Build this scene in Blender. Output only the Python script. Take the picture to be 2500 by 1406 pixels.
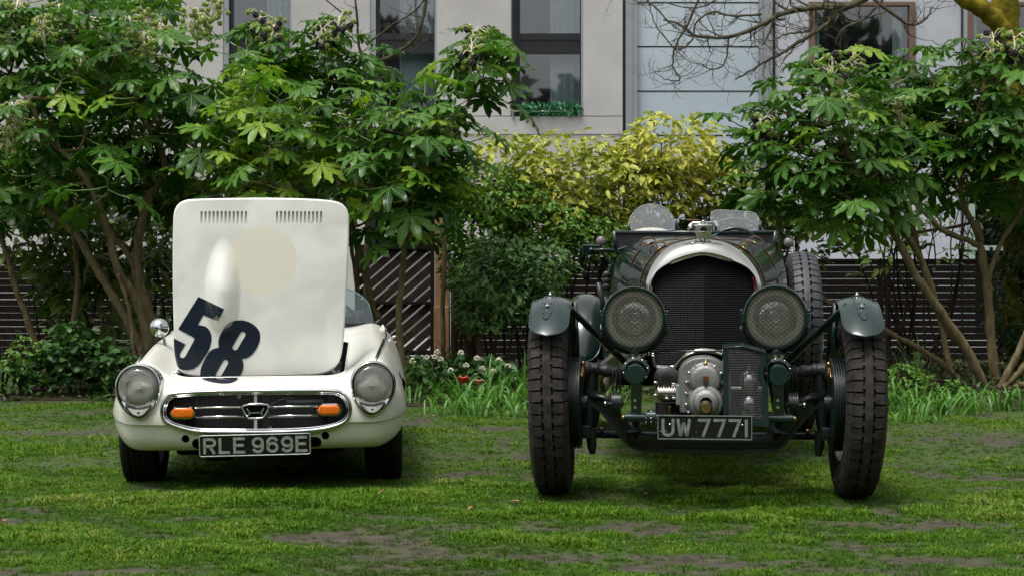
import bpy, bmesh, math, random
import numpy as np
from mathutils import Vector, Matrix, Euler, noise
from mathutils.bvhtree import BVHTree
random.seed(7)
np.random.seed(7)
R = math.radians
PI = math.pi
for o in list(bpy.data.objects):
    bpy.data.objects.remove(o)
SC = bpy.context.scene
COL = SC.collection

# ------------------------------------------------------------------ camera
CAM_H, F_PX, HOR = 0.98, 4000.0, 685.0      # eye height, focal length and horizon row for a 2500 px wide frame
cam_d = bpy.data.cameras.new('camera')
cam = bpy.data.objects.new('camera', cam_d)
COL.objects.link(cam)
cam.location = (0, 0, CAM_H)
cam.rotation_euler = (R(90), 0, 0)
cam_d.sensor_width = 36
cam_d.lens = F_PX / 2500 * 36
cam_d.shift_y = -(703 - HOR) / 2500
cam_d.clip_end = 2000
cam_d.dof.use_dof = True
cam_d.dof.focus_distance = 7.6
cam_d.dof.aperture_fstop = 16.0
SC.camera = cam

# ------------------------------------------------------------------ sky and sun (soft, overcast)
SUN_EL, SUN_AZ = R(70), R(-140)             # azimuth: from +Y towards +X; behind the camera and a little to its left
w = bpy.data.worlds.new('World')
SC.world = w
w.use_nodes = True
nt = w.node_tree
for n in list(nt.nodes):
    nt.nodes.remove(n)
sky = nt.nodes.new('ShaderNodeTexSky')
sky.sky_type = 'NISHITA'
sky.sun_disc = False
sky.sun_elevation = SUN_EL
sky.sun_rotation = SUN_AZ
sky.air_density = 1.0
sky.dust_density = 4.0
sky.ozone_density = 1.0
hs = nt.nodes.new('ShaderNodeHueSaturation')
hs.inputs['Saturation'].default_value = 0.12
bg = nt.nodes.new('ShaderNodeBackground')
bg.inputs['Strength'].default_value = 0.13
wo = nt.nodes.new('ShaderNodeOutputWorld')
nt.links.new(sky.outputs[0], hs.inputs['Color'])
nt.links.new(hs.outputs[0], bg.inputs[0])
nt.links.new(bg.outputs[0], wo.inputs[0])
sun_d = bpy.data.lights.new('sun', 'SUN')
sun_d.energy = 1.5
sun_d.angle = R(16)
sun_d.color = (1.0, 0.97, 0.92)
sun = bpy.data.objects.new('sun', sun_d)
COL.objects.link(sun)
sdir = Vector((math.sin(SUN_AZ) * math.cos(SUN_EL), math.cos(SUN_AZ) * math.cos(SUN_EL), math.sin(SUN_EL)))
sun.rotation_euler = sdir.to_track_quat('Z', 'Y').to_euler()
SC.view_settings.view_transform = 'Standard'
SC.view_settings.look = 'None'
SC.view_settings.exposure = 0.65
SC.view_settings.gamma = 1.0
SC.view_settings.use_curve_mapping = False
SC.render.engine = 'CYCLES'
SC.cycles.use_denoising = True
SC.cycles.max_bounces = 8
SC.cycles.transparent_max_bounces = 12

# ------------------------------------------------------------------ helpers
def at(px, py, Y):
    """A point of the place at distance Y, read off the photograph's own scale."""
    return Vector(((px - 1250) * Y / F_PX, Y, CAM_H - (py - HOR) * Y / F_PX))

def tag(o, label=None, cat=None, group=None, kind=None):
    if label: o['label'] = label
    if cat: o['category'] = cat
    if group: o['group'] = group
    if kind: o['kind'] = kind
    return o

def empty(name, loc=(0, 0, 0), rot=(0, 0, 0), label=None, cat=None, group=None):
    o = bpy.data.objects.new(name, None)
    COL.objects.link(o)
    o.location = loc
    o.rotation_euler = rot
    o.empty_display_size = 0.1
    return tag(o, label, cat, group)

def put(name, me, parent=None, mats=None, loc=None):
    o = bpy.data.objects.new(name, me)
    COL.objects.link(o)
    if mats is not None:
        me.materials.clear()
        for m in (mats if isinstance(mats, (list, tuple)) else [mats]):
            me.materials.append(m)
    if parent is not None: o.parent = parent
    if loc is not None: o.location = loc
    return o

class MB:
    """Collects shapes and links them as one mesh object."""
    def __init__(s):
        s.v, s.f, s.m, s.sm = [], [], [], []
    def add(s, vs, fs, mi=0, smooth=False):
        b = len(s.v)
        s.v.extend([tuple(p) for p in vs])
        for f in fs:
            s.f.append(tuple(b + i for i in f))
            s.m.append(mi)
            s.sm.append(smooth)
        return s
    def box(s, x0, x1, y0, y1, z0, z1, mi=0, M=None):
        vs = [Vector((x, y, z)) for x in (x0, x1) for y in (y0, y1) for z in (z0, z1)]
        if M is not None: vs = [M @ v for v in vs]
        return s.add(vs, [(0, 1, 3, 2), (4, 6, 7, 5), (0, 4, 5, 1), (2, 3, 7, 6), (0, 2, 6, 4), (1, 5, 7, 3)], mi)
    def bbox(s, x0, x1, y0, y1, z0, z1, b=0.005, mi=0, M=None):
        """box with chamfered edges"""
        bm = bmesh.new()
        bmesh.ops.create_cube(bm, size=1)
        for v in bm.verts:
            v.co = Vector((x0 + (v.co.x + .5) * (x1 - x0), y0 + (v.co.y + .5) * (y1 - y0), z0 + (v.co.z + .5) * (z1 - z0)))
        bmesh.ops.bevel(bm, geom=list(bm.edges), offset=b, segments=2, affect='EDGES', profile=.5)
        bm.verts.index_update()
        vs = [(M @ v.co if M is not None else v.co.copy()) for v in bm.verts]
        fs = [[v.index for v in f.verts] for f in bm.faces]
        bm.free()
        return s.add(vs, fs, mi)
    def tube(s, pts, r, n=8, mi=0, cap=True, closed=False, sq=None):
        pts = [Vector(p) for p in pts]
        N = len(pts)
        rr = r if isinstance(r, (list, tuple)) else [r] * N
        vs, fs = [], []
        up = None
        for i, p in enumerate(pts):
            if closed:
                t = pts[(i + 1) % N] - pts[i - 1]
            else:
                t = pts[min(i + 1, N - 1)] - pts[max(i - 1, 0)]
            if t.length < 1e-9: t = Vector((0, 0, 1))
            t.normalize()
            if up is None:
                a = Vector((0, 0, 1)) if abs(t.z) < .9 else Vector((1, 0, 0))
                up = (a - t * a.dot(t)).normalized()
            else:
                up = up - t * up.dot(t)
                if up.length < 1e-6:
                    a = Vector((0, 0, 1)) if abs(t.z) < .9 else Vector((1, 0, 0))
                    up = a - t * a.dot(t)
                up.normalize()
            bi = t.cross(up)
            ku, kb = (1, 1) if sq is None else sq
            for k in range(n):
                an = 2 * PI * k / n
                vs.append(p + (up * math.cos(an) * ku + bi * math.sin(an) * kb) * rr[i])
        for i in range(N if closed else N - 1):
            j = (i + 1) % N
            for k in range(n):
                fs.append((i * n + k, i * n + (k + 1) % n, j * n + (k + 1) % n, j * n + k))
        s.add(vs, fs, mi, n > 4)
        if cap and not closed:
            b = len(s.v) - len(vs)
            s.f.append(tuple(b + k for k in reversed(range(n)))); s.m.append(mi); s.sm.append(False)
            s.f.append(tuple(b + (N - 1) * n + k for k in range(n))); s.m.append(mi); s.sm.append(False)
        return s
    def lathe(s, prof, M=None, n=32, mi=0, a0=0, a1=2 * PI, smooth=True, cap=False):
        """prof: list of (radius, height) turned about local Z, then moved by M"""
        full = abs(a1 - a0 - 2 * PI) < 1e-6
        cnt = n if full else n + 1
        vs, fs = [], []
        for (r, h) in prof:
            for k in range(cnt):
                a = a0 + (a1 - a0) * k / n
                p = Vector((r * math.cos(a), r * math.sin(a), h))
                vs.append(M @ p if M is not None else p)
        for i in range(len(prof) - 1):
            for k in range(n):
                k2 = (k + 1) % cnt
                fs.append((i * cnt + k, i * cnt + k2, (i + 1) * cnt + k2, (i + 1) * cnt + k))
        return s.add(vs, fs, mi, smooth)
    def cyl(s, p0, p1, r, n=16, mi=0, r1=None):
        p0, p1 = Vector(p0), Vector(p1)
        return s.tube([p0, p1], [r, r if r1 is None else r1], n, mi)
    def grid(s, P, mi=0, smooth=True, closeu=False, closev=False):
        """P[i][j] points"""
        ni, nj = len(P), len(P[0])
        vs = [p for row in P for p in row]
        fs = []
        for i in range(ni if closeu else ni - 1):
            for j in range(nj if closev else nj - 1):
                i2, j2 = (i + 1) % ni, (j + 1) % nj
                fs.append((i * nj + j, i2 * nj + j, i2 * nj + j2, i * nj + j2))
        return s.add(vs, fs, mi, smooth)
    def prism(s, poly, y0, y1, mi=0, M=None):
        """polygon in x,z extruded along y"""
        n = len(poly)
        vs = [Vector((p[0], y0, p[1])) for p in poly] + [Vector((p[0], y1, p[1])) for p in poly]
        if M is not None: vs = [M @ v for v in vs]
        fs = [tuple(range(n)), tuple(reversed(range(n, 2 * n)))]
        fs += [(i, i + n, (i + 1) % n + n, (i + 1) % n) for i in range(n)]
        return s.add(vs, fs, mi)
    def ball(s, c, r, n=10, mi=0, sc=(1, 1, 1), M=None):
        c = Vector(c)
        vs, fs = [], []
        m = max(4, n // 2)
        for i in range(m + 1):
            th = PI * i / m
            for k in range(n):
                a = 2 * PI * k / n
                p = Vector((math.sin(th) * math.cos(a) * r * sc[0], math.sin(th) * math.sin(a) * r * sc[1], math.cos(th) * r * sc[2]))
                if M is not None: p = M @ p
                vs.append(c + p)
        for i in range(m):
            for k in range(n):
                fs.append((i * n + k, i * n + (k + 1) % n, (i + 1) * n + (k + 1) % n, (i + 1) * n + k))
        return s.add(vs, fs, mi, True)
    def mesh(s, name, sharp=None):
        me = bpy.data.meshes.new(name)
        me.from_pydata(s.v, [], s.f)
        me.polygons.foreach_set('material_index', s.m)
        me.polygons.foreach_set('use_smooth', [bool(x) for x in s.sm])
        me.update()
        return me
    def build(s, name, mats, parent=None, fix=True, sharp=None):
        me = s.mesh(name)
        if fix or sharp:
            bm = bmesh.new(); bm.from_mesh(me)
            bmesh.ops.remove_doubles(bm, verts=bm.verts, dist=1e-6)
            if fix: bmesh.ops.recalc_face_normals(bm, faces=bm.faces)
            bm.to_mesh(me); bm.free()
        if sharp is not None:
            me.polygons.foreach_set('use_smooth', [True] * len(me.polygons))
            me.set_sharp_from_angle(angle=R(sharp))
        return put(name, me, parent, mats)

def frame(o, zdir, xdir=None):
    """matrix whose local Z points along zdir, at o"""
    z = Vector(zdir).normalized()
    a = Vector(xdir) if xdir is not None else (Vector((0, 0, 1)) if abs(z.z) < .9 else Vector((0, 1, 0)))
    x = (a - z * a.dot(z)).normalized()
    y = z.cross(x)
    M = Matrix((x, y, z)).transposed().to_4x4()
    M.translation = Vector(o)
    return M

def catmull(pts, k=6, closed=False):
    pts = [Vector(p) for p in pts]
    n = len(pts)
    out = []
    for i in range(n if closed else n - 1):
        if closed:
            a, b, c, d = pts[i - 1], pts[i], pts[(i + 1) % n], pts[(i + 2) % n]
        else:
            a, b, c, d = pts[max(i - 1, 0)], pts[i], pts[i + 1], pts[min(i + 2, n - 1)]
        for j in range(k):
            t = j / k
            out.append(.5 * ((2 * b) + (c - a) * t + (2 * a - 5 * b + 4 * c - d) * t * t + (3 * b - a - 3 * c + d) * t ** 3))
    if not closed: out.append(pts[-1].copy())
    return out

def lerp1(x, xs, ys):
    return float(np.interp(x, xs, ys))

def sstep(a, b, x):
    t = min(1, max(0, (x - a) / (b - a)))
    return t * t * (3 - 2 * t)

# ------------------------------------------------------------------ materials
def newmat(name):
    m = bpy.data.materials.new(name)
    m.use_nodes = True
    nt = m.node_tree
    return m, nt, nt.nodes['Principled BSDF']

def pbr(name, col, rough=.5, metal=0., col2=None, nscale=8., namt=.5, bump=0., bscale=60., coat=0., rvar=0., spec=None, trans=0., ior=None, detail=4, stretch=None, wear=None):
    m, nt, b = newmat(name)
    L = nt.links.new
    b.inputs['Base Color'].default_value = (*col, 1)
    b.inputs['Roughness'].default_value = rough
    b.inputs['Metallic'].default_value = metal
    if coat: b.inputs['Coat Weight'].default_value = coat; b.inputs['Coat Roughness'].default_value = .05
    if spec is None and rough >= .6: spec = .15
    if spec is not None: b.inputs['Specular IOR Level'].default_value = spec
    if trans: b.inputs['Transmission Weight'].default_value = trans
    if ior: b.inputs['IOR'].default_value = ior
    tc = None
    def coords():
        nonlocal tc
        if tc is None:
            tc = nt.nodes.new('ShaderNodeTexCoord')
            if stretch:
                mp = nt.nodes.new('ShaderNodeMapping')
                mp.inputs['Scale'].default_value = stretch
                L(tc.outputs['Object'], mp.inputs['Vector'])
                tc2 = mp.outputs['Vector']
            else:
                tc2 = tc.outputs['Object']
            tc = tc2
        return tc
    if col2 is not None:
        n = nt.nodes.new('ShaderNodeTexNoise'); n.inputs['Scale'].default_value = nscale; n.inputs['Detail'].default_value = detail
        L(coords(), n.inputs['Vector'])
        r = nt.nodes.new('ShaderNodeValToRGB')
        r.color_ramp.elements[0].position = .5 - namt / 2 * .6; r.color_ramp.elements[1].position = .5 + namt / 2 * .6
        r.color_ramp.elements[0].color = (*col, 1); r.color_ramp.elements[1].color = (*col2, 1)
        L(n.outputs[0], r.inputs[0]); L(r.outputs[0], b.inputs['Base Color'])
        if rvar:
            mr = nt.nodes.new('ShaderNodeMapRange')
            mr.inputs['To Min'].default_value = max(0, rough - rvar); mr.inputs['To Max'].default_value = rough + rvar
            L(n.outputs[0], mr.inputs[0]); L(mr.outputs[0], b.inputs['Roughness'])
    if bump:
        n = nt.nodes.new('ShaderNodeTexNoise'); n.inputs['Scale'].default_value = bscale; n.inputs['Detail'].default_value = 4
        L(coords(), n.inputs['Vector'])
        bp = nt.nodes.new('ShaderNodeBump'); bp.inputs['Strength'].default_value = bump; bp.inputs['Distance'].default_value = .01
        L(n.outputs[0], bp.inputs['Height']); L(bp.outputs[0], b.inputs['Normal'])
    return m

def leafmat(name, c1, c2, c3, rough=.35, transl=.25, spots=None, scale=2.):
    """leaf green that varies from leaf to leaf and within a leaf"""
    m, nt, b = newmat(name)
    L = nt.links.new
    oi = nt.nodes.new('ShaderNodeObjectInfo')
    tc = nt.nodes.new('ShaderNodeTexCoord')
    geo = nt.nodes.new('ShaderNodeNewGeometry')
    n = nt.nodes.new('ShaderNodeTexNoise'); n.inputs['Scale'].default_value = scale
    L(geo.outputs['Position'], n.inputs['Vector'])
    ad = nt.nodes.new('ShaderNodeMath'); ad.operation = 'ADD'
    mu = nt.nodes.new('ShaderNodeMath'); mu.operation = 'MULTIPLY'; mu.inputs[1].default_value = .55
    m2 = nt.nodes.new('ShaderNodeMath'); m2.operation = 'MULTIPLY_ADD'; m2.inputs[1].default_value = 1.3; m2.inputs[2].default_value = -.4
    add2 = nt.nodes.new('ShaderNodeMath'); add2.operation = 'ADD'
    pi = nt.nodes.new('ShaderNodeMath'); pi.operation = 'MULTIPLY'; pi.inputs[1].default_value = .45
    L(geo.outputs['Random Per Island'], pi.inputs[0])
    L(oi.outputs['Random'], mu.inputs[0]); L(n.outputs[0], m2.inputs[0])
    L(mu.outputs[0], ad.inputs[0]); L(m2.outputs[0], ad.inputs[1])
    L(ad.outputs[0], add2.inputs[0]); L(pi.outputs[0], add2.inputs[1])
    r = nt.nodes.new('ShaderNodeValToRGB')
    r.color_ramp.elements[0].position = .15; r.color_ramp.elements[0].color = (*c1, 1)
    r.color_ramp.elements[1].position = .95; r.color_ramp.elements[1].color = (*c3, 1)
    e = r.color_ramp.elements.new(.55); e.color = (*c2, 1)
    L(add2.outputs[0], r.inputs[0])
    colout = r.outputs[0]
    if spots is not None:
        vn = nt.nodes.new('ShaderNodeTexNoise'); vn.inputs['Scale'].default_value = 55; vn.inputs['Detail'].default_value = 2
        L(geo.outputs['Position'], vn.inputs['Vector'])
        vr = nt.nodes.new('ShaderNodeValToRGB'); vr.color_ramp.elements[0].position = .46; vr.color_ramp.elements[1].position = .54
        L(vn.outputs[0], vr.inputs[0])
        mx = nt.nodes.new('ShaderNodeMix'); mx.data_type = 'RGBA'
        L(vr.outputs[0], mx.inputs[0]); L(colout, mx.inputs[6]); mx.inputs[7].default_value = (*spots, 1)
        colout = mx.outputs[2]
    L(colout, b.inputs['Base Color'])
    b.inputs['Roughness'].default_value = rough
    b.inputs['Specular IOR Level'].default_value = .26
    if transl:
        tr = nt.nodes.new('ShaderNodeBsdfTranslucent')
        br = nt.nodes.new('ShaderNodeMix'); br.data_type = 'RGBA'; br.blend_type = 'MULTIPLY'; br.inputs[0].default_value = 1
        L(colout, br.inputs[6]); br.inputs[7].default_value = (1.5, 1.6, .7, 1)
        L(br.outputs[2], tr.inputs[0])
        ms = nt.nodes.new('ShaderNodeMixShader'); ms.inputs[0].default_value = transl
        out = nt.nodes['Material Output']
        L(b.outputs[0], ms.inputs[1]); L(tr.outputs[0], ms.inputs[2]); L(ms.outputs[0], out.inputs['Surface'])
    return m

MT = {}
MT['chrome'] = pbr('chrome', (.62, .63, .64), .06, 1.0, col2=(.55, .56, .57), rvar=.03, nscale=30)
MT['german_silver'] = pbr('polished nickel silver', (.60, .59, .55), .06, 1.0, col2=(.52, .51, .48), nscale=10, rvar=.04)
MT['alloy'] = pbr('cast alloy', (.42, .42, .41), .42, 1.0, col2=(.27, .27, .27), nscale=12, rvar=.1, bump=.12, bscale=220)
MT['brass'] = pbr('brass', (.50, .33, .14), .32, 1.0, col2=(.34, .22, .10), nscale=40, rvar=.1)
MT['copper'] = pbr('copper', (.48, .23, .12), .35, 1.0, col2=(.3, .15, .09), nscale=40)
MT['rubber'] = pbr('tyre rubber', (.010, .0095, .009), .72, 0, col2=(.020, .018, .016), nscale=14, bump=.2, bscale=150, rvar=.1)
MT['dusty_rubber'] = pbr('worn tyre tread', (.022, .020, .0185), .85, 0, col2=(.052, .046, .040), nscale=25, bump=.5, bscale=350, detail=8)
MT['black'] = pbr('black paint', (.005, .005, .006), .38, 0, col2=(.014, .014, .015), nscale=20)
MT['void'] = pbr('shaded recess black', (.0015, .0015, .0015), .9)  # near-black: dark of slots, arches and openings put into colour; also black parts
MT['green'] = pbr('racing green paint', (.0025, .012, .0095), .18, 0, col2=(.004, .016, .013), nscale=6, coat=.6, rvar=.04)
MT['green_matt'] = pbr('satin green enamel', (.007, .021, .020), .26, 0, col2=(.009, .026, .025), nscale=9, coat=.2)
MT['glass'] = pbr('clear glass', (.97, 1, .99), .02, 0, trans=1.0, ior=1.45)

def thin_glass(name, tint, a=.80, rough=.02):
    m, nt, b = newmat(name)
    nt.nodes.remove(b)
    g = nt.nodes.new('ShaderNodeBsdfGlossy'); g.inputs['Roughness'].default_value = rough
    t = nt.nodes.new('ShaderNodeBsdfTransparent'); t.inputs[0].default_value = (*tint, 1)
    fr = nt.nodes.new('ShaderNodeFresnel'); fr.inputs[0].default_value = 1.5
    ad = nt.nodes.new('ShaderNodeMath'); ad.operation = 'ADD'; ad.inputs[1].default_value = 1 - a; ad.use_clamp = True
    ms = nt.nodes.new('ShaderNodeMixShader')
    nt.links.new(fr.outputs[0], ad.inputs[0]); nt.links.new(ad.outputs[0], ms.inputs[0]); nt.links.new(t.outputs[0], ms.inputs[1]); nt.links.new(g.outputs[0], ms.inputs[2])
    nt.links.new(ms.outputs[0], nt.nodes['Material Output'].inputs[0])
    return m
thin_glass_early = thin_glass
def pressed_glass(name, tint, dif, amt):
    m = thin_glass(name, tint, .97)
    nt = m.node_tree; out = nt.nodes['Material Output']; src = out.inputs[0].links[0].from_socket
    d = nt.nodes.new('ShaderNodeBsdfDiffuse'); d.inputs[0].default_value = (*dif, 1)
    t = nt.nodes.new('ShaderNodeBsdfTranslucent'); t.inputs[0].default_value = (*dif, 1)
    a = nt.nodes.new('ShaderNodeMixShader'); a.inputs[0].default_value = .4
    nt.links.new(d.outputs[0], a.inputs[1]); nt.links.new(t.outputs[0], a.inputs[2])
    ms = nt.nodes.new('ShaderNodeMixShader'); ms.inputs[0].default_value = amt
    nt.links.new(src, ms.inputs[1]); nt.links.new(a.outputs[0], ms.inputs[2]); nt.links.new(ms.outputs[0], out.inputs[0])
    return m
# =================================================================== ground and lawn
def fbm(x, y, z=0., o=4):
    v, a, f = 0., 1., 1.
    for _ in range(o):
        v += a * noise.noise(Vector((x * f, y * f, z + f))); a *= .5; f *= 2.05
    return v
MUD = [(-.95, 11.3, 1.3, .5), (.2, 9.3, .55, 1.1), (3.0, 10.0, 1.1, .55), (2.6, 8.4, .8, .5), (1.7, 6.7, .7, .25), (.6, 6.5, .55, .2), (.35, 5.8, .5, .18), (-1.3, 6.35, .28, .12), (-.8, 6.2, .3, .12), (1.9, 5.7, .6, .15), (-1.6, 5.55, .4, .12), (.9, 5.55, .35, .1), (-2.9, 10.6, .5, .3), (2.3, 6.2, .4, .15), (-2.1, 7.3, .3, .2), (1.25, 6.1, .35, .12), (1.0, 7.0, .9, .15)]
LUSH = [(-1.2, 7.35, 1.2, .25), (1.0, 6.85, 1.5, .18), (2.2, 7.0, .4, .3), (-1.9, 6.3, .4, .4), (1.2, 8.5, .8, .6), (-3.2, 9.5, .5, .7)]
def grassy(x, y):
    g = .57 + .58 * fbm(x * 1.3, y * 2.0, 3.1) + .50 * fbm(x * 4.2, y * 7.5, 9.)
    rag = .55 + 1.3 * fbm(x * 6., y * 9., 21., 3)
    for mx, my, rx, ry in MUD:
        d = ((x - mx) / rx) ** 2 + ((y - my) / ry) ** 2
        if d < 3: g -= .75 * math.exp(-d * 1.0) * max(0., rag)
    for mx, my, rx, ry in LUSH:
        d = ((x - mx) / rx) ** 2 + ((y - my) / ry) ** 2
        if d < 4: g += .5 * math.exp(-d)
    return max(0., min(1.15, g))
def gz(x, y):
    return .010 * fbm(x * .9, y * .9, 5.)
def soilmat():
    m, nt, b = newmat('damp soil with moss')
    L = nt.links.new
    at_ = nt.nodes.new('ShaderNodeAttribute'); at_.attribute_name = 'grassy'
    geo = nt.nodes.new('ShaderNodeNewGeometry')
    n = nt.nodes.new('ShaderNodeTexNoise'); n.inputs['Scale'].default_value = 14; n.inputs['Detail'].default_value = 8
    L(geo.outputs['Position'], n.inputs['Vector'])
    r1 = nt.nodes.new('ShaderNodeValToRGB'); r1.color_ramp.elements[0].position = .35; r1.color_ramp.elements[1].position = .68
    r1.color_ramp.elements[0].color = (.026, .020, .012, 1); r1.color_ramp.elements[1].color = (.078, .062, .040, 1)
    L(n.outputs[0], r1.inputs[0])
    n2 = nt.nodes.new('ShaderNodeTexNoise'); n2.inputs['Scale'].default_value = 40; n2.inputs['Detail'].default_value = 6
    L(geo.outputs['Position'], n2.inputs['Vector'])
    r2 = nt.nodes.new('ShaderNodeValToRGB'); r2.color_ramp.elements[0].color = (.022, .040, .004, 1); r2.color_ramp.elements[1].color = (.06, .10, .010, 1)
    L(n2.outputs[0], r2.inputs[0])
    mx = nt.nodes.new('ShaderNodeMix'); mx.data_type = 'RGBA'
    mr = nt.nodes.new('ShaderNodeMapRange'); mr.inputs['From Min'].default_value = .05; mr.inputs['From Max'].default_value = .42
    L(at_.outputs['Fac'], mr.inputs[0])
    L(mr.outputs[0], mx.inputs[0]); L(r1.outputs[0], mx.inputs[6]); L(r2.outputs[0], mx.inputs[7])
    L(mx.outputs[2], b.inputs['Base Color'])
    b.inputs['Roughness'].default_value = .85
    bp = nt.nodes.new('ShaderNodeBump'); bp.inputs['Strength'].default_value = .7; bp.inputs['Distance'].default_value = .02
    n3 = nt.nodes.new('ShaderNodeTexNoise'); n3.inputs['Scale'].default_value = 60; n3.inputs['Detail'].default_value = 8
    L(geo.outputs['Position'], n3.inputs['Vector']); L(n3.outputs[0], bp.inputs['Height']); L(bp.outputs[0], b.inputs['Normal'])
    return m
MT['soil'] = soilmat()
gx = [-150, -60, -25, -12] + list(np.arange(-6.5, 6.51, .07)) + [12, 25, 60, 150]
gy = [-150, -60, -20, -5, 2, 4] + list(np.arange(4.8, 9, .055)) + list(np.arange(9, 20, .12)) + [22, 26, 32, 60, 160]
gv, gc = [], []
for y in gy:
    for x in gx:
        inn = abs(x) < 6.6 and 4.5 < y < 20
        gv.append((x, y, gz(x, y) if inn and y < 16 else 0.)); gc.append(grassy(x, y) if inn else .8)
nx = len(gx)
gf = [(j * nx + i, j * nx + i + 1, (j + 1) * nx + i + 1, (j + 1) * nx + i) for j in range(len(gy) - 1) for i in range(nx - 1)]
gme = bpy.data.meshes.new('ground'); gme.from_pydata(gv, [], gf)
at_ = gme.attributes.new('grassy', 'FLOAT', 'POINT'); at_.data.foreach_set('value', gc)
gme.polygons.foreach_set('use_smooth', [True] * len(gme.polygons))
tag(put('ground', gme, None, MT['soil']), kind='structure')

# ---- grass: instanced tufts
def grassmat():
    m, nt, b = newmat('grass blades')
    L = nt.links.new
    a = nt.nodes.new('ShaderNodeAttribute'); a.attribute_name = 'tint'; a.attribute_type = 'INSTANCER'
    g = nt.nodes.new('ShaderNodeNewGeometry')
    ad = nt.nodes.new('ShaderNodeMath'); ad.operation = 'MULTIPLY_ADD'; ad.inputs[1].default_value = .42; 
    L(g.outputs['Random Per Island'], ad.inputs[0]); L(a.outputs['Fac'], ad.inputs[2])
    r = nt.nodes.new('ShaderNodeValToRGB')
    el = r.color_ramp.elements
    el[0].position = 0; el[0].color = (.070, .064, .026, 1)
    el[1].position = 1.; el[1].color = (.34, .31, .14, 1)
    for p, c in ((.16, (.062, .075, .016)), (.3, (.038, .095, .007)), (.6, (.068, .175, .007)), (.82, (.135, .25, .012)), (.93, (.24, .27, .05))):
        e = el.new(p); e.color = (*c, 1)
    L(ad.outputs[0], r.inputs[0]); L(r.outputs[0], b.inputs['Base Color'])
    b.inputs['Roughness'].default_value = .5; b.inputs['Specular IOR Level'].default_value = .15
    tr = nt.nodes.new('ShaderNodeBsdfTranslucent'); L(r.outputs[0], tr.inputs[0])
    ms = nt.nodes.new('ShaderNodeMixShader'); ms.inputs[0].default_value = .3
    L(b.outputs[0], ms.inputs[1]); L(tr.outputs[0], ms.inputs[2]); L(ms.outputs[0], nt.nodes['Material Output'].inputs[0])
    return m
MT['grass'] = grassmat()
def tuft(nb, hmin, hmax, spread, flop, wd=.0028):
    mb = MB()
    for k in range(nb):
        a = random.uniform(0, 2 * PI); r_ = spread * math.sqrt(random.random())
        x, y = r_ * math.cos(a), r_ * math.sin(a)
        h = random.uniform(hmin, hmax)
        d = random.uniform(0, 2 * PI); fl = random.uniform(.15, flop)
        dx, dy = math.cos(d), math.sin(d)
        px, py = -dy, dx
        L_ = h * 1.25
        pts = []
        for t in (0, .38, .72, 1):
            ang = PI / 2 - fl * t * 1.25
            pts.append((x + dx * L_ * t * math.cos(ang) * 1.0, y + dy * L_ * t * math.cos(ang), max(.001, L_ * t * math.sin(ang) - .004)))
        ws_ = [wd, wd * 1.1, wd * .75, 0]
        vs = []
        for (a_, b_, c_), w_ in zip(pts[:-1], ws_):
            vs += [(a_ - px * w_ / 1, b_ - py * w_, c_), (a_ + px * w_, b_ + py * w_, c_)]
        vs.append(pts[-1])
        mb.add(vs, [(0, 1, 3, 2), (2, 3, 5, 4), (4, 5, 6)], 0, True)
    return mb.mesh('grass_tuft')
tcol = bpy.data.collections.new('grass_tufts')
for spec in ((15, .018, .042, .055, 1.35), (14, .02, .05, .055, 1.5), (16, .010, .026, .065, 1.6), (16, .025, .055, .040, 1.0), (14, .012, .035, .08, 1.7)):
    me = tuft(*spec); me.materials.append(MT['grass'])
    o = bpy.data.objects.new('grass_tuft', me); tcol.objects.link(o)
rng = np.random.default_rng(11)
pts, rot, scl, tint, var = [], [], [], [], []
N_T = 112000
k = 0
while k < N_T:
    Y = math.sqrt(rng.uniform(5.0 ** 2, 14.4 ** 2)) if rng.random() < .55 else rng.uniform(5.0, 8.6)
    x = rng.uniform(-.345, .345) * Y
    k += 1
    g = grassy(x, Y)
    keep = sstep(.05, .70, g)
    if rng.random() > keep * .90 + .09: continue
    pts.append((x, Y, gz(x, Y))); rot.append(rng.uniform(0, 2 * PI))
    big = sstep(.6, 1.1, g)
    scl.append((.33 + .42 * big) * rng.uniform(.6, 1.3))
    t = .02 + .30 * (fbm(x * .8, Y * .8, 40.) + .5) + .34 * sstep(.25, 1.0, g) + rng.uniform(-.08, .08) + .12 * fbm(x * 4, Y * 6, 60., 2)
    if rng.random() < .06: t += .28
    tint.append(max(.0, min(.62, t))); 
    var.append(3 if (big > .6 and rng.random() < .5) else int(rng.integers(0, 5)) if rng.random() < .9 else 4)
pm = bpy.data.meshes.new('grass'); pm.from_pydata(pts, [], [])
for nm, ty, dt in (('rotz', 'FLOAT', rot), ('scl', 'FLOAT', scl), ('tint', 'FLOAT', tint), ('variant', 'INT', var)):
    a = pm.attributes.new(nm, ty, 'POINT'); a.data.foreach_set('value', dt)
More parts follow.
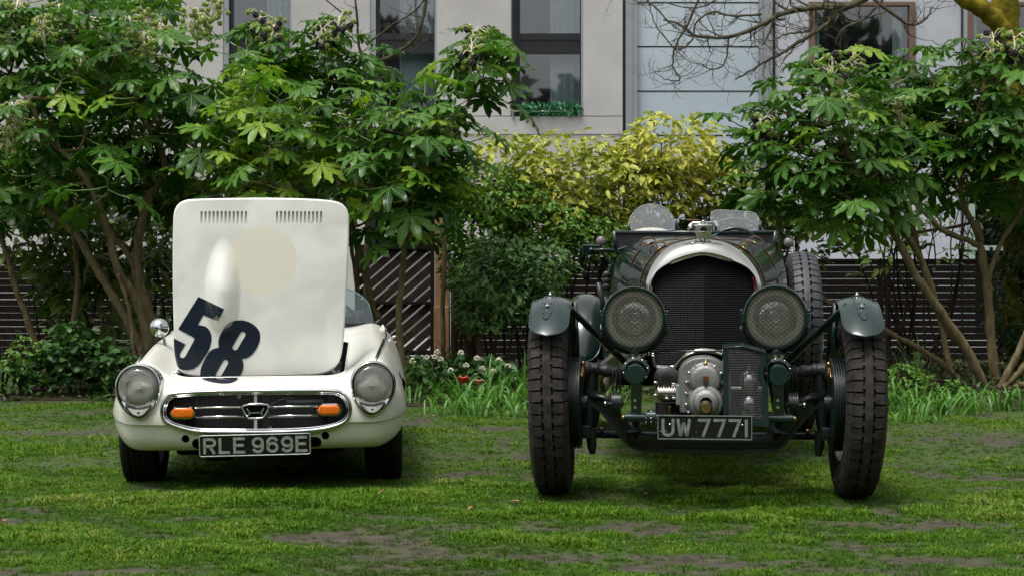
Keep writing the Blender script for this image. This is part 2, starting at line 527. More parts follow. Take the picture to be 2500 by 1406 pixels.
def scatter_nodes(name, coll):
    ng = bpy.data.node_groups.new(name, 'GeometryNodeTree')
    ng.interface.new_socket('Geometry', in_out='INPUT', socket_type='NodeSocketGeometry')
    ng.interface.new_socket('Geometry', in_out='OUTPUT', socket_type='NodeSocketGeometry')
    N = ng.nodes; L = ng.links.new
    gi, go = N.new('NodeGroupInput'), N.new('NodeGroupOutput')
    ip = N.new('GeometryNodeInstanceOnPoints'); ci = N.new('GeometryNodeCollectionInfo')
    ci.inputs['Collection'].default_value = coll; ci.inputs['Separate Children'].default_value = True; ci.inputs['Reset Children'].default_value = True
    ip.inputs['Pick Instance'].default_value = True
    def na(nm, dt):
        n = N.new('GeometryNodeInputNamedAttribute'); n.data_type = dt; n.inputs['Name'].default_value = nm; return n.outputs['Attribute']
    cx = N.new('ShaderNodeCombineXYZ'); L(na('rotz', 'FLOAT'), cx.inputs[2])
    er = N.new('FunctionNodeEulerToRotation'); L(cx.outputs[0], er.inputs[0])
    L(gi.outputs[0], ip.inputs['Points']); L(ci.outputs[0], ip.inputs['Instance']); L(na('variant', 'INT'), ip.inputs['Instance Index'])
    L(er.outputs[0], ip.inputs['Rotation']); L(na('scl', 'FLOAT'), ip.inputs['Scale'])
    L(ip.outputs[0], go.inputs[0])
    return ng
gro = put('grass', pm)
md = gro.modifiers.new('scatter', 'NODES'); md.node_group = scatter_nodes('grass_scatter', tcol)
tag(gro, 'short patchy lawn grass under and around the two cars', 'grass', kind='stuff')
# =================================================================== buildings, fence, gate, post
YB = 28.0
SB = YB / F_PX
def wx(px): return (px - 1250) * SB
def wz(py): return CAM_H - (py - HOR) * SB
MT['stone'] = pbr('pale limestone render', (.41, .40, .385), .8, 0, col2=(.49, .475, .46), nscale=1.2, bump=.08, bscale=40, detail=8)
MT['stone2'] = pbr('white painted brick', (.40, .42, .46), .7, 0, col2=(.45, .47, .51), nscale=2, bump=.15, bscale=30)
MT['blackframe'] = pbr('black window frame', (.010, .011, .013), .35)
MT['steel'] = pbr('grey aluminium', (.30, .32, .34), .4, .5, col2=(.34, .36, .38), nscale=3)
MT['dark_room'] = pbr('dark room', (.022, .023, .026), .9)
MT['curtain'] = pbr('white net curtain', (.70, .76, .76), .85, 0, col2=(.80, .85, .85), nscale=1.5)
MT['brown'] = pbr('brown painted frame', (.13, .075, .055), .5, 0, col2=(.16, .095, .07), nscale=12)
MT['frost'] = pbr('back painted glass panel', (.40, .47, .52), .12, 0, col2=(.43, .50, .55), nscale=1.0, coat=.5)
MT['pane'] = thin_glass_early('window pane', (.86, .90, .92), .93)
def boxo(name, x0, x1, y0, y1, z0, z1, mat, par=None):
    b = MB(); b.box(x0, x1, y0, y1, z0, z1); return b.build(name, mat, par)

# --- the stone town house with tall windows
bld = empty('town_house', (0, YB, 0), label='pale stone house with tall black framed windows behind the garden', cat='building')
def bx(name, px0, px1, y0, y1, py0, py1, mat, par=None):
    o = boxo(name, wx(px0), wx(px1), y0, y1, wz(py1), wz(py0), mat, par or bld); return o
SILL = 285
wins = [(190, 368), (544, 712), (903, 1066), (1247, 1424)]
edges = [-500] + [e for w_ in wins for e in w_] + [1520]
for i in range(0, len(edges), 2):
    bx('pier', edges[i], edges[i + 1], 0, .5, -420, SILL - 1.5, MT['stone'])
bx('string_course', -500, 1520, -.01, .5, SILL + .5, 328, MT['stone'])
# lower wall with the door like opening behind the gate
for a, b_ in ((-500, 560), (750, 892), (1066, 1520)):
    bx('lower_wall', a, b_, .01, .5, 328.6, 900, MT['stone'])
bx('lower_wall', 892, 1066, .012, .5, 614, 900, pbr('grey rendered plinth', (.13, .13, .13), .8, 0, col2=(.22, .22, .22), nscale=3))
bx('back_room', -500, 1520, 2.2, 2.3, -420, 900, MT['dark_room'])
bx('room_floor', -500, 1520, .5, 2.2, SILL, SILL + 20, MT['dark_room'])
def curtain(x0, x1, y, z0, z1, par, amp=.035, wl=.11):
    n = int((x1 - x0) / .014)
    r0, r1 = [], []
    for i in range(n + 1):
        x = x0 + (x1 - x0) * i / n
        yy = y + amp * math.sin(x * 2 * PI / wl + .7 * math.sin(x * 9)) 
        r0.append(Vector((x, yy, z0))); r1.append(Vector((x, yy * 1. + .01, z1)))
    b = MB(); b.grid([r0, r1]); return b.build('curtain', MT['curtain'], par, fix=False)
for i, (a, b_) in enumerate(wins + [(892, 1066), (560, 750)]):
    low = i >= 4
    top, bot = (-420, SILL - 2) if not low else (420, 900)
    wi = MB()
    x0, x1, z0, z1 = wx(a), wx(b_), wz(bot), wz(top)
    fw = .05
    for q in ((x0, x0 + .16, z0, z1), (x1 - fw, x1, z0, z1)): wi.box(q[0], q[1], .10, .20, q[2], q[3])
    if not low:
        wi.box(x0 + .16, x1 - fw, .11, .19, wz(96), wz(80)); wi.box(x0 + .16, x1 - fw, .105, .185, wz(130), wz(117))
        wi.box(x0 + .16, x1 - fw, .13, .17, wz(117), wz(96))
    w_o = wi.build('window', MT['blackframe'], bld)
    pn = MB(); pn.box(x0 + .16, x1 - fw, .145, .15, z0, z1 if low else wz(130)); 
    if not low: pn.box(x0 + .161, x1 - fw, .1445, .1505, wz(80), z1)
    pn.build('pane', MT['pane'], w_o)
    if not low:
        bx('reveal_strip', a - 0.01, a + 14, .02, .09, top, bot, MT['steel'], w_o)
        bx('reveal_strip', b_ - 5, b_ + .01, .02, .09, top, bot, MT['steel'], w_o)
        cw0, cw1 = [(.50, .97), (.58, .97), (.42, .97), (.55, .97)][i]
        curtain(x0 + (x1 - x0) * cw0, x0 + (x1 - x0) * cw1, .45, z0, z1, w_o)
        if i == 3:
            bx('slatted_screen', 1250, 1262, .0, .015, top, bot, MT['dark_room'], w_o)
            rl = MB()
            rl.tube([(wx(1244), -.05, wz(273)), (wx(1422), -.05, wz(273))], .014, 8).box(wx(1251), wx(1254), -.06, .0, wz(290), wz(270)).box(wx(1412), wx(1415), -.06, .0, wz(290), wz(270))
            rl.build('sill_rail', pbr('brushed steel rail', (.45, .44, .42), .35, .9), bld)
# --- glazed bay of pale panels
bay_ = empty('glazed_bay', (0, YB, 0), label='bay of pale blue glass panels between grey metal frames', cat='building')
def by(name, px0, px1, y0, y1, py0, py1, mat, par=None):
    return boxo(name, wx(px0), wx(px1), y0, y1, wz(py1), wz(py0), mat, par or bay_)
by('dark_joint', 1520.3, 1527, .05, .5, -420, 900, MT['blackframe'])
by('frame_post', 1527.5, 1546, -.02, .4, -420, 900, MT['steel']); by('frame_post', 1546.4, 1555, -.06, .4, -420, 900, MT['steel'])
by('frame_post', 1853, 1860, -.06, .4, -420, 900, MT['steel']); by('frame_post', 1860.4, 1886, -.02, .4, -420, 900, MT['steel'])
by('dark_joint', 1886.4, 1890, .05, .5, -420, 900, MT['blackframe'])
rows_y = [-210, -102, 4.5, 112, 221, 329, 437, 545, 653, 761, 870]
for a, b_ in zip(rows_y[:-1], rows_y[1:]):
    by('glass_panel', 1555.5, 1852.5, .05, .10, a + 5.5, b_, MT['frost'])
    by('dark_gap', 1555.5, 1852.5, .09, .12, a - .2, a + 3, MT['blackframe'])
    by('shadow_strip', 1555.5, 1852.5, .06, .11, a + 3, a + 5.4, MT['steel'])
# --- white brick house
wh_ = empty('white_house', (0, YB, 0), label='bluish white brick house with brown framed windows at the right', cat='building')
def bw(name, px0, px1, y0, y1, py0, py1, mat, par=None):
    return boxo(name, wx(px0), wx(px1), y0, y1, wz(py1), wz(py0), mat, par or wh_)
ww_ = [(1974, 2234, 6, 203), (2362, 2620, 6, 203)]
bw('wall', 1890.5, 1974, .0, .5, -420, 900, MT['stone2']); bw('wall', 2234, 2362, .0, .5, -420, 900, MT['stone2']); bw('wall', 2620, 4200, 0, .5, -420, 900, MT['stone2'])
for a, b_ in ((1974, 2234), (2362, 2620)):
    bw('wall_head', a, b_, .002, .5, -420, 6, MT['stone2'])
    if a == 1974: bw('wall_base', a, b_, .002, .5, 203, 900, MT['stone2'])
    else:
        bw('wall_band', a, b_, .002, .5, 203, 380, MT['stone2'])
for k, (a, b_, c_, d_) in enumerate(ww_):
    fr_ = MB()
    x0, x1, z0, z1 = wx(a), wx(b_), wz(d_), wz(c_)
    for q in ((x0, x0 + .10, z0, z1), (x1 - .10, x1, z0, z1), (x0 + .1, x1 - .1, z0, z0 + .06), (x0 + .1, x1 - .1, z1 - .06, z1)):
        fr_.box(q[0], q[1], -.03, .12, q[2], q[3])
    fo = fr_.build('window', MT['brown'], wh_)
    p_ = MB(); p_.box(x0 + .10, x1 - .10, .05, .055, z0 + .06, z1 - .06); p_.build('pane', MT['pane'], fo)
    curtain(x0 + .12, x0 + .24, .3, z0, z1, fo, .02, .06); curtain(x1 - .32, x1 - .14, .3, z0, z1, fo, .02, .06)
bw('back_room', 1974, 2620, 1.5, 1.6, -400, 900, MT['dark_room'])
# ground floor window with pale green frame at the far right
fr_ = MB()
x0, x1 = wx(2364), wx(2620)
for q in ((x0, x0 + .11, wz(900), wz(380)), (x0 + .11, x1, wz(400), wz(380)), (x0 + .11, x1, wz(612), wz(600))): fr_.box(q[0], q[1], -.02, .1, q[2], q[3])
fo = fr_.build('shop_window', pbr('pale green frame', (.26, .36, .31), .5), wh_)
p_ = MB(); p_.box(x0 + .11, x1, .04, .045, wz(900), wz(400)); p_.build('pane', MT['pane'], fo)
lm_ = MB(); lm_.ball((wx(2412), .9, wz(403)), .035, 8).ball((wx(2455), .9, wz(380)), .03, 8).ball((wx(2478), 1.0, wz(384)), .03, 8)  # glowing balls that stand for orange reflections in the pane
m_, nt_, b_n = newmat('orange reflection glow'); b_n.inputs['Emission Color'].default_value = (1, .42, .12, 1); b_n.inputs['Emission Strength'].default_value = 4
lm_.build('orange_reflection', m_, fo)
bw('drain_pipe', 2345, 2349, -.06, -.02, -420, 900, MT['blackframe'])
bw('drain_pipe', 1888.5, 1891.5, -.05, -.01, -420, 900, MT['blackframe'])
# window box plants
def tiny_leaves(name, cx, cy, cz, sx, sy, sz, n, size, mat, parent=None):
    mb = MB()
    for _ in range(n):
        c = Vector((cx + random.uniform(-sx, sx), cy + random.gauss(0, sy / 2), cz + random.uniform(-sz, sz) * .5))
        M = Matrix.Translation(c) @ Euler((random.uniform(-1, 1), random.uniform(-1.4, 1.4), random.uniform(0, 6.3))).to_matrix().to_4x4()
        s = size * random.uniform(.6, 1.3)
        mb.add([M @ Vector((0, 0, 0)), M @ Vector((s * .5, s * .22, .0)), M @ Vector((s, 0, -s * .15)), M @ Vector((s * .5, -s * .22, 0))], [(0, 1, 2), (0, 2, 3)])
    o = mb.build(name, mat, parent, fix=False)
    return o
MT['winbox'] = leafmat('window box leaves', (.02, .10, .05), (.04, .17, .09), (.06, .22, .10), .5, .1)
for px, lb in ((1310, 'low green bush in the left half of the tall window sill'), (1380, 'low green bush in the right half of the tall window sill')):
    o = tiny_leaves('window_plant', wx(px), YB - .02, wz(268), .26, .08, .15, 420, .09, MT['winbox'])
    tag(o, lb, 'plant', 'plants on the window sill', kind='thing')

# --- slatted fence along the back of the garden
MT['fence'] = pbr('shade darkened brown stained slat', (.0045, .0032, .0024), .8, 0, col2=(.011, .0075, .0050), nscale=6, stretch=(1, 1, 12), bump=.3, bscale=30)  # brown stain taken near black, canopy shade put into the colour
MT['fencepost'] = pbr('brown timber post', (.06, .035, .022), .7, 0, col2=(.09, .055, .035), nscale=5, stretch=(8, 8, 1))
YF = 19.0
SF = YF / F_PX
slat_me = None
def fence_panel(px0, px1, top, lab, ylevel=YF):
    x0, x1 = (px0 - 1250) * SF, (px1 - 1250) * SF
    r_ = empty('fence_panel', (x0, ylevel, 0), label=lab, cat='fence', group='slatted fence panels')
    z = .06
    first = None
    k = 0
    while z < top - .03:
        b = MB(); b.bbox(0, x1 - x0, random.uniform(-.004, .004), .02, z, z + random.choice((.0715, .073, .0745, .0765)), .002)
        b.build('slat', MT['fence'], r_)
        z += .0785; k += 1
    for xx in (0.0, x1 - x0 - .07):
        b = MB(); b.bbox(xx, xx + .06, .026, .09, 0, top + .02, .004); b.build('post', MT['fencepost'], r_)
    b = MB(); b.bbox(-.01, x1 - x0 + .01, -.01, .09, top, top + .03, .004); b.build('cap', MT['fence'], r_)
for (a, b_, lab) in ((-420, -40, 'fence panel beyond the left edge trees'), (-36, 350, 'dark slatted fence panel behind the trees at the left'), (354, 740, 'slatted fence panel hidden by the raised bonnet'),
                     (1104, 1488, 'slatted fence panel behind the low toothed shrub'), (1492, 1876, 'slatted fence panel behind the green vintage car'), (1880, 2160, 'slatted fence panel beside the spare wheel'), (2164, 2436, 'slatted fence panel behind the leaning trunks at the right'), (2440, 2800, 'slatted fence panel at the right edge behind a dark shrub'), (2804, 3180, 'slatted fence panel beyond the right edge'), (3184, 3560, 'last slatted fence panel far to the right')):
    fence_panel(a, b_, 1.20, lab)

MT['gateslat'] = pbr('brown stained gate slat', (.016, .010, .0065), .75, 0, col2=(.032, .020, .013), nscale=6, bump=.3, bscale=30)
# --- gate with diagonal slats
YG = 20.6
SG_ = YG / F_PX
def gxz(px, py): return ((px - 1250) * SG_, CAM_H - (py - HOR) * SG_)
(gx0, gz1), (gx1, gz0) = gxz(866, 598), gxz(1060, 866)
gate = empty('garden_gate', (gx0, YG, 0), label='dark garden gate of diagonal slats beside the timber post', cat='gate')
W_, H_ = gx1 - gx0, gz1
g0 = max(.03, gz0)
fr_ = MB()
for q in ((0, .06, g0, H_), (W_ - .05, W_, g0, H_), (.06, W_ - .05, H_ - .06, H_), (.06, W_ - .05, g0, g0 + .06), (.06, W_ - .05, .68, .72)):
    fr_.bbox(q[0], q[1], 0, .05, q[2], q[3], .004)
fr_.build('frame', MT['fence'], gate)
ang = R(41)
d = Vector((math.cos(ang), 0, math.sin(ang))); nn = Vector((-d.z, 0, d.x))
rect = [(.03, g0 + .03), (W_ - .03, g0 + .03), (W_ - .03, H_ - .03), (.03, H_ - .03)]
k = -9
cc_ = Vector((W_ / 2, .03, (g0 + H_) / 2))
while k < 10:
    o_ = cc_ + nn * (k * .115)
    # clip the centre line to the frame
    ts = []
    for t in np.linspace(-1.4, 1.4, 400):
        p = o_ + d * t
        if .03 < p.x < W_ - .03 and g0 + .03 < p.z < H_ - .03: ts.append(t)
    if len(ts) > 8:
        a, b_ = o_ + d * ts[0], o_ + d * ts[-1]
        hw = nn * .0465
        mb = MB(); y0, y1 = .055, .075
        vs = [a - hw, b_ - hw, b_ + hw, a + hw]
        vs = [Vector((v.x, y0, v.z)) for v in vs] + [Vector((v.x, y1, v.z)) for v in vs]
        mb.add(vs, [(0, 1, 2, 3), (7, 6, 5, 4), (0, 4, 5, 1), (2, 6, 7, 3), (1, 5, 6, 2), (3, 7, 4, 0)])
        mb.build('slat', MT['gateslat'], gate)
    k += 1
# --- timber post
YP = 17.2
SP = YP / F_PX
MT['timber'] = pbr('weathered timber', (.30, .165, .085), .75, 0, col2=(.44, .26, .15), nscale=5, stretch=(9, 9, 1), bump=.3, bscale=25)
p0x = (1062 - 1250) * SP
pt = empty('timber_post', (p0x, YP, 0), label='tall brown timber post between the gate and the shrubs', cat='post')
b = MB(); b.bbox(0, .138, 0, .115, -.05, CAM_H + (HOR - 328) * SP, .006); b.build('upper_post', MT['timber'], pt)
b = MB(); b.bbox(-.010, .148, -.035, -.003, -.05, CAM_H + (HOR - 748) * SP, .006); b.build('lower_board', MT['timber'], pt)
# reed screen roll next to the post
MT['reed'] = pbr('brown reed', (.07, .040, .022), .85, 0, col2=(.13, .08, .045), nscale=30, stretch=(6, 6, 1))
rs = MB()
for i in range(46):
    x = (1092 + i * 1.9 - 1250) * SP
    zt = CAM_H + (HOR - random.uniform(600, 680)) * SP
    rs.tube([(x, YP + .25 + random.uniform(-.01, .01), 0), (x + random.uniform(-.02, .02), YP + .25, zt)], .0045, 4)
tag(rs.build('reed_screen', MT['reed'], None, fix=False), 'brown reed screen standing between post and toothed shrub', 'screen', kind='thing')
# pale path edge behind the planting by the gate
b = MB(); b.box(-12, 12, 20.95, 27.9, -.004, .012); tag(b.build('pavement', pbr('grey paving', (.22, .215, .21), .8, 0, col2=(.28, .27, .265), nscale=2)), kind='structure')
# =================================================================== the white roadster
MT['ivory'] = None
def ivory_paint():
    m, nt, b = newmat('ivory paint')
    L = nt.links.new
    tc = nt.nodes.new('ShaderNodeTexCoord')
    n = nt.nodes.new('ShaderNodeTexNoise'); n.inputs['Scale'].default_value = 5; n.inputs['Detail'].default_value = 6
    L(tc.outputs['Object'], n.inputs[0])
    r = nt.nodes.new('ShaderNodeValToRGB')
    r.color_ramp.elements[0].position = .35; r.color_ramp.elements[0].color = (.76, .74, .65, 1)
    r.color_ramp.elements[1].position = .7; r.color_ramp.elements[1].color = (.82, .81, .75, 1)
    L(n.outputs[0], r.inputs[0])
    # brown dirt specks near the nose, lower = denser
    v = nt.nodes.new('ShaderNodeTexVoronoi'); v.inputs['Scale'].default_value = 130
    L(tc.outputs['Object'], v.inputs[0])
    n2 = nt.nodes.new('ShaderNodeTexNoise'); n2.inputs['Scale'].default_value = 3.5; n2.inputs['Detail'].default_value = 3
    L(tc.outputs['Object'], n2.inputs[0])
    th = nt.nodes.new('ShaderNodeMath'); th.operation = 'MULTIPLY_ADD'; th.inputs[1].default_value = .85; th.inputs[2].default_value = -.30
    L(n2.outputs[0], th.inputs[0])
    lt = nt.nodes.new('ShaderNodeMath'); lt.operation = 'LESS_THAN'
    L(v.outputs['Distance'], lt.inputs[0]); L(th.outputs[0], lt.inputs[1])
    wn = nt.nodes.new('ShaderNodeTexWhiteNoise'); L(v.outputs['Color'], wn.inputs[0])
    g = nt.nodes.new('ShaderNodeMath'); g.operation = 'GREATER_THAN'; g.inputs[1].default_value = .72; L(wn.outputs[0], g.inputs[0])
    mm = nt.nodes.new('ShaderNodeMath'); mm.operation = 'MULTIPLY'; L(lt.outputs[0], mm.inputs[0]); L(g.outputs[0], mm.inputs[1])
    mx = nt.nodes.new('ShaderNodeMix'); mx.data_type = 'RGBA'
    m3 = nt.nodes.new('ShaderNodeMath'); m3.operation = 'MULTIPLY'; m3.inputs[1].default_value = .55; L(mm.outputs[0], m3.inputs[0])
    L(m3.outputs[0], mx.inputs[0]); L(r.outputs[0], mx.inputs[6]); mx.inputs[7].default_value = (.22, .15, .09, 1)
    # general grime film
    n3 = nt.nodes.new('ShaderNodeTexNoise'); n3.inputs['Scale'].default_value = 9; n3.inputs['Detail'].default_value = 8; n3.inputs['Roughness'].default_value = .7
    L(tc.outputs['Object'], n3.inputs[0])
    r3 = nt.nodes.new('ShaderNodeValToRGB'); r3.color_ramp.elements[0].position = .52; r3.color_ramp.elements[1].position = .80
    r3.color_ramp.elements[1].color = (.30, .30, .30, 1)
    L(n3.outputs[0], r3.inputs[0])
    mx2 = nt.nodes.new('ShaderNodeMix'); mx2.data_type = 'RGBA'
    L(r3.outputs[0], mx2.inputs[0]); L(mx.outputs[2], mx2.inputs[6]); mx2.inputs[7].default_value = (.50, .46, .36, 1)
    L(mx2.outputs[2], b.inputs['Base Color'])
    b.inputs['Roughness'].default_value = .26
    b.inputs['Coat Weight'].default_value = .6; b.inputs['Coat Roughness'].default_value = .06
    return m
MT['ivory'] = ivory_paint()

def bonnet_paint():
    m, nt, b = newmat('ivory bonnet paint with yellowed disc')
    L = nt.links.new
    tc = nt.nodes.new('ShaderNodeTexCoord')
    n = nt.nodes.new('ShaderNodeTexNoise'); n.inputs['Scale'].default_value = 4.5; n.inputs['Detail'].default_value = 7; n.inputs['Distortion'].default_value = .8
    L(tc.outputs['Object'], n.inputs[0])
    r = nt.nodes.new('ShaderNodeValToRGB')
    r.color_ramp.elements[0].position = .36; r.color_ramp.elements[0].color = (.68, .68, .64, 1)  # cloudy mottling: reflections put into the paint colour
    r.color_ramp.elements[1].position = .66; r.color_ramp.elements[1].color = (.82, .815, .77, 1)
    L(n.outputs[0], r.inputs[0])
    sx = nt.nodes.new('ShaderNodeSeparateXYZ'); L(tc.outputs['Object'], sx.inputs[0])
    c = nt.nodes.new('ShaderNodeCombineXYZ'); L(sx.outputs[0], c.inputs[0]); L(sx.outputs[2], c.inputs[2])
    d = nt.nodes.new('ShaderNodeVectorMath'); d.operation = 'DISTANCE'; L(c.outputs[0], d.inputs[0]); d.inputs[1].default_value = (0.033, 0, 0.5585)
    mr = nt.nodes.new('ShaderNodeMapRange'); mr.inputs['From Min'].default_value = .163; mr.inputs['From Max'].default_value = .1645
    mr.inputs['To Min'].default_value = .85; mr.inputs['To Max'].default_value = 0
    L(d.outputs['Value'], mr.inputs[0])
    mx = nt.nodes.new('ShaderNodeMix'); mx.data_type = 'RGBA'
    L(mr.outputs[0], mx.inputs[0]); L(r.outputs[0], mx.inputs[6]); mx.inputs[7].default_value = (.76, .715, .59, 1)
    L(mx.outputs[2], b.inputs['Base Color'])
    rr = nt.nodes.new('ShaderNodeMapRange'); rr.inputs['To Min'].default_value = .22; rr.inputs['To Max'].default_value = .5
    L(n.outputs[0], rr.inputs[0]); L(rr.outputs[0], b.inputs['Roughness'])
    b.inputs['Coat Weight'].default_value = .45; b.inputs['Coat Roughness'].default_value = .06
    return m

H_YAW = R(4.0)
HX, HY = -1.226, 8.15
HM = Matrix.Translation((HX, HY, 0)) @ Matrix.Rotation(H_YAW, 4, 'Z') @ Matrix.Rotation(R(-.5), 4, 'Y')
hcar = empty('sports_car', label='small ivory open sports car with its bonnet raised and number 58 on it', cat='car')
hcar.matrix_world = HM
HMI = HM.inverted()
def hl(px, py, yl):
    """point of the roadster's own plane y = yl seen at a spot of the photograph"""
    o = HMI @ Vector((0, 0, CAM_H)); d = (HMI @ at(px, py, 8.0)) - o
    t = (yl - o.y) / d.y
    return o + d * t

# ---- body: side-view outline swept across the car, then shrunk towards the flanks
def h_front(x):
    a = abs(x)
    return -.555 + .035 * (a / .5) ** 2 + (.16 * max(0, (a - .56) / .14) ** 2)
def h_top(x, y):
    a = abs(x)
    base = np.interp(y, [-.6, -.42, -.2, .1, .5, .9, 1.0, 1.6, 2.3, 2.75], [.492, .512, .532, .578, .64, .70, .712, .70, .66, .58])
    fend = np.interp(y, [-.6, -.4, -.2, .1, .5, .9, 1.6, 2.3, 2.75], [.052, .080, .092, .084, .060, .030, .015, .05, .03])
    g = math.exp(-((a - .555) / .105) ** 2)
    valley = -.012 * math.exp(-((a - .43) / .06) ** 2) * float(np.interp(y, [-.3, 0, .8], [0, 1, 0]))
    return float(base + fend * g + valley)
def h_profile(x, W=.70):
    a = abs(x)
    yf = h_front(x)
    Rr = .17
    e = max(0, a - (W - Rr))
    sh = Rr - math.sqrt(max(0, Rr * Rr - e * e))          # rounding towards the flank
    pts = []
    zb = .185 + sh * .9
    for y in np.linspace(2.72, yf + .13 + sh * .5, 26): pts.append((y, zb if y < 2.5 else zb + (y - 2.5) * .5))
    # front face
    step = .014 * sstep(.30, .42, a)
    nose = [(.085, .190), (.045, .215), (.022, .25), (.012 , .295), (.008, .311), (.006 - step, .317), (.002 - step, .345), (-.002 - step * .5, .385), (.003, .425), (.014, .455), (.034, .480), (.065, .500), (.105, .514)]
    ftop = h_top(x, yf + .15)
    k = (ftop - .185) / (.529 - .185)
    for dy, z in nose:
        zz = .185 + (z - .185) * (1 + (k - 1) * sstep(.3, .53, z))
        t = (zz - .185) / (ftop - .185)
        zz = zb + (ftop - sh - zb) * t
        pts.append((yf + dy + sh * .45, zz))
    y0 = yf + .15 + sh * .4
    for t in np.linspace(0, 1, 46):
        y = y0 + (2.62 - y0) * t
        pts.append((y, h_top(x, y) - sh))
    tt = pts[-1][1]
    pts.append((2.70, tt - .04)); pts.append((2.76, tt - .14)); pts.append((2.76, max(zb + .1, tt - .3)))
    return pts
W = .70
xs = list(np.linspace(0, .53, 22)) + [W - .17 + .17 * math.sin(a) for a in np.linspace(.12, PI / 2 - .02, 11)]
xs = [-x for x in reversed(xs[1:])] + xs
prof = [[Vector((x * float(np.interp(p[0], [.25, 1.0, 2.7], [1, .95, .87])), p[0], p[1])) for p in h_profile(x)] for x in xs]
mb = MB()
mb.grid(prof, smooth=True, closev=True)
npf = len(prof[0])
mb.f.append(tuple(range(npf))); mb.m.append(0); mb.sm.append(True)
mb.f.append(tuple(reversed(range((len(xs) - 1) * npf, len(xs) * npf)))); mb.m.append(0); mb.sm.append(True)
MT['dark_bay'] = pbr('engine bay black', (.010, .010, .010), .6, 0, col2=(.03, .028, .025), nscale=20)
MT['maroon'] = pbr('maroon inner paint', (.06, .012, .012), .5)
hbody = mb.build('body', [MT['ivory'], MT['void'], MT['maroon']], hcar)
HB = BVHTree.FromObject(hbody, bpy.context.evaluated_depsgraph_get())
body_pts = (list(hbody.data.vertices), )
bm = bmesh.new(); bm.from_mesh(hbody.data)
HBODY = BVHTree.FromBMesh(bm); bm.free()
def h_on(px, py, off=0.):
    """spot of the photograph dropped onto the roadster's front surface"""
    o = HMI @ Vector((0, 0, CAM_H)); d = ((HMI @ at(px, py, 8.0)) - o).normalized()
    hit, nrm, i, dist = HBODY.ray_cast(o, d)
    if hit is None: return hl(px, py, -.3)
    if nrm.dot(d) > 0: nrm = -nrm
    return hit + nrm * off

def cutter(mbx, mi):
    me = mbx.mesh('cutter')
    bm = bmesh.new(); bm.from_mesh(me)
    bmesh.ops.recalc_face_normals(bm, faces=bm.faces)
    bm.to_mesh(me); bm.free()
    o = bpy.data.objects.new('cutter', me); COL.objects.link(o); o.parent = hcar
    for m in hbody.data.materials: me.materials.append(m)
    me.polygons.foreach_set('material_index', [mi] * len(me.polygons))
    return o
def rrect(x0, x1, z0, z1, r, n=6):
    out = []
    for cx, cz, a in ((x1 - r, z1 - r, 0), (x0 + r, z1 - r, 90), (x0 + r, z0 + r, 180), (x1 - r, z0 + r, 270)):
        for k in range(n + 1):
            t = R(a + 90 * k / n)
            out.append((cx + r * math.cos(t), cz + r * math.sin(t)))
    return out
GRILLE_PX = [(427, 961), (517, 955.5), (625, 954), (730, 953), (812.7, 954.2), (833.7, 960), (847, 972), (853.5, 990), (853.5, 1008), (842.6, 1028), (812.7, 1041), (768, 1049), (700, 1053), (618.5, 1054), (550, 1054), (484, 1052.5), (439.3, 1043), (409.4, 1031), (398, 1018), (395.5, 1002), (399, 984), (408, 969)]
gr_poly = [hl(px, py, -.54) for px, py in GRILLE_PX]
gr_s = catmull(gr_poly, 4, closed=True)
cuts = []
c = MB(); c.prism([(p.x, p.z) for p in gr_s], -1.0, -.36); cuts.append(cutter(c, 1))
# bonnet opening
bay = rrect(-.405, .405, -.335, .60, .09)
c = MB()
vs = [Vector((x, y, .30)) for x, y in bay] + [Vector((x, y, .9)) for x, y in bay]
nb = len(bay)
c.add(vs, [tuple(reversed(range(nb))), tuple(range(nb, 2 * nb))] + [(i, (i + 1) % nb, (i + 1) % nb + nb, i + nb) for i in range(nb)])
cuts.append(cutter(c, 1))
for sx in (-1, 1):
    for yy in (0, 2.0):
        c = MB(); c.cyl((sx * .44, yy, .205), (sx * .9, yy, .205), .285, 40); cuts.append(cutter(c, 1))
# cockpit
ck = rrect(-.56, .56, 1.12, 2.05, .18)
c = MB()
vs = [Vector((x, y, .32)) for x, y in ck] + [Vector((x, y, .95)) for x, y in ck]
nb = len(ck)
c.add(vs, [tuple(reversed(range(nb))), tuple(range(nb, 2 * nb))] + [(i, (i + 1) % nb, (i + 1) % nb + nb, i + nb) for i in range(nb)])
cuts.append(cutter(c, 1))
# apron holes
for px, py in ((454, 1069.5), (795, 1061.5)):
    p = hl(px, py, -.5); c = MB(); c.cyl((p.x, -1, p.z), (p.x, -.30, p.z), .0185, 24); cuts.append(cutter(c, 1))
a, b_ = hl(469, 1069, -.5), hl(785, 1092, -.5)
c = MB()
mid = (a.z + b_.z) / 2; hh = (a.z - b_.z) / 2
c.prism([(x, z) for x, z in rrect(a.x, b_.x, mid - hh, mid + hh, hh * .98, 8)], -1, -.40); cuts.append(cutter(c, 2))
for i, co in enumerate(cuts):
    md = hbody.modifiers.new('b%d' % i, 'BOOLEAN'); md.operation = 'DIFFERENCE'; md.object = co; md.solver = 'MANIFOLD'
dg = bpy.context.evaluated_depsgraph_get()
me2 = bpy.data.meshes.new_from_object(hbody.evaluated_get(dg))
hbody.modifiers.clear()
hbody.data = me2
for co in cuts: bpy.data.objects.remove(co)
me2.polygons.foreach_set('use_smooth', [True] * len(me2.polygons))
me2.set_sharp_from_angle(angle=R(38))
# fender seams: dark joint with thin chrome line
for pts in ([(338, 893), (345, 873), (365, 850), (390, 829), (414, 814)], [(912, 886), (922, 862), (933, 835), (940, 810), (938, 790)]):
    P = catmull([h_on(px, py, .002) for px, py in pts], 5)
    MB().tube(P, .0035, 6, 0).tube([p + Vector((.009, 0, .001)) for p in P], .0028, 6, 1).build('wing_seam', [MT['void'], MT['chrome']], hcar)
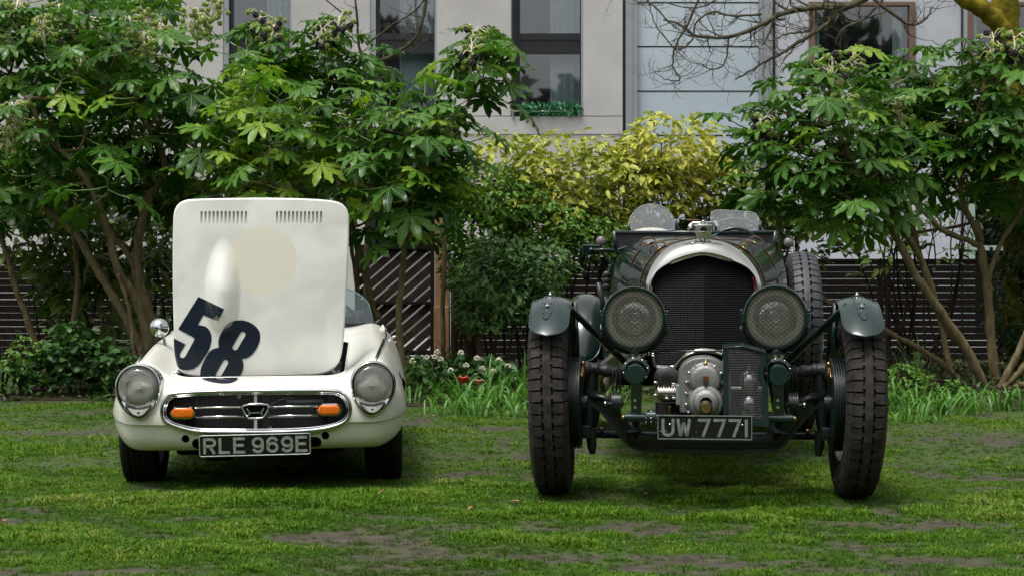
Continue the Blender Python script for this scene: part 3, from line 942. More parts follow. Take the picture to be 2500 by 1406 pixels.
# grille surround
gp = []
for px, py in GRILLE_PX:
    p = hl(px, py, -.54)
    q = h_on(1250 + (px - 1250), py, 0)
    y = h_front(p.x) + .0
    z = p.z
    k = ((z - .34) / .12) ** 2 * .012
    gp.append(Vector((p.x, y + k - .006, p.z)))
gsm = catmull(gp, 6, closed=True)
cen = sum(gsm, Vector()) / len(gsm)
MB().tube(gsm, .0115, 12, closed=True).build('grille_surround', MT['chrome'], hcar)
inner = [cen + (p - cen) * 1 for p in gsm]
MB().tube([Vector((p.x * .972 + cen.x * .028, p.y + .012, p.z + (cen.z - p.z) * .13)) for p in gsm], .006, 8, closed=True).build('inner_trim', MT['chrome'], hcar)
# diamond mesh filling the grille
poly2 = [(p.x, p.z) for p in gr_s]
def inside(x, z, poly):
    c_ = False; n = len(poly); j = n - 1
    for i in range(n):
        xi, zi = poly[i]; xj, zj = poly[j]
        if (zi > z) != (zj > z) and x < (xj - xi) * (z - zi) / (zj - zi) + xi: c_ = not c_
        j = i
    return c_
def clipped_lines(poly, ang, pitch, y_of, r, mb, nseg=120, mi=0, n=3):
    xs_ = [p[0] for p in poly]; zs_ = [p[1] for p in poly]
    cx, cz = (min(xs_) + max(xs_)) / 2, (min(zs_) + max(zs_)) / 2
    Rr = math.hypot(max(xs_) - min(xs_), max(zs_) - min(zs_)) / 2
    d = (math.cos(ang), math.sin(ang)); nn = (-d[1], d[0])
    k = -int(Rr / pitch) - 1
    while k * pitch < Rr:
        run = []
        for i in range(nseg + 1):
            t = -Rr + 2 * Rr * i / nseg
            x, z = cx + d[0] * t + nn[0] * k * pitch, cz + d[1] * t + nn[1] * k * pitch
            if inside(x, z, poly): run.append(Vector((x, y_of(x, z), z)))
            else:
                if len(run) > 1: mb.tube([run[0], run[len(run) // 2], run[-1]] if len(run) > 2 else run, r, n, mi, cap=False)
                run = []
        if len(run) > 1: mb.tube([run[0], run[-1]], r, n, mi, cap=False)
        k += 1
gm = MB()
for a in (R(33), R(-33)):
    clipped_lines(poly2, a, .0105, lambda x, z: h_front(x) + .045, .0009, gm)
MT['wire'] = pbr('dull steel wire', (.06, .06, .06), .45, .7)
tag(gm.build('grille_mesh', MT['wire'], hcar, fix=False), kind='stuff')
# things behind the mesh: radiator edge, dark red panel, pipe
bh = MB()
bh.box(-.30, .30, -.37, -.365, .29, .46, 0)
for k in range(26): bh.box(-.29 + k * .0226, -.286 + k * .0226, -.377, -.37, .30, .45, 0)
bh.build('radiator', [MT['dark_bay']], hcar)
for q in ((.33, .40, .44), (-.40, -.345, .42), (.02, .05, .44)): MB().box(q[0], q[1], -.40, -.39, .27, q[2]).build('inner_panel', MT['maroon'], hcar)
p0, p1 = hl(700, 979, -.47), hl(790, 978, -.47)
MB().tube([p0, p1], .009, 8).tube([hl(655, 1000, -.45), hl(662, 985, -.45), hl(690, 972, -.45), hl(720, 970, -.45)], .003, 6).build('coolant_pipe', [pbr('weathered aluminium', (.35, .36, .36), .45, .8)], hcar)
# chrome bars, badge frame, centre strut
bars = MB()
for py in (993.5, 1016.0):
    for a, b in ((476, 598), (654, 777)):
        A, B = hl(a, py + (625 - a) * .012, -.56), hl(b, py + (625 - b) * .012, -.56)
        A.y = h_front(A.x) - .004; B.y = h_front(B.x) - .004
        bars.tube([A, B], .0068, 8, sq=(1, .8))
bars.build('grille_bar', MT['chrome'], hcar)
b = MB()
for a_, c_ in ((958, 985), (1024, 1050)):
    A, B = hl(624, a_, -.53), hl(624, c_, -.53)
    b.box(A.x - .007, A.x + .007, -.535, -.525, B.z, A.z)
A = hl(624, 1050, -.53); b.box(A.x - .03, A.x + .03, -.54, -.53, A.z - .004, A.z + .004)
b.build('grille_strut', MT['ivory'], hcar)
fr = [hl(x, y, -.58) for x, y in ((594, 990), (654, 988), (645, 1016), (635, 1020), (613, 1020.5), (603, 1017))]
fr = [Vector((p.x, -.572, p.z)) for p in fr]
bd = MB().tube(catmull(fr, 3, closed=True), .0055, 8, closed=True)
bd.build('badge_frame', MT['chrome'], hcar)
bk_ = MB(); bk_.prism([(p.x, p.z) for p in fr], -.566, -.562); bk_.build('badge_backing', MT['void'], hcar)
def ribbon(mb, pts, w, y0, y1, mi=0, M=None, w1=None):
    """stroke of width w along a polyline in x,z, extruded y0..y1"""
    pts = [Vector((p[0], 0, p[1])) for p in pts]
    L_, R_ = [], []
    n = len(pts)
    for i, p in enumerate(pts):
        ww = w if w1 is None else w + (w1 - w) * i / (n - 1)
        d0 = (pts[i] - pts[i - 1]).normalized() if i > 0 else (pts[1] - pts[0]).normalized()
        d1 = (pts[i + 1] - pts[i]).normalized() if i < n - 1 else d0
        n0, n1 = Vector((-d0.z, 0, d0.x)), Vector((-d1.z, 0, d1.x))
        m = (n0 + n1)
        m.normalize()
        s_ = ww / 2 / max(.35, m.dot(n0))
        L_.append(p + m * s_); R_.append(p - m * s_)
    for i in range(n - 1):
        q = [L_[i], L_[i + 1], R_[i + 1], R_[i]]
        vs = [Vector((v.x, y0, v.z)) for v in q] + [Vector((v.x, y1, v.z)) for v in q]
        if M is not None: vs = [M @ v for v in vs]
        mb.add(vs, [(0, 1, 2, 3), (7, 6, 5, 4), (0, 4, 5, 1), (2, 6, 7, 3), (1, 5, 6, 2), (3, 7, 4, 0)], mi)
def hpx(pts, yl): return [(p.x, p.z) for p in (hl(a, b, yl) for a, b in pts)]
bm_ = MB()
ribbon(bm_, hpx([(602.5, 995.5), (606, 1001), (609.5, 1007), (607.5, 1013)], -.575), .0068, -.580, -.572)
ribbon(bm_, hpx([(644.5, 994.5), (641.5, 1000), (638, 1006), (640.5, 1012)], -.575), .0068, -.580, -.572)
ribbon(bm_, hpx([(609, 1007), (638.5, 1006)], -.575), .0055, -.580, -.572)
bm_.build('badge', MT['chrome'], hcar)
# tabs at the grille edge
t = MB()
for px, py, s in ((584, 967, 1), (660, 1044, -1)):
    p = hl(px, py, -.545); t = MB(); t.prism([(p.x - .012, p.z + .010 * s), (p.x + .012, p.z + .010 * s), (p.x + .004, p.z - .010 * s), (p.x - .004, p.z - .010 * s)], -.545, -.542); t.build('mounting_tab', MT['alloy'], hcar)

# orange indicators
MT['orange'] = pbr('orange lens', (.88, .21, .012), .18, 0, col2=(.80, .16, .01), nscale=25, coat=.5)
ind_me = None
for px, py in ((446, 1007), (803, 999.5)):
    p = hl(px, py, -.555); y = h_front(p.x) - .008
    body = MB()
    out = rrect(-.060, .060, -.031, .031, .030, 8)
    inn = rrect(-.052, .052, -.023, .023, .0225, 8)
    mb = MB()
    rows = [[Vector((a, y + .03, b)) for a, b in out], [Vector((a, y, b)) for a, b in out], [Vector((a * .96, y - .007, b * .93)) for a, b in out], [Vector((a * 1.02, y - .008, b * 1.05)) for a, b in inn], [Vector((a, y - .002, b)) for a, b in inn]]
    mb.grid(rows, closev=True)
    hold = mb.build('indicator', MT['chrome'], hcar, sharp=50)
    hold.location = (p.x, 0, p.z)
    ln = MB()
    rr_ = [[Vector((a * k, y - .003 - h, b * k)) for a, b in inn] for k, h in ((1, 0), (.97, .008), (.85, .011), (.5, .013), (.02, .0135))]
    ln.grid(rr_, closev=True)
    for k in range(9):
        ln.box(-.04 + k * .01, -.0365 + k * .01, y - .0175, y - .012, -.016, .016)
    l_ = ln.build('lens', MT['orange'], hold, sharp=35)
    MB().ball((-.044, y - .014, 0), .0025, 6).ball((.044, y - .014, 0), .0025, 6).build('screw', MT['chrome'], hold)

MT['screen'] = thin_glass('tinted screen glass', (.72, .84, .84), .94)
# ---- headlamps
def lensmat():
    m, nt, b = newmat('ribbed headlamp glass')
    L = nt.links.new
    b.inputs['Base Color'].default_value = (.93, .95, .92, 1)
    b.inputs['Transmission Weight'].default_value = 1
    b.inputs['Roughness'].default_value = .04; b.inputs['IOR'].default_value = 1.18
    b.inputs['Specular IOR Level'].default_value = .8
    return m
MT['lens'] = lensmat()
MT['clearglass'] = pressed_glass('fluted lamp glass', (.98, .98, .97), (.74, .74, .68), .08)
MT['lens_clear'] = None
MT['reflector'] = pbr('silvered reflector', (.78, .79, .74), .09, 1.0, col2=(.48, .50, .46), nscale=15, rvar=.08)
MT['clearlens'] = pbr('clear parking lens', (.62, .61, .58), .25, 0, col2=(.42, .41, .38), nscale=30, bump=.3, bscale=160)
for si, (px, py) in enumerate(((338.5, 942.5), (911, 935))):
    c = hl(px, py, -.50)
    sd = -1 if si == 0 else 1
    tilt = Matrix.Translation(Vector((c.x, -.515, c.z))) @ Matrix.Rotation(R(-7), 4, 'X') @ Matrix.Rotation(R(4) * sd, 4, 'Z')
    root = MB()
    # teardrop outline
    def outl(k, r0=.104, tip=-.152):
        pts = []
        for i in range(48):
            a = 2 * PI * i / 48
            x, z = math.sin(a) * r0, math.cos(a) * r0
            if z < 0:
                f = (-z / r0)
                z = -r0 * f - (abs(tip) - r0) * f ** 1.6
                x = x * (1 - .12 * f ** 4) - .012 * sd * f ** 3
            pts.append(Vector((x * k, 0, z * k + (k - 1) * .0)))
        return pts
    rows = []
    for k, y in ((1.05, .085), (1.04, .03), (1.03, .0), (1.0, -.014), (.96, -.017), (.92, -.010), (.905, .004)):
        rows.append([tilt @ Vector((p.x, y, p.z)) for p in outl(k)])
    # inner ring circle
    for r_, y in ((.094, .006), (.0925, -.008), (.089, -.010), (.086, -.004)):
        ring = [tilt @ Vector((math.sin(2 * PI * i / 48) * r_, y, math.cos(2 * PI * i / 48) * r_)) for i in range(48)]
        rows.append(ring)
    root.grid(rows, closev=True)
    hb = root.build('headlight', MT['chrome'], hcar, sharp=60)
    # reflector and lens
    Z2 = tilt @ Matrix.Rotation(R(90), 4, 'X')   # lathe z -> -y local (towards viewer)
    MB().lathe([(.0865, .004), (.080, -.02), (.062, -.045), (.038, -.060), (.018, -.066), (.001, -.067)], Z2, 40).build('reflector', MT['reflector'], hb)
    MB().lathe([(.0865, .004), (.084, .010), (.07, .017), (.045, .022), (.02, .024), (.0005, .0245)], Z2, 40).build('lens_glass', MT['clearglass'], hb)
    MB().lathe([(.0215, -.060), (.0215, -.036), (.016, -.024), (.001, -.020)], Z2, 24).build('bulb_shield', MT['chrome'], hb)
    rb = MB()
    for k in range(-11, 12):
        x = k * .0072
        h = math.sqrt(max(0, .082 ** 2 - x * x))
        if h < .01: continue
        dm = .0225 * (1 - (x / .09) ** 2) + .001
        P = [(x, z, .0245 * (1 - (x * x + z * z) / .0874 ** 2) + .003) for z in np.linspace(-h * .93, h * .93, 7)]
        rb.tube([tilt @ Vector((a, -y_, z_)) for a, z_, y_ in P], .0007, 3, cap=False)
    rb.build('lens_ribs', pbr('glass flutes', (.20, .21, .19), .15, .3), hb, fix=False)
    plate = MB()
    for zz in (.006, -.012):
        vs = [tilt @ Vector((a, -.027, b + zz)) for a, b in ((-.019, 0), (.019, 0), (.019, .016), (-.019, .016))]
        plate.add(vs, [(0, 1, 2, 3)])
    plate.build('maker_plate', pbr('frosted glass patch', (.32, .34, .27), .4), hb)
    # crescent parking lamp
    cr = []
    top, bot = [], []
    for i in range(15):
        t = -1 + 2 * i / 14
        x = t * .060 - .006 * sd
        top.append((x + .0, -.104 + .016 * abs(t) ** 2.0 + .002))
        bot.append((x * .97, -.104 - .030 * (1 - abs(t) ** 2.2) - .004 + .018 * abs(t) ** 2))
    poly = top + bot[::-1]
    pr = MB(); pr.prism([(a, b) for a, b in poly], -.0165, 0, M=tilt)
    pr.build('parking_lamp', MT['clearlens'], hb)
    rim = [tilt @ Vector((a, -.0165, b)) for a, b in poly]
    MB().tube(rim, .0032, 6, closed=True).build('lamp_rim', MT['black'], hb)
    d = MB()
    for a, b in ((-.034, -.111), (.034, -.111), (0, -.119)): d.ball(tilt @ Vector((a - .006 * sd, -.0175, b)), .003 if b > -.115 else .008, 8, sc=(1, .3, 1))
    d.build('screw', MT['chrome'], hb)

# ---- bonnet: raised, hinged at the nose, panel with slots, bulge and rolled edge
BY = -.30                       # plane of the raised panel at its foot
bon_org = hl(625, 921, BY)
def bon_world(px, py):
    p = hl(px, py, BY); return (p.x - bon_org.x, p.z - bon_org.z)
MT['bonnet'] = bonnet_paint()
top_l, top_r = bon_world(418, 482), bon_world(851, 482)
OUT = []
def arc_pts(c, r, a0, a1, n=8, rx=None):
    return [(c[0] + (rx or r) * math.cos(R(a0 + (a1 - a0) * k / n)), c[1] + r * math.sin(R(a0 + (a1 - a0) * k / n))) for k in range(n + 1)]
BP = [(470, 483.5), (530, 482), (640, 480.8), (740, 482.5), (800, 486), (828, 492), (843, 504), (850, 522), (851, 545), (850, 600), (847, 680), (843, 760), (839, 820), (834, 858), (827, 882), (813, 900), (794, 911), (765, 916), (700, 918.5), (625, 920), (540, 920.5), (480, 919), (452, 914), (436, 903), (428, 886), (424, 860), (421.5, 800), (419, 720), (417.5, 620), (418, 540), (421, 512), (431, 495), (448, 486)]
OUT = [bon_world(a, b) for a, b in BP]
out_s = [(p.x, p.y) for p in catmull([Vector((a, b, 0)) for a, b in OUT], 3, closed=True)]
slots = []
for x0, x1, ya in ((488.5, 598, 516), (674.5, 782.5, 516)):
    for k in range(12):
        cx = x0 + (x1 - x0) * k / 11
        a = bon_world(cx, 516.0 + .0); b = bon_world(cx, 542.5)
        slots.append([(a[0] + .0052 * math.cos(t), a[1] + .004 * math.sin(t)) for t in np.linspace(0, PI, 5)] + [(b[0] + .0052 * math.cos(t), b[1] + .004 * math.sin(t)) for t in np.linspace(PI, 2 * PI, 5)])
def poly_dist(x, z, poly):
    best = 9
    n = len(poly)
    for i in range(n):
        ax, az = poly[i]; bx, bz = poly[(i + 1) % n]
        dx, dz = bx - ax, bz - az
        t = max(0, min(1, ((x - ax) * dx + (z - az) * dz) / (dx * dx + dz * dz + 1e-12)))
        best = min(best, math.hypot(x - ax - dx * t, z - az - dz * t))
    return best
bul_top, bul_bot = bon_world(541, 572), bon_world(538, 812)
def bon_y(x, z, edge=True):
    """height of the skin towards the viewer is negative y"""
    t = (bul_top[1] - z) / (bul_top[1] - bul_bot[1])
    y = .020 * (x / .43) ** 2 + .012 * ((z - .42) / .44) ** 2           # gentle crown
    if 0 < t < 1:
        wd = .082 * (math.sin(PI * min(1, t * .78 + 0.0) ** .85) ** .8) * (1 if t < .85 else 1 - ((t - .85) / .15) ** 2 * .35)
        cx = bul_top[0] + (bul_bot[0] - bul_top[0]) * t + .004
        hgt = .062 * sstep(0, .62, t) * (1 - sstep(.80, 1.0, t))
        u = (x - cx) / max(wd, .004)
        if abs(u) < 1: y -= hgt * math.cos(u * PI / 2) ** 1.0 * (1 - .0 * u)
    if edge:
        d = poly_dist(x, z, out_s)
        if d < .016: y += .013 * (1 - d / .016) ** 2
    return y
def fill2d(name, loops, cuts_x, cuts_z):
    cu = bpy.data.curves.new(name, 'CURVE'); cu.dimensions = '2D'; cu.fill_mode = 'BOTH'
    for lp in loops:
        sp = cu.splines.new('POLY'); sp.points.add(len(lp) - 1); sp.use_cyclic_u = True
        for i, (a, b) in enumerate(lp): sp.points[i].co = (a, b, 0, 1)
    o = bpy.data.objects.new(name, cu); COL.objects.link(o)
    dg = bpy.context.evaluated_depsgraph_get(); dg.update()
    me = bpy.data.meshes.new_from_object(o.evaluated_get(dg))
    bpy.data.objects.remove(o)
    bm = bmesh.new(); bm.from_mesh(me)
    bmesh.ops.remove_doubles(bm, verts=bm.verts, dist=1e-5)
    for c in cuts_x:
        bmesh.ops.bisect_plane(bm, geom=list(bm.verts) + list(bm.edges) + list(bm.faces), plane_co=(c, 0, 0), plane_no=(1, 0, 0), dist=1e-6)
    for c in cuts_z:
        bmesh.ops.bisect_plane(bm, geom=list(bm.verts) + list(bm.edges) + list(bm.faces), plane_co=(0, c, 0), plane_no=(0, 1, 0), dist=1e-6)
    return bm
def insetp(poly, d):
    n = len(poly); out = []
    for i in range(n):
        a, b, c = Vector(poly[i - 1]), Vector(poly[i]), Vector(poly[(i + 1) % n])
        t = (c - a).normalized(); nn = Vector((t.y, -t.x))
        out.append((b.x - nn.x * d, b.y - nn.y * d))
    return out
area = sum(out_s[i][0] * out_s[(i + 1) % len(out_s)][1] - out_s[(i + 1) % len(out_s)][0] * out_s[i][1] for i in range(len(out_s)))
sg = 1 if area > 0 else -1
ins = insetp(out_s, .009 * sg); ins2 = insetp(out_s, .0035 * sg)
bm = fill2d('bonnet', [ins] + slots, [(-.44 + i * .009) for i in range(98)], [(i * .009) for i in range(100)])
# rolled rim made of rings between the outline and the inset
for v in bm.verts:
    v.co = Vector((v.co.x, bon_y(v.co.x, v.co.y, False), v.co.y))
me = bpy.data.meshes.new('bonnet'); bm.to_mesh(me); bm.free()
bo = MB()
bo.v = [tuple(v.co) for v in me.vertices]; bo.f = [tuple(p.vertices) for p in me.polygons]; bo.m = [0] * len(bo.f); bo.sm = [True] * len(bo.f)
rings = []
for lp, dy in ((ins, 0), (ins2, .0015), (out_s, .006), (out_s, .013)):
    rings.append([Vector((a, bon_y(*((a, b) if dy < .005 else (a, b)), False) + dy, b)) for a, b in lp])
bo.grid(rings, closev=True)
# back skin
back = [Vector((a, bon_y(a, b, False) + .013, b)) for a, b in out_s]
bc = Vector((0, .035, .42))
bo.add(back + [bc], [(i, (i + 1) % len(back), len(back)) for i in range(len(back))], 0)
for sl in slots:
    P0 = [Vector((a, bon_y(a, b, False), b)) for a, b in sl]; P1 = [p + Vector((0, .014, 0)) for p in P0]
    bo.grid([P0, P1], mi=1, closev=True)
    bo.add(P1, [tuple(range(len(P1)))], 1)
lean = Matrix.Translation(bon_org) @ Matrix.Rotation(R(-3), 4, 'X')
for i, p in enumerate(bo.v): pass
hbon = bo.build('bonnet', [MT['bonnet'], MT['void']], hcar, fix=True, sharp=50)
hbon.matrix_local = lean
# the 58, printed on the skin
MT['navy'] = pbr('navy vinyl figure', (.012, .017, .030), .16, 0, col2=(.016, .022, .036), nscale=8, coat=.6)
five = [(482.6, 723.8), (549.8, 755.2), (534.3, 785), (494.5, 768.3), (481.7, 792.2), (499, 795.5), (507, 801), (512.5, 809.6), (515.6, 820), (515.4, 830), (511, 848.4), (504, 862), (496, 874), (489, 885), (482, 892.5), (470, 900.5), (455, 903), (444, 902), (436.5, 899), (431, 893), (428, 885), (425, 868), (422.6, 845), (421.8, 825), (451.8, 839.8), (437.8, 862), (437, 867), (439.3, 871.5), (443.5, 873), (447.6, 872.3), (451, 869), (461, 851), (472, 831), (473.6, 827), (472.5, 824), (469, 821.3), (433.3, 802.4)]
eight = [(p.x, p.y) for p in catmull([Vector((a, b, 0)) for a, b in [(591.6, 781), (606, 785), (618.5, 792), (628, 801), (633.8, 812), (634.4, 827.8), (630, 841), (624.5, 852), (617, 862.5), (608, 870), (599, 874), (590.5, 875.2)]], 3)] + \
        [(p.x, p.y) for p in catmull([Vector((a, b, 0)) for a, b in [(593.2, 884), (594, 893), (591.6, 904), (586, 915), (579, 926), (570.7, 931.5), (560, 934.6), (540, 935.3), (522, 932.8), (505, 928.7), (493, 924), (488.2, 916), (488.8, 902), (492.5, 890), (499.5, 875), (507, 862), (516, 853.5), (525, 849.5), (533.2, 847.8)]], 3)] + \
        [(p.x, p.y) for p in catmull([Vector((a, b, 0)) for a, b in [(532.2, 838), (533.5, 826), (539, 813), (546, 802), (554, 793.3), (563, 786.5), (575, 781.7)]], 3)]
def capsule(a, b, r, n=6):
    ang = math.atan2(b[1] - a[1], b[0] - a[0])
    return [(b[0] + r * math.cos(ang + t), b[1] + r * math.sin(ang + t)) for t in np.linspace(-PI / 2, PI / 2, n)] + [(a[0] + r * math.cos(ang + t), a[1] + r * math.sin(ang + t)) for t in np.linspace(PI / 2, 3 * PI / 2, n)]
h1 = capsule((592.3, 815.5), (573.5, 847.8), 6.8); h2 = capsule((550, 884), (532.3, 914), 7.0)
def figure(name, loops, keep):
    L2 = [[bon_world(a, b) for a, b in lp] for lp in loops]
    bm = fill2d(name, L2, [(-.44 + i * .009) for i in range(99)], [(-.09 + i * .009) for i in range(110)])
    bmesh.ops.delete(bm, geom=[f for f in bm.faces if not keep(f.calc_center_median())], context='FACES')
    return bm
zc = bon_world(600, 919.0)[1]
for nm, lps in (('number_five', [five]), ('number_eight', [eight, h1, h2])):
    bm = figure(nm, lps, lambda c: c.y > zc and inside(c.x, c.y, out_s))
    bmesh.ops.bisect_plane(bm, geom=list(bm.verts) + list(bm.edges) + list(bm.faces), plane_co=(0, zc, 0), plane_no=(0, 1, 0), clear_inner=True)
    for v in bm.verts:
        d = poly_dist(v.co.x, v.co.y, out_s)
        e = .0015 * (1 - min(1, d / .009)) + (.0045 * max(0, 1 - d / .0035))
        v.co = Vector((v.co.x, bon_y(v.co.x, v.co.y, False) - .0028 + e, v.co.y))
    me = bpy.data.meshes.new(nm); bm.to_mesh(me); bm.free()
    me.polygons.foreach_set('use_smooth', [True] * len(me.polygons))
    o = put(nm, me, hbon, MT['navy'])
# remaining foot of the 8 on the nose
bm = figure('figure_foot', [eight, h2], lambda c: c.y < zc + .02)
z2 = bon_world(600, 922.0)[1]
bmesh.ops.bisect_plane(bm, geom=list(bm.verts) + list(bm.edges) + list(bm.faces), plane_co=(0, z2, 0), plane_no=(0, 1, 0), clear_outer=True)
o_ = HMI @ Vector((0, 0, CAM_H))
for v in bm.verts:
    P = Vector((v.co.x + bon_org.x, BY, v.co.y + bon_org.z))
    hit, nrm, i, dist = HBODY.ray_cast(o_, (P - o_).normalized())
    if hit is not None and nrm.dot(P - o_) > 0: nrm = -nrm
    v.co = (hit + nrm * .0025 + Vector((0, -.002, .0015))) if hit is not None else P
me = bpy.data.meshes.new('figure_foot'); bm.to_mesh(me); bm.free()
me.polygons.foreach_set('use_smooth', [True] * len(me.polygons))
put('number_foot', me, hcar, MT['navy'])

# engine bay contents seen beside the bonnet
eb = MB()
eb.bbox(-.2, .2, -.05, .5, .3, .52, .02)
for k in range(6): eb.cyl((.28, .05 + k * .08, .42), (.36, .08 + k * .08, .50), .018, 10)
eb.bbox(.24, .37, .42, .56, .40, .55, .01)
eb.tube(catmull([(.36, -.25, .42), (.37, -.1, .52), (.35, .1, .50), (.30, .3, .55)], 5), .012, 8)
eb.build('engine', [pbr('oily alloy', (.10, .10, .10), .4, .7, col2=(.03, .03, .03), nscale=25)], hcar, sharp=40)
# pale lip round the opening
lip = []
for x, y in bay: lip.append(Vector((x, y, h_top(x, y) + .001)))
MB().tube(lip, .0045, 6, closed=True).build('bay_lip', MT['ivory'], hcar)
# hinge scoop left of the bonnet foot
p = h_on(428, 912, .004)
MB().ball(p, .02, 12, sc=(1.2, .4, .55)).build('hinge', MT['chrome'], hcar)

# ---- number plate
MT['plateblack'] = pbr('plate black', (.005, .006, .006), .3, 0, col2=(.009, .010, .009), nscale=40)
MT['plategrey'] = pbr('pressed silver character', (.50, .53, .51), .35, .5, col2=(.34, .37, .35), nscale=40)
def arc(cx, cz, rx, rz, a0, a1, n=10):
    return [(cx + rx * math.cos(R(a0 + (a1 - a0) * k / n)), cz + rz * math.sin(R(a0 + (a1 - a0) * k / n))) for k in range(n + 1)]
G = {   # strokes in a 1 wide x 1.5 high cell
    'R': [[(.1, 0), (.1, 1.5)], [(.1, 1.4), (.55, 1.4)] + arc(.58, 1.07, .33, .33, 90, -90, 8)[1:] + [(.1, .74)], [(.5, .72), (.88, 0)]],
    'L': [[(.1, 1.5), (.1, .1), (.95, .1)]],
    'E': [[(.95, 1.4), (.1, 1.4), (.1, .1), (.97, .1)], [(.1, .77), (.85, .77)]],
    '9': [arc(.5, 1.0, .38, .4, 0, 360, 18), arc(.5, .95, .38, .45, 0, -10, 2) + arc(.5, .5, .38, .4, 0, -165, 12)],
    '6': [arc(.5, .5, .38, .4, 0, 360, 18), arc(.5, .55, .38, .45, 180, 170, 2) + arc(.5, 1.0, .38, .4, 180, 15, 12)],
    'U': [[(.1, 1.5), (.1, .5)] + arc(.5, .5, .4, .4, 180, 360, 10) + [(.9, 1.5)]],
    'W': [[(.05, 1.5), (.25, 0.06)], [(.25, 0.06), (.5, 1.2)], [(.5, 1.2), (.75, 0.06)], [(.75, 0.06), (.95, 1.5)]],
    '7': [[(.02, 1.4), (.9, 1.4), (.42, 0)]],
    '1': [[(.5, 0), (.5, 1.5)]],
}
def plate_letters(text, widths, x0, z0, h, M, parent, mats, thick, depth=.003):
    x = x0
    for ch, (wd, adv) in zip(text, widths):
        if ch != ' ':
            lb = MB()
            for st in G[ch]:
                ribbon(lb, [(x + a * wd, z0 + (b / 1.5) * h) for a, b in st], thick, -depth, 0, 0, M)
            put('character', lb.mesh('character'), parent, mats)
        x += adv
c = hl(622.5, 1085.5, -.60)
PMx = Matrix.Translation((c.x, -.598, c.z)) @ Matrix.Rotation(R(-.6), 4, 'Y') @ Matrix.Rotation(R(3), 4, 'X')
pl = MB(); pw, ph = .506, .096
P = rrect(-pw / 2, pw / 2, -ph / 2, ph / 2, .008, 3)
pl.prism(P, 0, .004, M=PMx)
npl = pl.build('number_plate', MT['plateblack'], hcar)
MB().tube([PMx @ Vector((a, -.001, b)) for a, b in P], .0028, 6, closed=True).build('plate_rim', MT['plategrey'], npl)
wds = [(.058, .071), (.053, .066), (.056, .073), (.056, .067), (.056, .067), (.056, .067), (.056, .07)]
wds[2] = (.056, .084)
plate_letters('RLE969E', wds, -.236, -.036, .072, PMx @ Matrix.Translation((0, -.0005, 0)), npl, [MT['plategrey']], .0125)
MB().tube([(-.2, -.59, .23), (-.2, -.45, .23)], .008, 6).tube([(.2, -.59, .23), (.2, -.45, .23)], .008, 6).build('plate_bracket', MT['black'], hcar)

# ---- wheels
def road_tyre(parent, x, y, r, wdt, sd, name='wheel', grooves=4):
    """modern low tyre; x = centre of the tread"""
    M = Matrix.Translation((x, y, r - .012)) @ Matrix.Rotation(R(90), 4, 'Y')
    h = wdt / 2
    pr = [(r * .66, -h * .80), (r * .70, -h * .95), (r * .80, -h), (r * .90, -h * .97), (r * .965, -h * .88), (r * .99, -h * .78)]
    tr = []
    nG = grooves
    for k in range(nG + 1):
        a = -h * .72 + 1.44 * h * k / (nG + 1) ; b = -h * .72 + 1.44 * h * (k + 1) / (nG + 1)
        cc = 1 - .012 * ((a + b) / 2 / h) ** 2
        tr += [(r * cc, a + .0005), (r * cc, b - .006)]
        if k < nG: tr += [(r * cc - .007, b - .006), (r * cc - .007, b)]
    pr = pr + tr + [(a, -b) for a, b in reversed(pr)]
    mb = MB(); mb.lathe(pr, M, 56)
    wh = mb.build(name, MT['rubber'], parent, sharp=30)
    # sipes
    rm = MB(); rm.lathe([(r * .66, -h * .8), (r * .64, h * .3 * sd), (r * .60, h * .55 * sd), (r * .66, h * .82 * sd), (r * .68, h * .85 * sd)] if sd > 0 else [(r * .66, h * .8), (r * .64, h * .3 * sd), (r * .60, h * .55 * sd), (r * .66, h * .82 * sd), (r * .68, h * .85 * sd)], M, 40)
    for k in range(8):
        a = 2 * PI * k / 8
        d = Vector((math.cos(a), math.sin(a), 0))
        rm.tube([M @ (d * (r * .15) + Vector((0, 0, h * .45 * sd))), M @ (d * r * .62 + Vector((0, 0, h * .6 * sd)))], [.022, .014], 6)
    rm.cyl(M @ Vector((0, 0, h * .1 * sd)), M @ Vector((0, 0, h * .62 * sd)), .05, 16)
    rm.build('rim', pbr('silver alloy', (.45, .45, .46), .3, .9), wh, sharp=40)
    return wh
for sx in (-1, 1):
    for y in (0, 2.0):
        road_tyre(hcar, sx * (.588 if y == 0 else .535), y, .270, .185, sx)
# underside bits
ub = MB()
ub.bbox(-.40, .40, -.30, 2.4, .15, .24, .02)
ub.tube([(-.5, 0, .25), (0, 0, .22), (.5, 0, .25)], .025, 8)
ub.bbox(-.25, -.12, -.4, .0, .13, .22, .02); ub.bbox(.16, .29, -.4, .1, .135, .22, .02)
ub.build('underbody', MT['void'], hcar)

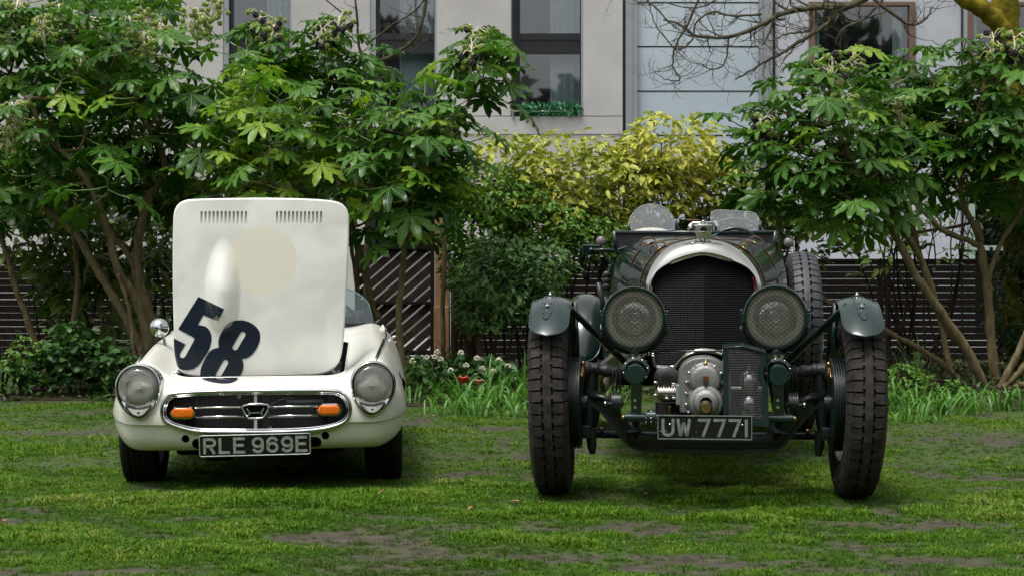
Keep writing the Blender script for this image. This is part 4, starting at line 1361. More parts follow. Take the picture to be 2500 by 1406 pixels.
# ---- windscreen, mirror, trim, cockpit
ws = []
ybase = 1.02
nW = 28
rows = []
for j, k in ((0, 0), (1, .33), (2, .66), (3, 1)):
    row = []
    for i in range(nW + 1):
        t = -1 + 2 * i / nW
        x = t * .545
        y = ybase + .13 * t * t
        hgt = .235 * (1 - abs(t) ** 5) ** .5 + .002
        row.append(Vector((x * (1 - .02 * k), y + k * hgt * .35, .700 + .014 + k * hgt)))
    rows.append(row)
gl = MB(); gl.grid(rows); b2 = [[p + Vector((0, .004, 0)) for p in r_] for r_ in rows]
gl.grid([list(reversed(r_)) for r_ in b2])
gl.grid([rows[-1], b2[-1]])
wsc = put('windscreen', gl.mesh('windscreen'), hcar, MT['screen'])
MB().tube(rows[-1], .0035, 6).build('screen_edge', pbr('green glass edge', (.20, .42, .36), .1, 0, trans=.4), wsc)
bs = MB(); bs.grid([[Vector((p.x, p.y - .012, .695)) for p in rows[0]], [Vector((p.x, p.y - .012, .737)) for p in rows[0]], [Vector((p.x, p.y + .01, .737)) for p in rows[0]], [Vector((p.x, p.y + .01, .69)) for p in rows[0]]], smooth=False)
for i in range(2, nW - 1, 3):
    p = rows[0][i]; bs.ball((p.x, p.y - .013, .722), .0045, 6)
bs.build('screen_base', MT['black'], wsc)
m = hl(389, 800, .18)
mm = MB()
MMx = frame(m, (-.1, 1, .15))
mm.lathe([(.0005, -.036), (.022, -.030), (.040, -.014), (.048, .006), (.0475, .014), (.0005, .014)], MMx, 28)
mm.tube([m + Vector((.012, .01, -.03)), m + Vector((.022, .012, -.06)), m + Vector((.028, .012, -.105))], [.009, .007, .012], 8)
mm.build('wing_mirror', MT['chrome'], hcar, sharp=50)
tr_ = MB()
tr_.tube(catmull([hl(932, 795, .98), hl(939, 800, .97), hl(941, 812, .92)], 4), .010, 6)
tr_.ball(hl(963, 822, .9), .010, 8, sc=(1.6, 1, 1)); tr_.ball(hl(967, 882, .2), .010, 8)
tr_.build('bonnet_catch', MT['chrome'], hcar)
ck_ = MB()
for sx in (-1, 1):
    ck_.bbox(sx * .27 - .21, sx * .27 + .21, 1.25, 1.75, .33, .42, .03)
    ck_.bbox(sx * .27 - .20, sx * .27 + .20, 1.72, 1.84, .38, .80, .04)
ck_.build('seat', pbr('black vinyl', (.012, .012, .012), .4), hcar)
sw = MB()
SM = frame((.27, 1.22, .70), (0, -1, .45))
sw.tube([SM @ Vector((.17 * math.cos(a), .17 * math.sin(a), 0)) for a in np.linspace(0, 2 * PI, 33)[:-1]], .010, 8, closed=True)
for a in (0, 2 * PI / 3, 4 * PI / 3): sw.tube([SM @ Vector((0, 0, 0)), SM @ Vector((.17 * math.cos(a + PI / 2), .17 * math.sin(a + PI / 2), 0))], .006, 6)
sw.build('steering_wheel', MT['black'], hcar)
# =================================================================== the green vintage tourer
B_YAW = R(-5.3)
BM = Matrix.Translation((0.88, 7.48, 0)) @ Matrix.Rotation(B_YAW, 4, 'Z')
bcar = empty('vintage_car', label='dark green vintage racing car with big mesh covered headlamps and cycle wings', cat='car')
bcar.matrix_world = BM
BMI = BM.inverted()
def bl(px, py, yl):
    o = BMI @ Vector((0, 0, CAM_H)); d = (BMI @ at(px, py, 8.0)) - o
    return o + d * ((yl - o.y) / d.y)
GRN, GRM = MT['green'], MT['green_matt']
MT['leather'] = pbr('brown leather', (.09, .035, .02), .45, 0, col2=(.15, .065, .035), nscale=40, bump=.2)
MT['axleblack'] = pbr('greasy black axle', (.010, .014, .015), .28, 0, col2=(.018, .022, .023), nscale=30, bump=.1)
MT['gaiter'] = pbr('black leather gaiter', (.018, .019, .020), .42, 0, col2=(.03, .03, .032), nscale=18, bump=.5, bscale=30)

# ---- wheels with block tread
def block_tyre(name, parent, M, r=.42, n=52, rim=True, out=1, mat2=None):
    """M: wheel frame, Z along the axle; out = +1 if outer face is +Z"""
    mb = MB()
    # carcass under the blocks
    g = .014
    half = [(.064, r - .014 - g), (.075, r - .032 - .003), (.086, r - .075), (.088, r - .105), (.080, r - .135), (.066, r - .158)]
    prof = [(q, -z) for z, q in reversed(half)] + [(r - .007 - g, -.045), (r - g, -.020), (r - g, .020), (r - .007 - g, .045)] + [(q, z) for z, q in half]
    mb.lathe([(q, z) for q, z in prof], M, 78)
    car = mb
    bl_ = MB()
    def rad(z): return r - .013 * (abs(z) / .066) ** 2.0
    def block(a0, a1, z0, z1, top=0., steps=2):
        zz = [z0 + (z1 - z0) * k / steps for k in range(steps + 1)]
        P = []
        for z in zz:
            P.append([M @ Vector(((rad(z) - top) * math.cos(a), (rad(z) - top) * math.sin(a), z)) for a in (a0, a1)] + [M @ Vector(((rad(z) - .013) * math.cos(a), (rad(z) - .013) * math.sin(a), z)) for a in (a1, a0)])
        vs = [p for row in P for p in row]; fs = []
        for i in range(steps):
            for k in range(3):
                k = (k + 3) % 4
                b0 = i * 4
                fs.append((b0 + k, b0 + (k + 1) % 4, b0 + 4 + (k + 1) % 4, b0 + 4 + k))
        fs += [(3, 2, 1, 0), tuple(steps * 4 + k for k in range(4))]
        bl_.add(vs, fs, 0)
    st = 2 * PI / n
    for i in range(n):
        a = i * st
        block(a, a + st * .84, -.066, -.0275)
        block(a, a + st * .84, .0275, .066)
        block(a - .002, a + st * 1.01, -.0165, .0165, .0)
        block(a + st * .30, a + st * .62, -.0280, -.0160, .002, 1)
        block(a + st * .30, a + st * .62, .0160, .0280, .002, 1)
        # shoulder ribs running down the side
        for s_ in (-1, 1):
            q = []
            for z, rr in ((.066, r - .0125), (.0785, r - .036), (.0885, r - .075)):
                q.append((z * s_, rr))
            for k in range(2):
                vs = []
                for z, rr in (q[k], q[k + 1]):
                    for aa in (a, a + st * .84):
                        sk = k * .010 if z == q[0][0] else (k + 1) * .010
                        ang = aa - (abs(z) - .066) * .9
                        vs.append(M @ Vector((rr * math.cos(ang), rr * math.sin(ang), z + .001 * s_)))
                        vs.append(M @ Vector(((rr - .010) * math.cos(ang), (rr - .010) * math.sin(ang), z - .004 * s_)))
                bl_.add(vs, [(0, 2, 6, 4), (1, 5, 7, 3), (0, 4, 5, 1), (2, 3, 7, 6), (0, 1, 3, 2), (4, 6, 7, 5)], 0)
    wh = car.build(name, MT['rubber'], parent, sharp=35)
    put('tread', bl_.mesh('tread'), wh, mat2 or MT['dusty_rubber'])
    if rim:
        rm = MB()
        rm.lathe([(r - .150, -.072), (r - .165, -.070), (r - .172, -.05), (r - .180, 0), (r - .172, .05), (r - .165, .070), (r - .150, .072)], M, 48)
        rm.build('rim', GRN, wh, sharp=40)
        sp = MB()
        for k in range(36):
            a = 2 * PI * k / 36; s_ = 1 if k % 2 else -1
            a2 = a + (.35 if (k // 2) % 2 else -.35)
            sp.tube([M @ Vector(((r - .17) * math.cos(a), (r - .17) * math.sin(a), 0)), M @ Vector((.05 * math.cos(a2), .05 * math.sin(a2), .06 * s_))], .0028, 4, cap=False)
        tag(sp.build('spokes', GRM, wh, fix=False), kind='stuff')
        hb = MB(); hb.cyl(M @ Vector((0, 0, -.08)), M @ Vector((0, 0, .09 * out)), .045, 20)
        hb.build('hub', GRN, wh, sharp=40)
        hn = MB(); hn.lathe([(.0, .115), (.02, .115), (.032, .108), (.034, .095), (.034, .085)], M @ Matrix.Scale(out, 4, (0, 0, 1)), 24)
        hn.box(-.075, .075, -.012, .012, .088, .104, 0, M @ Matrix.Scale(out, 4, (0, 0, 1)))
        hn.build('hub_nut', MT['chrome'], wh, sharp=40)
    return wh
TR = .70
for sx in (-1, 1):
    M = Matrix.Translation((sx * TR, 0, .42)) @ Matrix.Rotation(R(90) , 4, 'Y')
    M = Matrix.Translation((sx * TR - (.020 if sx > 0 else 0), 0, .42)) @ Matrix.Rotation(R(1.2), 4, 'Z') @ Matrix.Rotation(R(1.8 * sx), 4, 'Y') @ Matrix.Rotation(R(90), 4, 'Y')
    block_tyre('front_wheel', bcar, M, out=sx, n=50)
    M = Matrix.Translation((sx * TR, 3.30, .42)) @ Matrix.Rotation(R(90), 4, 'Y')
    block_tyre('rear_wheel', bcar, M, out=sx, n=40)
# spare on the flank
p = bl(1957, 793, 1.95)
M = Matrix.Translation((p.x + .0, 1.95, p.z)) @ Matrix.Rotation(R(90), 4, 'Y')
MT['new_rubber'] = pbr('clean tyre tread', (.026, .027, .032), .55, 0, col2=(.045, .046, .052), nscale=25)
block_tyre('spare_wheel', bcar, M, out=1, mat2=MT['new_rubber'])

# ---- cycle wings
def wing(name, parent, cx, cy, cz, r, a0, a1, w, mat, tipr=.10, n=60, m=14, lean=0, rnd=.035):
    P1, P2 = [], []
    for i in range(n + 1):
        a = a0 + (a1 - a0) * i / n
        s_ = (a - a0) * r
        hw = w / 2
        if s_ < hw * 1.35: hw *= (max(.0, 1 - (1 - s_ / (hw * 1.35)) ** 2.3)) ** .5 * .985 + .015
        row, row2 = [], []
        for j in range(m + 1):
            u = -1 + 2 * j / m
            rr = r - rnd * (abs(u) * hw / (w / 2)) ** 2.3
            y, z = -math.cos(a) * rr, math.sin(a) * rr
            row.append(Vector((cx + u * hw + lean * (z - .4), cy + y, cz + z)))
            rr -= .003
            row2.append(Vector((cx + u * hw + lean * (z - .4), cy - math.cos(a) * rr, cz + math.sin(a) * rr)))
        P1.append(row); P2.append(row2)
    mb = MB(); mb.grid(P1); mb.grid([list(reversed(r_)) for r_ in P2])
    # edge wire
    edge = [P1[i][0] for i in range(n + 1)][::-1] + [P1[i][m] for i in range(n + 1)]
    ed = MB(); ed.tube(edge, .0042, 6)
    o = mb.build(name, mat, parent, fix=False)
    ed.build('beaded_edge', mat, o)
    return o, P1
for sx in (-1, 1):
    o, P = wing('front_mudguard', bcar, sx * .686 - .008, 0, .42, .487, R(41), R(168), .174, GRM, rnd=.022)
    # riveted strap with its bolt
    st = MB(); hw = .024
    rows = []
    xo = -.012 if sx < 0 else .004
    for i in range(15):
        a = R(53) + R(46) * i / 14
        w_ = hw * (1 if i > 2 else math.sqrt(1 - (1 - (i + .15) / 3.2) ** 2))
        rows.append([Vector((sx * .686 - .008 + xo + u * w_, -math.cos(a) * .4905, .42 + math.sin(a) * .4905)) for u in (-1, -.5, 0, .5, 1)])
    st.grid(rows)
    so = st.build('strap_plate', GRN, o, fix=False)
    for i, a in enumerate((58, 64, 69, 79, 88)):
        for u in (-.6, .6):
            MB().ball((sx * .686 - .008 + xo + u * hw, -math.cos(R(a)) * .492, .42 + math.sin(R(a)) * .492), .0035, 6).build('rivet', GRM, so)
    for a in (64.5, 88):
        b = MB(); c0 = Vector((sx * .686 - .008 + xo, -math.cos(R(a)) * .492, .42 + math.sin(R(a)) * .492)); nrm = Vector((0, -math.cos(R(a)), math.sin(R(a))))
        b.cyl(c0, c0 + nrm * .008, .008, 6).cyl(c0 + nrm * .008, c0 + nrm * .015, .0045, 8)
        b.build('bolt', MT['chrome'], so)
    wing('rear_mudguard', bcar, sx * .70, 3.30, .42, .475, R(5), R(178), .225, GRN, rnd=.05)
    # stays
    e0 = Vector((sx * .60, -.03, .865)); e1 = Vector((sx * .36, .02, .60))
    MB().tube([Vector((sx * .62, -.15, .868)), e0 + Vector((0, -.08, -.02)), e1], [.014, .015, .017], 10).build('mudguard_stay', GRN, bcar)
    MB().tube([Vector((sx * .595, .05, .88)), Vector((sx * .585, .10, .5))], .013, 8).build('mudguard_stay', GRN, bcar)
    # rear wing rivet band
    rv = MB()
    a = R(35)
    for k in range(7): rv.ball((sx * .70 - .09 + k * .03, 3.3 - math.cos(a) * .47, .42 + math.sin(a) * .47), .004, 5)

    # ---- brakes and axle ends
    c = Vector((sx * .565, 0, .42))
    dr = MB()
    prf = []
    for k in range(6):
        h = k * .011
        prf += [(.210, h), (.210, h + .004), (.190, h + .0045), (.190, h + .0105)]
    prf = [(.02, -.006), (.17, -.006), (.200, -.004)] + prf + [(.19, .07), (.05, .07)]
    dr.lathe(prf, frame(c, (sx, 0, 0)), 56)
    dr.build('brake_drum', pbr('satin black green drum', (.008, .018, .016), .35, 0, col2=(.012, .024, .021), nscale=9), bcar, sharp=30)
    MB().tube([c + Vector((-sx * .010, -.185 * math.cos(t), .185 * math.sin(t))) for t in np.linspace(.75, 2.0, 14)], .0045, 6).build('drum_band', MT['brass'], bcar)
    kp = MB()
    kp.tube([(sx * .535, 0, .26), (sx * .53, 0, .34), (sx * .525, 0, .44), (sx * .515, 0, .56)], [.018, .03, .036, .03], 12)
    kp.tube([(sx * .535, 0, .42), (sx * .575, 0, .42)], .05, 14)
    kp.ball((sx * .52, 0, .575), .032, 10)
    kp.build('kingpin', MT['axleblack'], bcar, sharp=40)
    kk = MB(); kk.bbox(-.026, .026, -.03, .03, -.03, .03, .006, 0, Matrix.Translation((sx * .545, -.02, .29)))
    kk.tube([(sx * .52, .0, .30), (sx * .515, .0, .22), (sx * .512, 0, .185)], [.024, .022, .013], 10)
    kk.build('steering_arm', MT['axleblack'], bcar, sharp=40)
    # gaiter clad brake shaft
    gp_ = catmull([(sx * .345, -.01, .565), (sx * .40, -.01, .563), (sx * .47, -.01, .572), (sx * .525, -.01, .578), (sx * .56, -.01, .56)], 5)
    MB().tube(gp_, [.027 + .012 * sstep(.6, 1, i / (len(gp_) - 1)) + .004 * math.sin(i * 1.7) for i in range(len(gp_))], 12).build('brake_gaiter', MT['gaiter'], bcar)
    gb = bl(1425 if sx < 0 else 2017, 905, -.03)
    MB().tube([(sx * .552, -.05, .50), (sx * .552, -.058, .60)], .0045, 8).ball((sx * .552, -.058, .605), .012, 10).build('brake_adjuster', MT['brass'], bcar)
    # radius arm bars
    MB().tube([(sx * .53, -.02, .455), (sx * .46, -.03, .445), (sx * .37, -.05, .415)], [.018, .015, .012], 8).build('torque_arm', MT['axleblack'], bcar)

# ---- front axle beam (forged, dropped)
ax = []
for x, z in [(-.545, .455), (-.50, .44), (-.45, .40), (-.39, .325), (-.345, .27), (-.31, .245), (-.27, .236), (-.15, .232), (0, .231), (.15, .232), (.27, .236), (.31, .245), (.345, .27), (.39, .325), (.45, .40), (.50, .44), (.545, .455)]:
    ax.append((x, z))
axs = [(p.x, p.y) for p in catmull([Vector((a, b, 0)) for a, b in ax], 3)]
mb = MB()
for dz, hh, y0, y1 in ((.026, .008, -.034, .034), (-.026, .008, -.034, .034), (0, .028, -.014, .014)):
    top, bot = [], []
    for i, (x, z) in enumerate(axs):
        a_, b_ = axs[max(i - 1, 0)], axs[min(i + 1, len(axs) - 1)]
        d = Vector((b_[0] - a_[0], b_[1] - a_[1])).normalized(); nn = Vector((-d.y, d.x))
        c = Vector((x, z)) + nn * dz
        top.append(c + nn * hh); bot.append(c - nn * hh)
    rows = [[Vector((t.x, y0, t.y)), Vector((t.x, y1, t.y)), Vector((b.x, y1, b.y)), Vector((b.x, y0, b.y))] for t, b in zip(top, bot)]
    mb.grid(rows, closev=True, smooth=False)
mb.build('front_axle', MT['axleblack'], bcar, sharp=35)
MB().tube([(-.52, .13, .262), (.52, .13, .262)], .0165, 10).build('track_rod', MT['axleblack'], bcar)
for x in (-.475, .475):
    MB().cyl((x, .12, .278), (x, .12, .296), .009, 8).build('oiler', MT['copper'], bcar)

# ---- chassis: rails, dumb irons, cross tube, caps, dampers
for sx in (-1, 1):
    px = 1553 if sx < 0 else 1900
    x = bl(px, 950, -.32).x
    rl = MB()
    # curved side rail down to the dumb iron
    pts = catmull([(x, 3.9, .60), (x, 2.0, .55), (x, .6, .55), (x, .1, .52), (x, -.15, .46), (x, -.32, .38)], 5)
    rl.tube(pts, .032, 8, sq=(1.7, .7))
    rl.build('chassis_rail', GRN, bcar)
    di = MB()
    zt, zb = bl(px, 862, -.33).z, bl(px, 1012, -.33).z
    di.prism([(x - .022, zb), (x + .024, zb), (x + .022, zt - .02), (x + .034, zt), (x - .034, zt), (x - .022, zt - .02)], -.345, -.33)
    di.bbox(x - .008, x + .008, -.33, -.20, zb, zt, .003)
    for zz in (.15, .35, .9): 
        pass
    d_o = di.build('dumb_iron', GRN, bcar)
    for k, zz in enumerate((zb + .035, zb + .065, zb + .14)):
        MB().cyl((x - .004, -.345, zz), (x - .004, -.353, zz), .007, 6).build('bolt', MT['chrome'], d_o)
    for dx in (-.014, .014):
        MB().cyl((x + dx, -.345, zt - .012), (x + dx, -.353, zt - .012), .007, 6).build('bolt', MT['chrome'], d_o)
    # housing with flanged cap
    cpx, cpy = (1551, 912) if sx < 0 else (1901, 914)
    c = bl(cpx, cpy, -.42)
    hs_ = MB()
    MM = frame((c.x, -.36, c.z + .012), (0, -1, 0))
    hs_.lathe([(.002, -.10), (.060, -.10), (.060, -.004), (.058, .004), (.046, .010)], MM, 36)
    ho = hs_.build('damper_housing', GRN, bcar, sharp=40)
    MM2 = frame((c.x, -.36, c.z), (0, -1, -.05))
    MB().lathe([(.044, .0), (.044, .062), (.041, .067), (.002, .068)], MM2, 36).build('round_cap', GRM, ho, sharp=40)
    for k in range(8):
        a = 2 * PI * k / 8 + .2
        MB().ball((c.x + .053 * math.cos(a), -.366, c.z + .012 + .053 * math.sin(a)), .005, 6).build('bolt', MT['chrome'], ho)
    # friction damper: stacked discs with arms
    dx, dz = bl(1505 if sx < 0 else 1936, 985, -.14).x, bl(1505, 985, -.14).z
    dc = MB()
    for k in range(5):
        o_ = (k - 2) * .0085
        dc.lathe([(.002, o_ - .003), (.058 - (.003 if k % 2 else 0), o_ - .003), (.058 - (.003 if k % 2 else 0), o_ + .003), (.002, o_ + .003)], frame((dx, -.14, dz), (sx, 0, 0)), 30, k % 2)
    dc.cyl((dx - .03 * sx, -.14, dz), (dx + .045 * sx, -.14, dz), .010, 8)
    do = dc.build('friction_damper', [MT['axleblack'], MT['leather']], bcar, sharp=40)
    for k in (-1, 0, 1):
        MB().tube([(dx + k * .016, -.14, dz + .02), (dx + k * .017, -.13, dz + .13), (dx + k * .010, -.12, dz + .155), (dx + k * .009, -.12, .605)], .004, 6).build('damper_arm', MT['axleblack'], do)
    MB().cyl((dx + .04 * sx, -.14, dz), (dx + .06 * sx, -.14, dz), .012, 6).build('wing_nut', MT['chrome'], do)
    # leaf spring
    ls = MB()
    for k in range(6):
        L0 = .50 - k * .07
        ls.tube([(sx * .33, y, .30 - k * .007 + .28 * (y * y) * .6) for y in np.linspace(-.36 + k * .05, L0, 12)], .0045, 4, sq=(.8, 6))
    ls.build('leaf_spring', MT['axleblack'], bcar)
    q = bl(1445 if sx < 0 else 1, 1, 0)
ctA, ctB = bl(1527, 1018, -.36), bl(1935, 1020, -.36)
ct = MB(); ct.tube([(ctA.x, -.36, ctA.z), (ctB.x, -.36, ctA.z)], .0185, 14)
ct.cyl((bl(1579, 1018, -.36).x, -.36, ctA.z), (bl(1588, 1018, -.36).x, -.36, ctA.z), .034, 16).cyl((bl(1592, 1018, -.36).x, -.36, ctA.z), (bl(1600, 1018, -.36).x, -.36, ctA.z), .034, 16)
cto = ct.build('cross_tube', GRM, bcar, sharp=40)
for e, s_ in ((ctA, -1), (ctB, 1)):
    MB().cyl((e.x, -.36, ctA.z), (e.x + s_ * .016, -.36, ctA.z), .012, 6).build('grease_nipple', MT['brass'], cto)
for k in range(5):
    a = R(-80 + 40 * k)
    MB().cyl((bl(1576, 1018, -.36).x, -.36 - .026 * math.cos(a), ctA.z + .026 * math.sin(a)), (bl(1603, 1018, -.36).x, -.36 - .026 * math.cos(a), ctA.z + .026 * math.sin(a)), .004, 6).build('clamp_bolt', MT['chrome'], cto)
a = bl(1635, 1003, -.37)
MB().tube([(a.x, -.37, a.z - .02), (a.x, -.37, a.z + .012), (a.x, -.376, a.z + .022)], .006, 8).build('brass_elbow', MT['brass'], bcar)

# ---- radiator: shell, core, wires
RY = .05
rad_in = [(1594, 868), (1593, 780), (1593, 710), (1595, 690), (1602, 672), (1614, 659), (1632, 650), (1655, 641), (1685, 631), (1715, 625), (1745, 630), (1776, 639), (1806, 648), (1824, 656), (1836, 668), (1842, 684), (1844, 706), (1845, 780), (1846, 868)]
rad_out = [(1572, 868), (1571, 780), (1571, 700), (1573, 680), (1580, 662), (1591, 643), (1608, 622), (1630, 604), (1665, 590), (1716, 583), (1765, 590), (1800, 605), (1823, 623), (1842, 644), (1854, 664), (1861, 684), (1864, 706), (1865, 780), (1866, 868)]
RI = [bl(a, b, RY) for a, b in rad_in]; RO = [bl(a, b, RY) for a, b in rad_out]
RI = catmull(RI, 4); RO = catmull(RO, 4)
rc = RI[len(RI) // 2].x
def vee(x): return .020 * abs(x - rc) / .25
rows = []
for k, dy in ((0.0, .014), (.0, .0), (.06, -.007), (.25, -.006), (.5, .004), (.72, .020), (.88, .042), (1.0, .075)):
    rows.append([a.lerp(b, k) + Vector((0, dy + vee(a.x), 0)) for a, b in zip(RI, RO)])
rows.append([b + Vector((0, .19, .004)) for b in RO])
mb = MB(); mb.grid(rows)
shell = mb.build('radiator_shell', MT['german_silver'], bcar, fix=False, sharp=60)
# red inner line along the right of the opening
hl_ = len(RI) // 2
MB().tube([p + Vector((-.002, -.004 + vee(p.x), -.003)) for p in RI[hl_ + 22:]], .0012, 6).build('red_beading', pbr('red enamel', (.45, .03, .025), .3), shell)
# apron under the core, arched over the blower
apx = [(1594, 866), (1600, 893), (1612, 898), (1640, 899), (1652, 892), (1668, 874), (1690, 862), (1722, 857), (1755, 862), (1778, 874), (1795, 890), (1846, 892)]
AP = catmull([bl(a, b, RY - .005) for a, b in apx], 4)
MB().tube(AP, .008, 8).tube([p + Vector((0, .012, .009)) for p in AP], .005, 6).build('shell_lower_rim', MT['german_silver'], shell)
core_poly = [(p.x, p.z) for p in RI] + [(p.x, p.z) for p in reversed(AP)]
cb = MB(); cb.prism(core_poly, RY + .05, RY + .12)
cb.build('radiator_core', MT['void'], shell)
ww = MB()
clipped_lines(core_poly, 0, .0098, lambda x, z: RY + .022 + vee(x), .0008, ww)
clipped_lines(core_poly, PI / 2, .0098, lambda x, z: RY + .019 + vee(x), .0008, ww)
MT['stonewire'] = pbr('stone guard wire', (.016, .016, .018), .35, .4)
tag(ww.build('stone_guard', MT['stonewire'], shell, fix=False), kind='stuff')
# winged badge and its line work
bc = bl(1715.5, 585, RY - .002)
bg_ = MB(); bg_.lathe([(.0005, .003), (.013, .003), (.0135, 0)], frame((bc.x, RY + .04, bc.z - .004), (0, -1, .6)), 24)
bo_ = bg_.build('badge', MT['black'], shell)
bM = frame((bc.x, RY + .036, bc.z - .0015), (0, -1, .6), (1, 0, 0))
lt = MB()
for s_ in ([(-.004, -.006), (-.004, .006)], [(-.004, .006), (.002, .006), (.004, .003), (.001, 0), (-.004, 0)], [(.001, 0), (.005, -.003), (.002, -.006), (-.004, -.006)]):
    lt.tube([bM @ Vector((a, b, .001)) for a, b in s_], .0011, 4)
lt.build('badge_letter', MT['german_silver'], bo_)
def on_shell(px, py):
    o = BMI @ Vector((0, 0, CAM_H)); d = ((BMI @ at(px, py, 8.0)) - o).normalized()
    hit, nrm, i, dist = SHB.ray_cast(o, d)
    return hit if hit is not None else bl(px, py, RY)
bm = bmesh.new(); bm.from_mesh(shell.data); SHB = BVHTree.FromBMesh(bm); bm.free()
wl = [(1668, 594), (1674, 598), (1682, 594), (1690, 598), (1698, 593), (1707, 592), (1716, 596), (1725, 592), (1734, 593), (1742, 597), (1750, 594), (1758, 598), (1764, 595)]
MB().tube(catmull([on_shell(a, b) + Vector((0, -.001, .0005)) for a, b in wl], 3), .0012, 4).build('badge_wings', MT['black'], bo_)
# filler cap
fc = bl(1717, 572, RY + .10)
F = MB()
FM = Matrix.Translation((fc.x, RY + .10, fc.z - .008))
F.lathe([(.036, -.02), (.038, .012), (.042, .014), (.043, .018), (.039, .020), (.039, .036), (.045, .040), (.047, .046), (.045, .052), (.030, .056), (.0005, .058)], FM, 32)
fo = F.build('filler_cap', MT['german_silver'], bcar, sharp=35)
lv = MB(); T = FM @ Matrix.Translation((0, 0, .055))
lv.bbox(-.052, .052, -.012, .012, 0, .010, .003, 0, T)
lv.tube([T @ Vector((-.052, 0, .005)), T @ Vector((-.062, -.01, -.012)), T @ Vector((-.060, -.015, -.034))], [.008, .012, .006], 8)
lv.tube([T @ Vector((.052, 0, .012)), T @ Vector((.062, -.005, -.006)), T @ Vector((.058, -.01, -.034))], [.010, .012, .006], 8)
lv.ball(T @ Vector((0, -.012, .010)), .009, 8)
lv.build('cap_lever', MT['german_silver'], fo, sharp=45)
MB().bbox(-.080, -.02, -.01, .012, .014, .022, .003, 0, T).build('lever_handle', MT['leather'], fo)
MB().bbox(-.050, .030, .10, .115, .004, .022, .003, 0, T).build('bonnet_handle', MT['black'], fo)

# ---- bonnet lofted from the shell to the scuttle
n0 = len(RO)
def sec(y, half, top, side_z, ex):
    """half section row of points matching RO order (left bottom, over the top, right bottom)"""
    out = []
    for k in range(n0):
        t = k / (n0 - 1)
        a = PI * (1 - t)
        cx = math.cos(a); sx_ = math.sin(a)
        x = math.copysign(abs(cx) ** ex, cx) * half
        z = side_z + (top - side_z) * (sx_ ** ex)
        out.append(Vector((x, y, z)))
    return out
base = [Vector((p.x, .17, p.z + .003)) for p in RO]
scx = 0.0
S1 = sec(.75, .385, 1.185, .60, .46); S2 = sec(1.30, .468, 1.218, .58, .36)
for r_ in (S1, S2):
    for p in r_: p.x += .005
rows = [base]
for k in range(1, 9): rows.append([a.lerp(b, k / 8) for a, b in zip(base, S1)])
for k in range(1, 7): rows.append([a.lerp(b, k / 6) for a, b in zip(S1, S2)])
# keep lower flank down to the rail
for r_ in rows:
    r_.insert(0, Vector((r_[0].x * .99, r_[0].y, .50))); r_.append(Vector((r_[-1].x * .99, r_[-1].y, .50)))
mb = MB(); mb.grid(rows)
bonn = mb.build('bonnet', GRN, bcar, fix=False, sharp=50)
# louvres along both flanks and the top
def on_row(u, v):
    i = u * (len(rows) - 1); j = v * (len(rows[0]) - 1)
    i0, j0 = min(int(i), len(rows) - 2), min(int(j), len(rows[0]) - 2)
    a = rows[i0][j0].lerp(rows[i0 + 1][j0], i - i0); b = rows[i0][j0 + 1].lerp(rows[i0 + 1][j0 + 1], i - i0)
    p = a.lerp(b, j - j0)
    nrm = (rows[i0 + 1][j0] - rows[i0][j0]).cross(rows[i0][j0 + 1] - rows[i0][j0]).normalized()
    if nrm.dot(p - Vector((0, p.y, .6))) < 0: nrm = -nrm
    return p, nrm
lv = MB(); nl = 0
for k in range(26):
    u = .14 + .68 * k / 25
    for v0, v1 in ((.055, .115), (.135, .20), (.885, .945), (.80, .865), (.30, .37), (.63, .70)):
        P = []
        for s_ in range(6):
            p, nr = on_row(u, v0 + (v1 - v0) * s_ / 5)
            h = .007 * math.sin(PI * s_ / 5) ** .5
            P.append((p, nr, h))
        g_ = [[p + nr * .0004 for p, nr, h in P], [p + nr * (h + .0004) + Vector((0, .004, 0)) for p, nr, h in P], [p + nr * .0004 + Vector((0, .011, 0)) for p, nr, h in P]]
        lv.grid(g_)
tag(lv.build('louvres', GRN, bonn, fix=False), kind='stuff')
# side hinge lines
for v in (.125, .875, .50):
    MB().tube([on_row(u, v)[0] + on_row(u, v)[1] * .002 for u in np.linspace(.02, .98, 12)], .0035, 6).build('bonnet_hinge', GRM, bonn)
# leather straps with their loops
for u, nm in ((.11, 'bonnet_strap'), (.60, 'bonnet_strap')):
    pts = []
    row1, row2 = [], []
    for s_ in range(41):
        v = .02 + .96 * s_ / 40
        if abs(v - .5) < .04: pass
        p, nr = on_row(u, v)
        row1.append(p + nr * .004); row2.append(p + nr * .004 + Vector((0, .024, 0)))
    mb = MB(); mb.grid([row1, row2]); mb.grid([[p - (p - Vector((0, p.y, .6))).normalized() * .003 for p in row1], row1]); mb.tube(row1, .0022, 4)
    so = mb.build(nm, MT['leather'], bonn, fix=False)
    for sx, v in ((-1, .36), (1, .64)):
        p, nr = on_row(u, v)
        tdir = (on_row(u, v + .03)[0] - p).normalized()
        lp = [p + nr * (.008 + .030 * math.sin(t)) + tdir * (.040 * math.cos(t)) for t in np.linspace(0, PI, 12)]
        MB().tube(lp, .0038, 6).build('strap_loop', MT['leather'], so)
        bk = MB(); bk.tube([p + nr * .006 + tdir * a + Vector((0, b, 0)) for a, b in ((-.022, -.016), (.022, -.016), (.022, .030), (-.022, .030))], .0026, 6, closed=True)
        bk.build('buckle', MT['brass'], so)

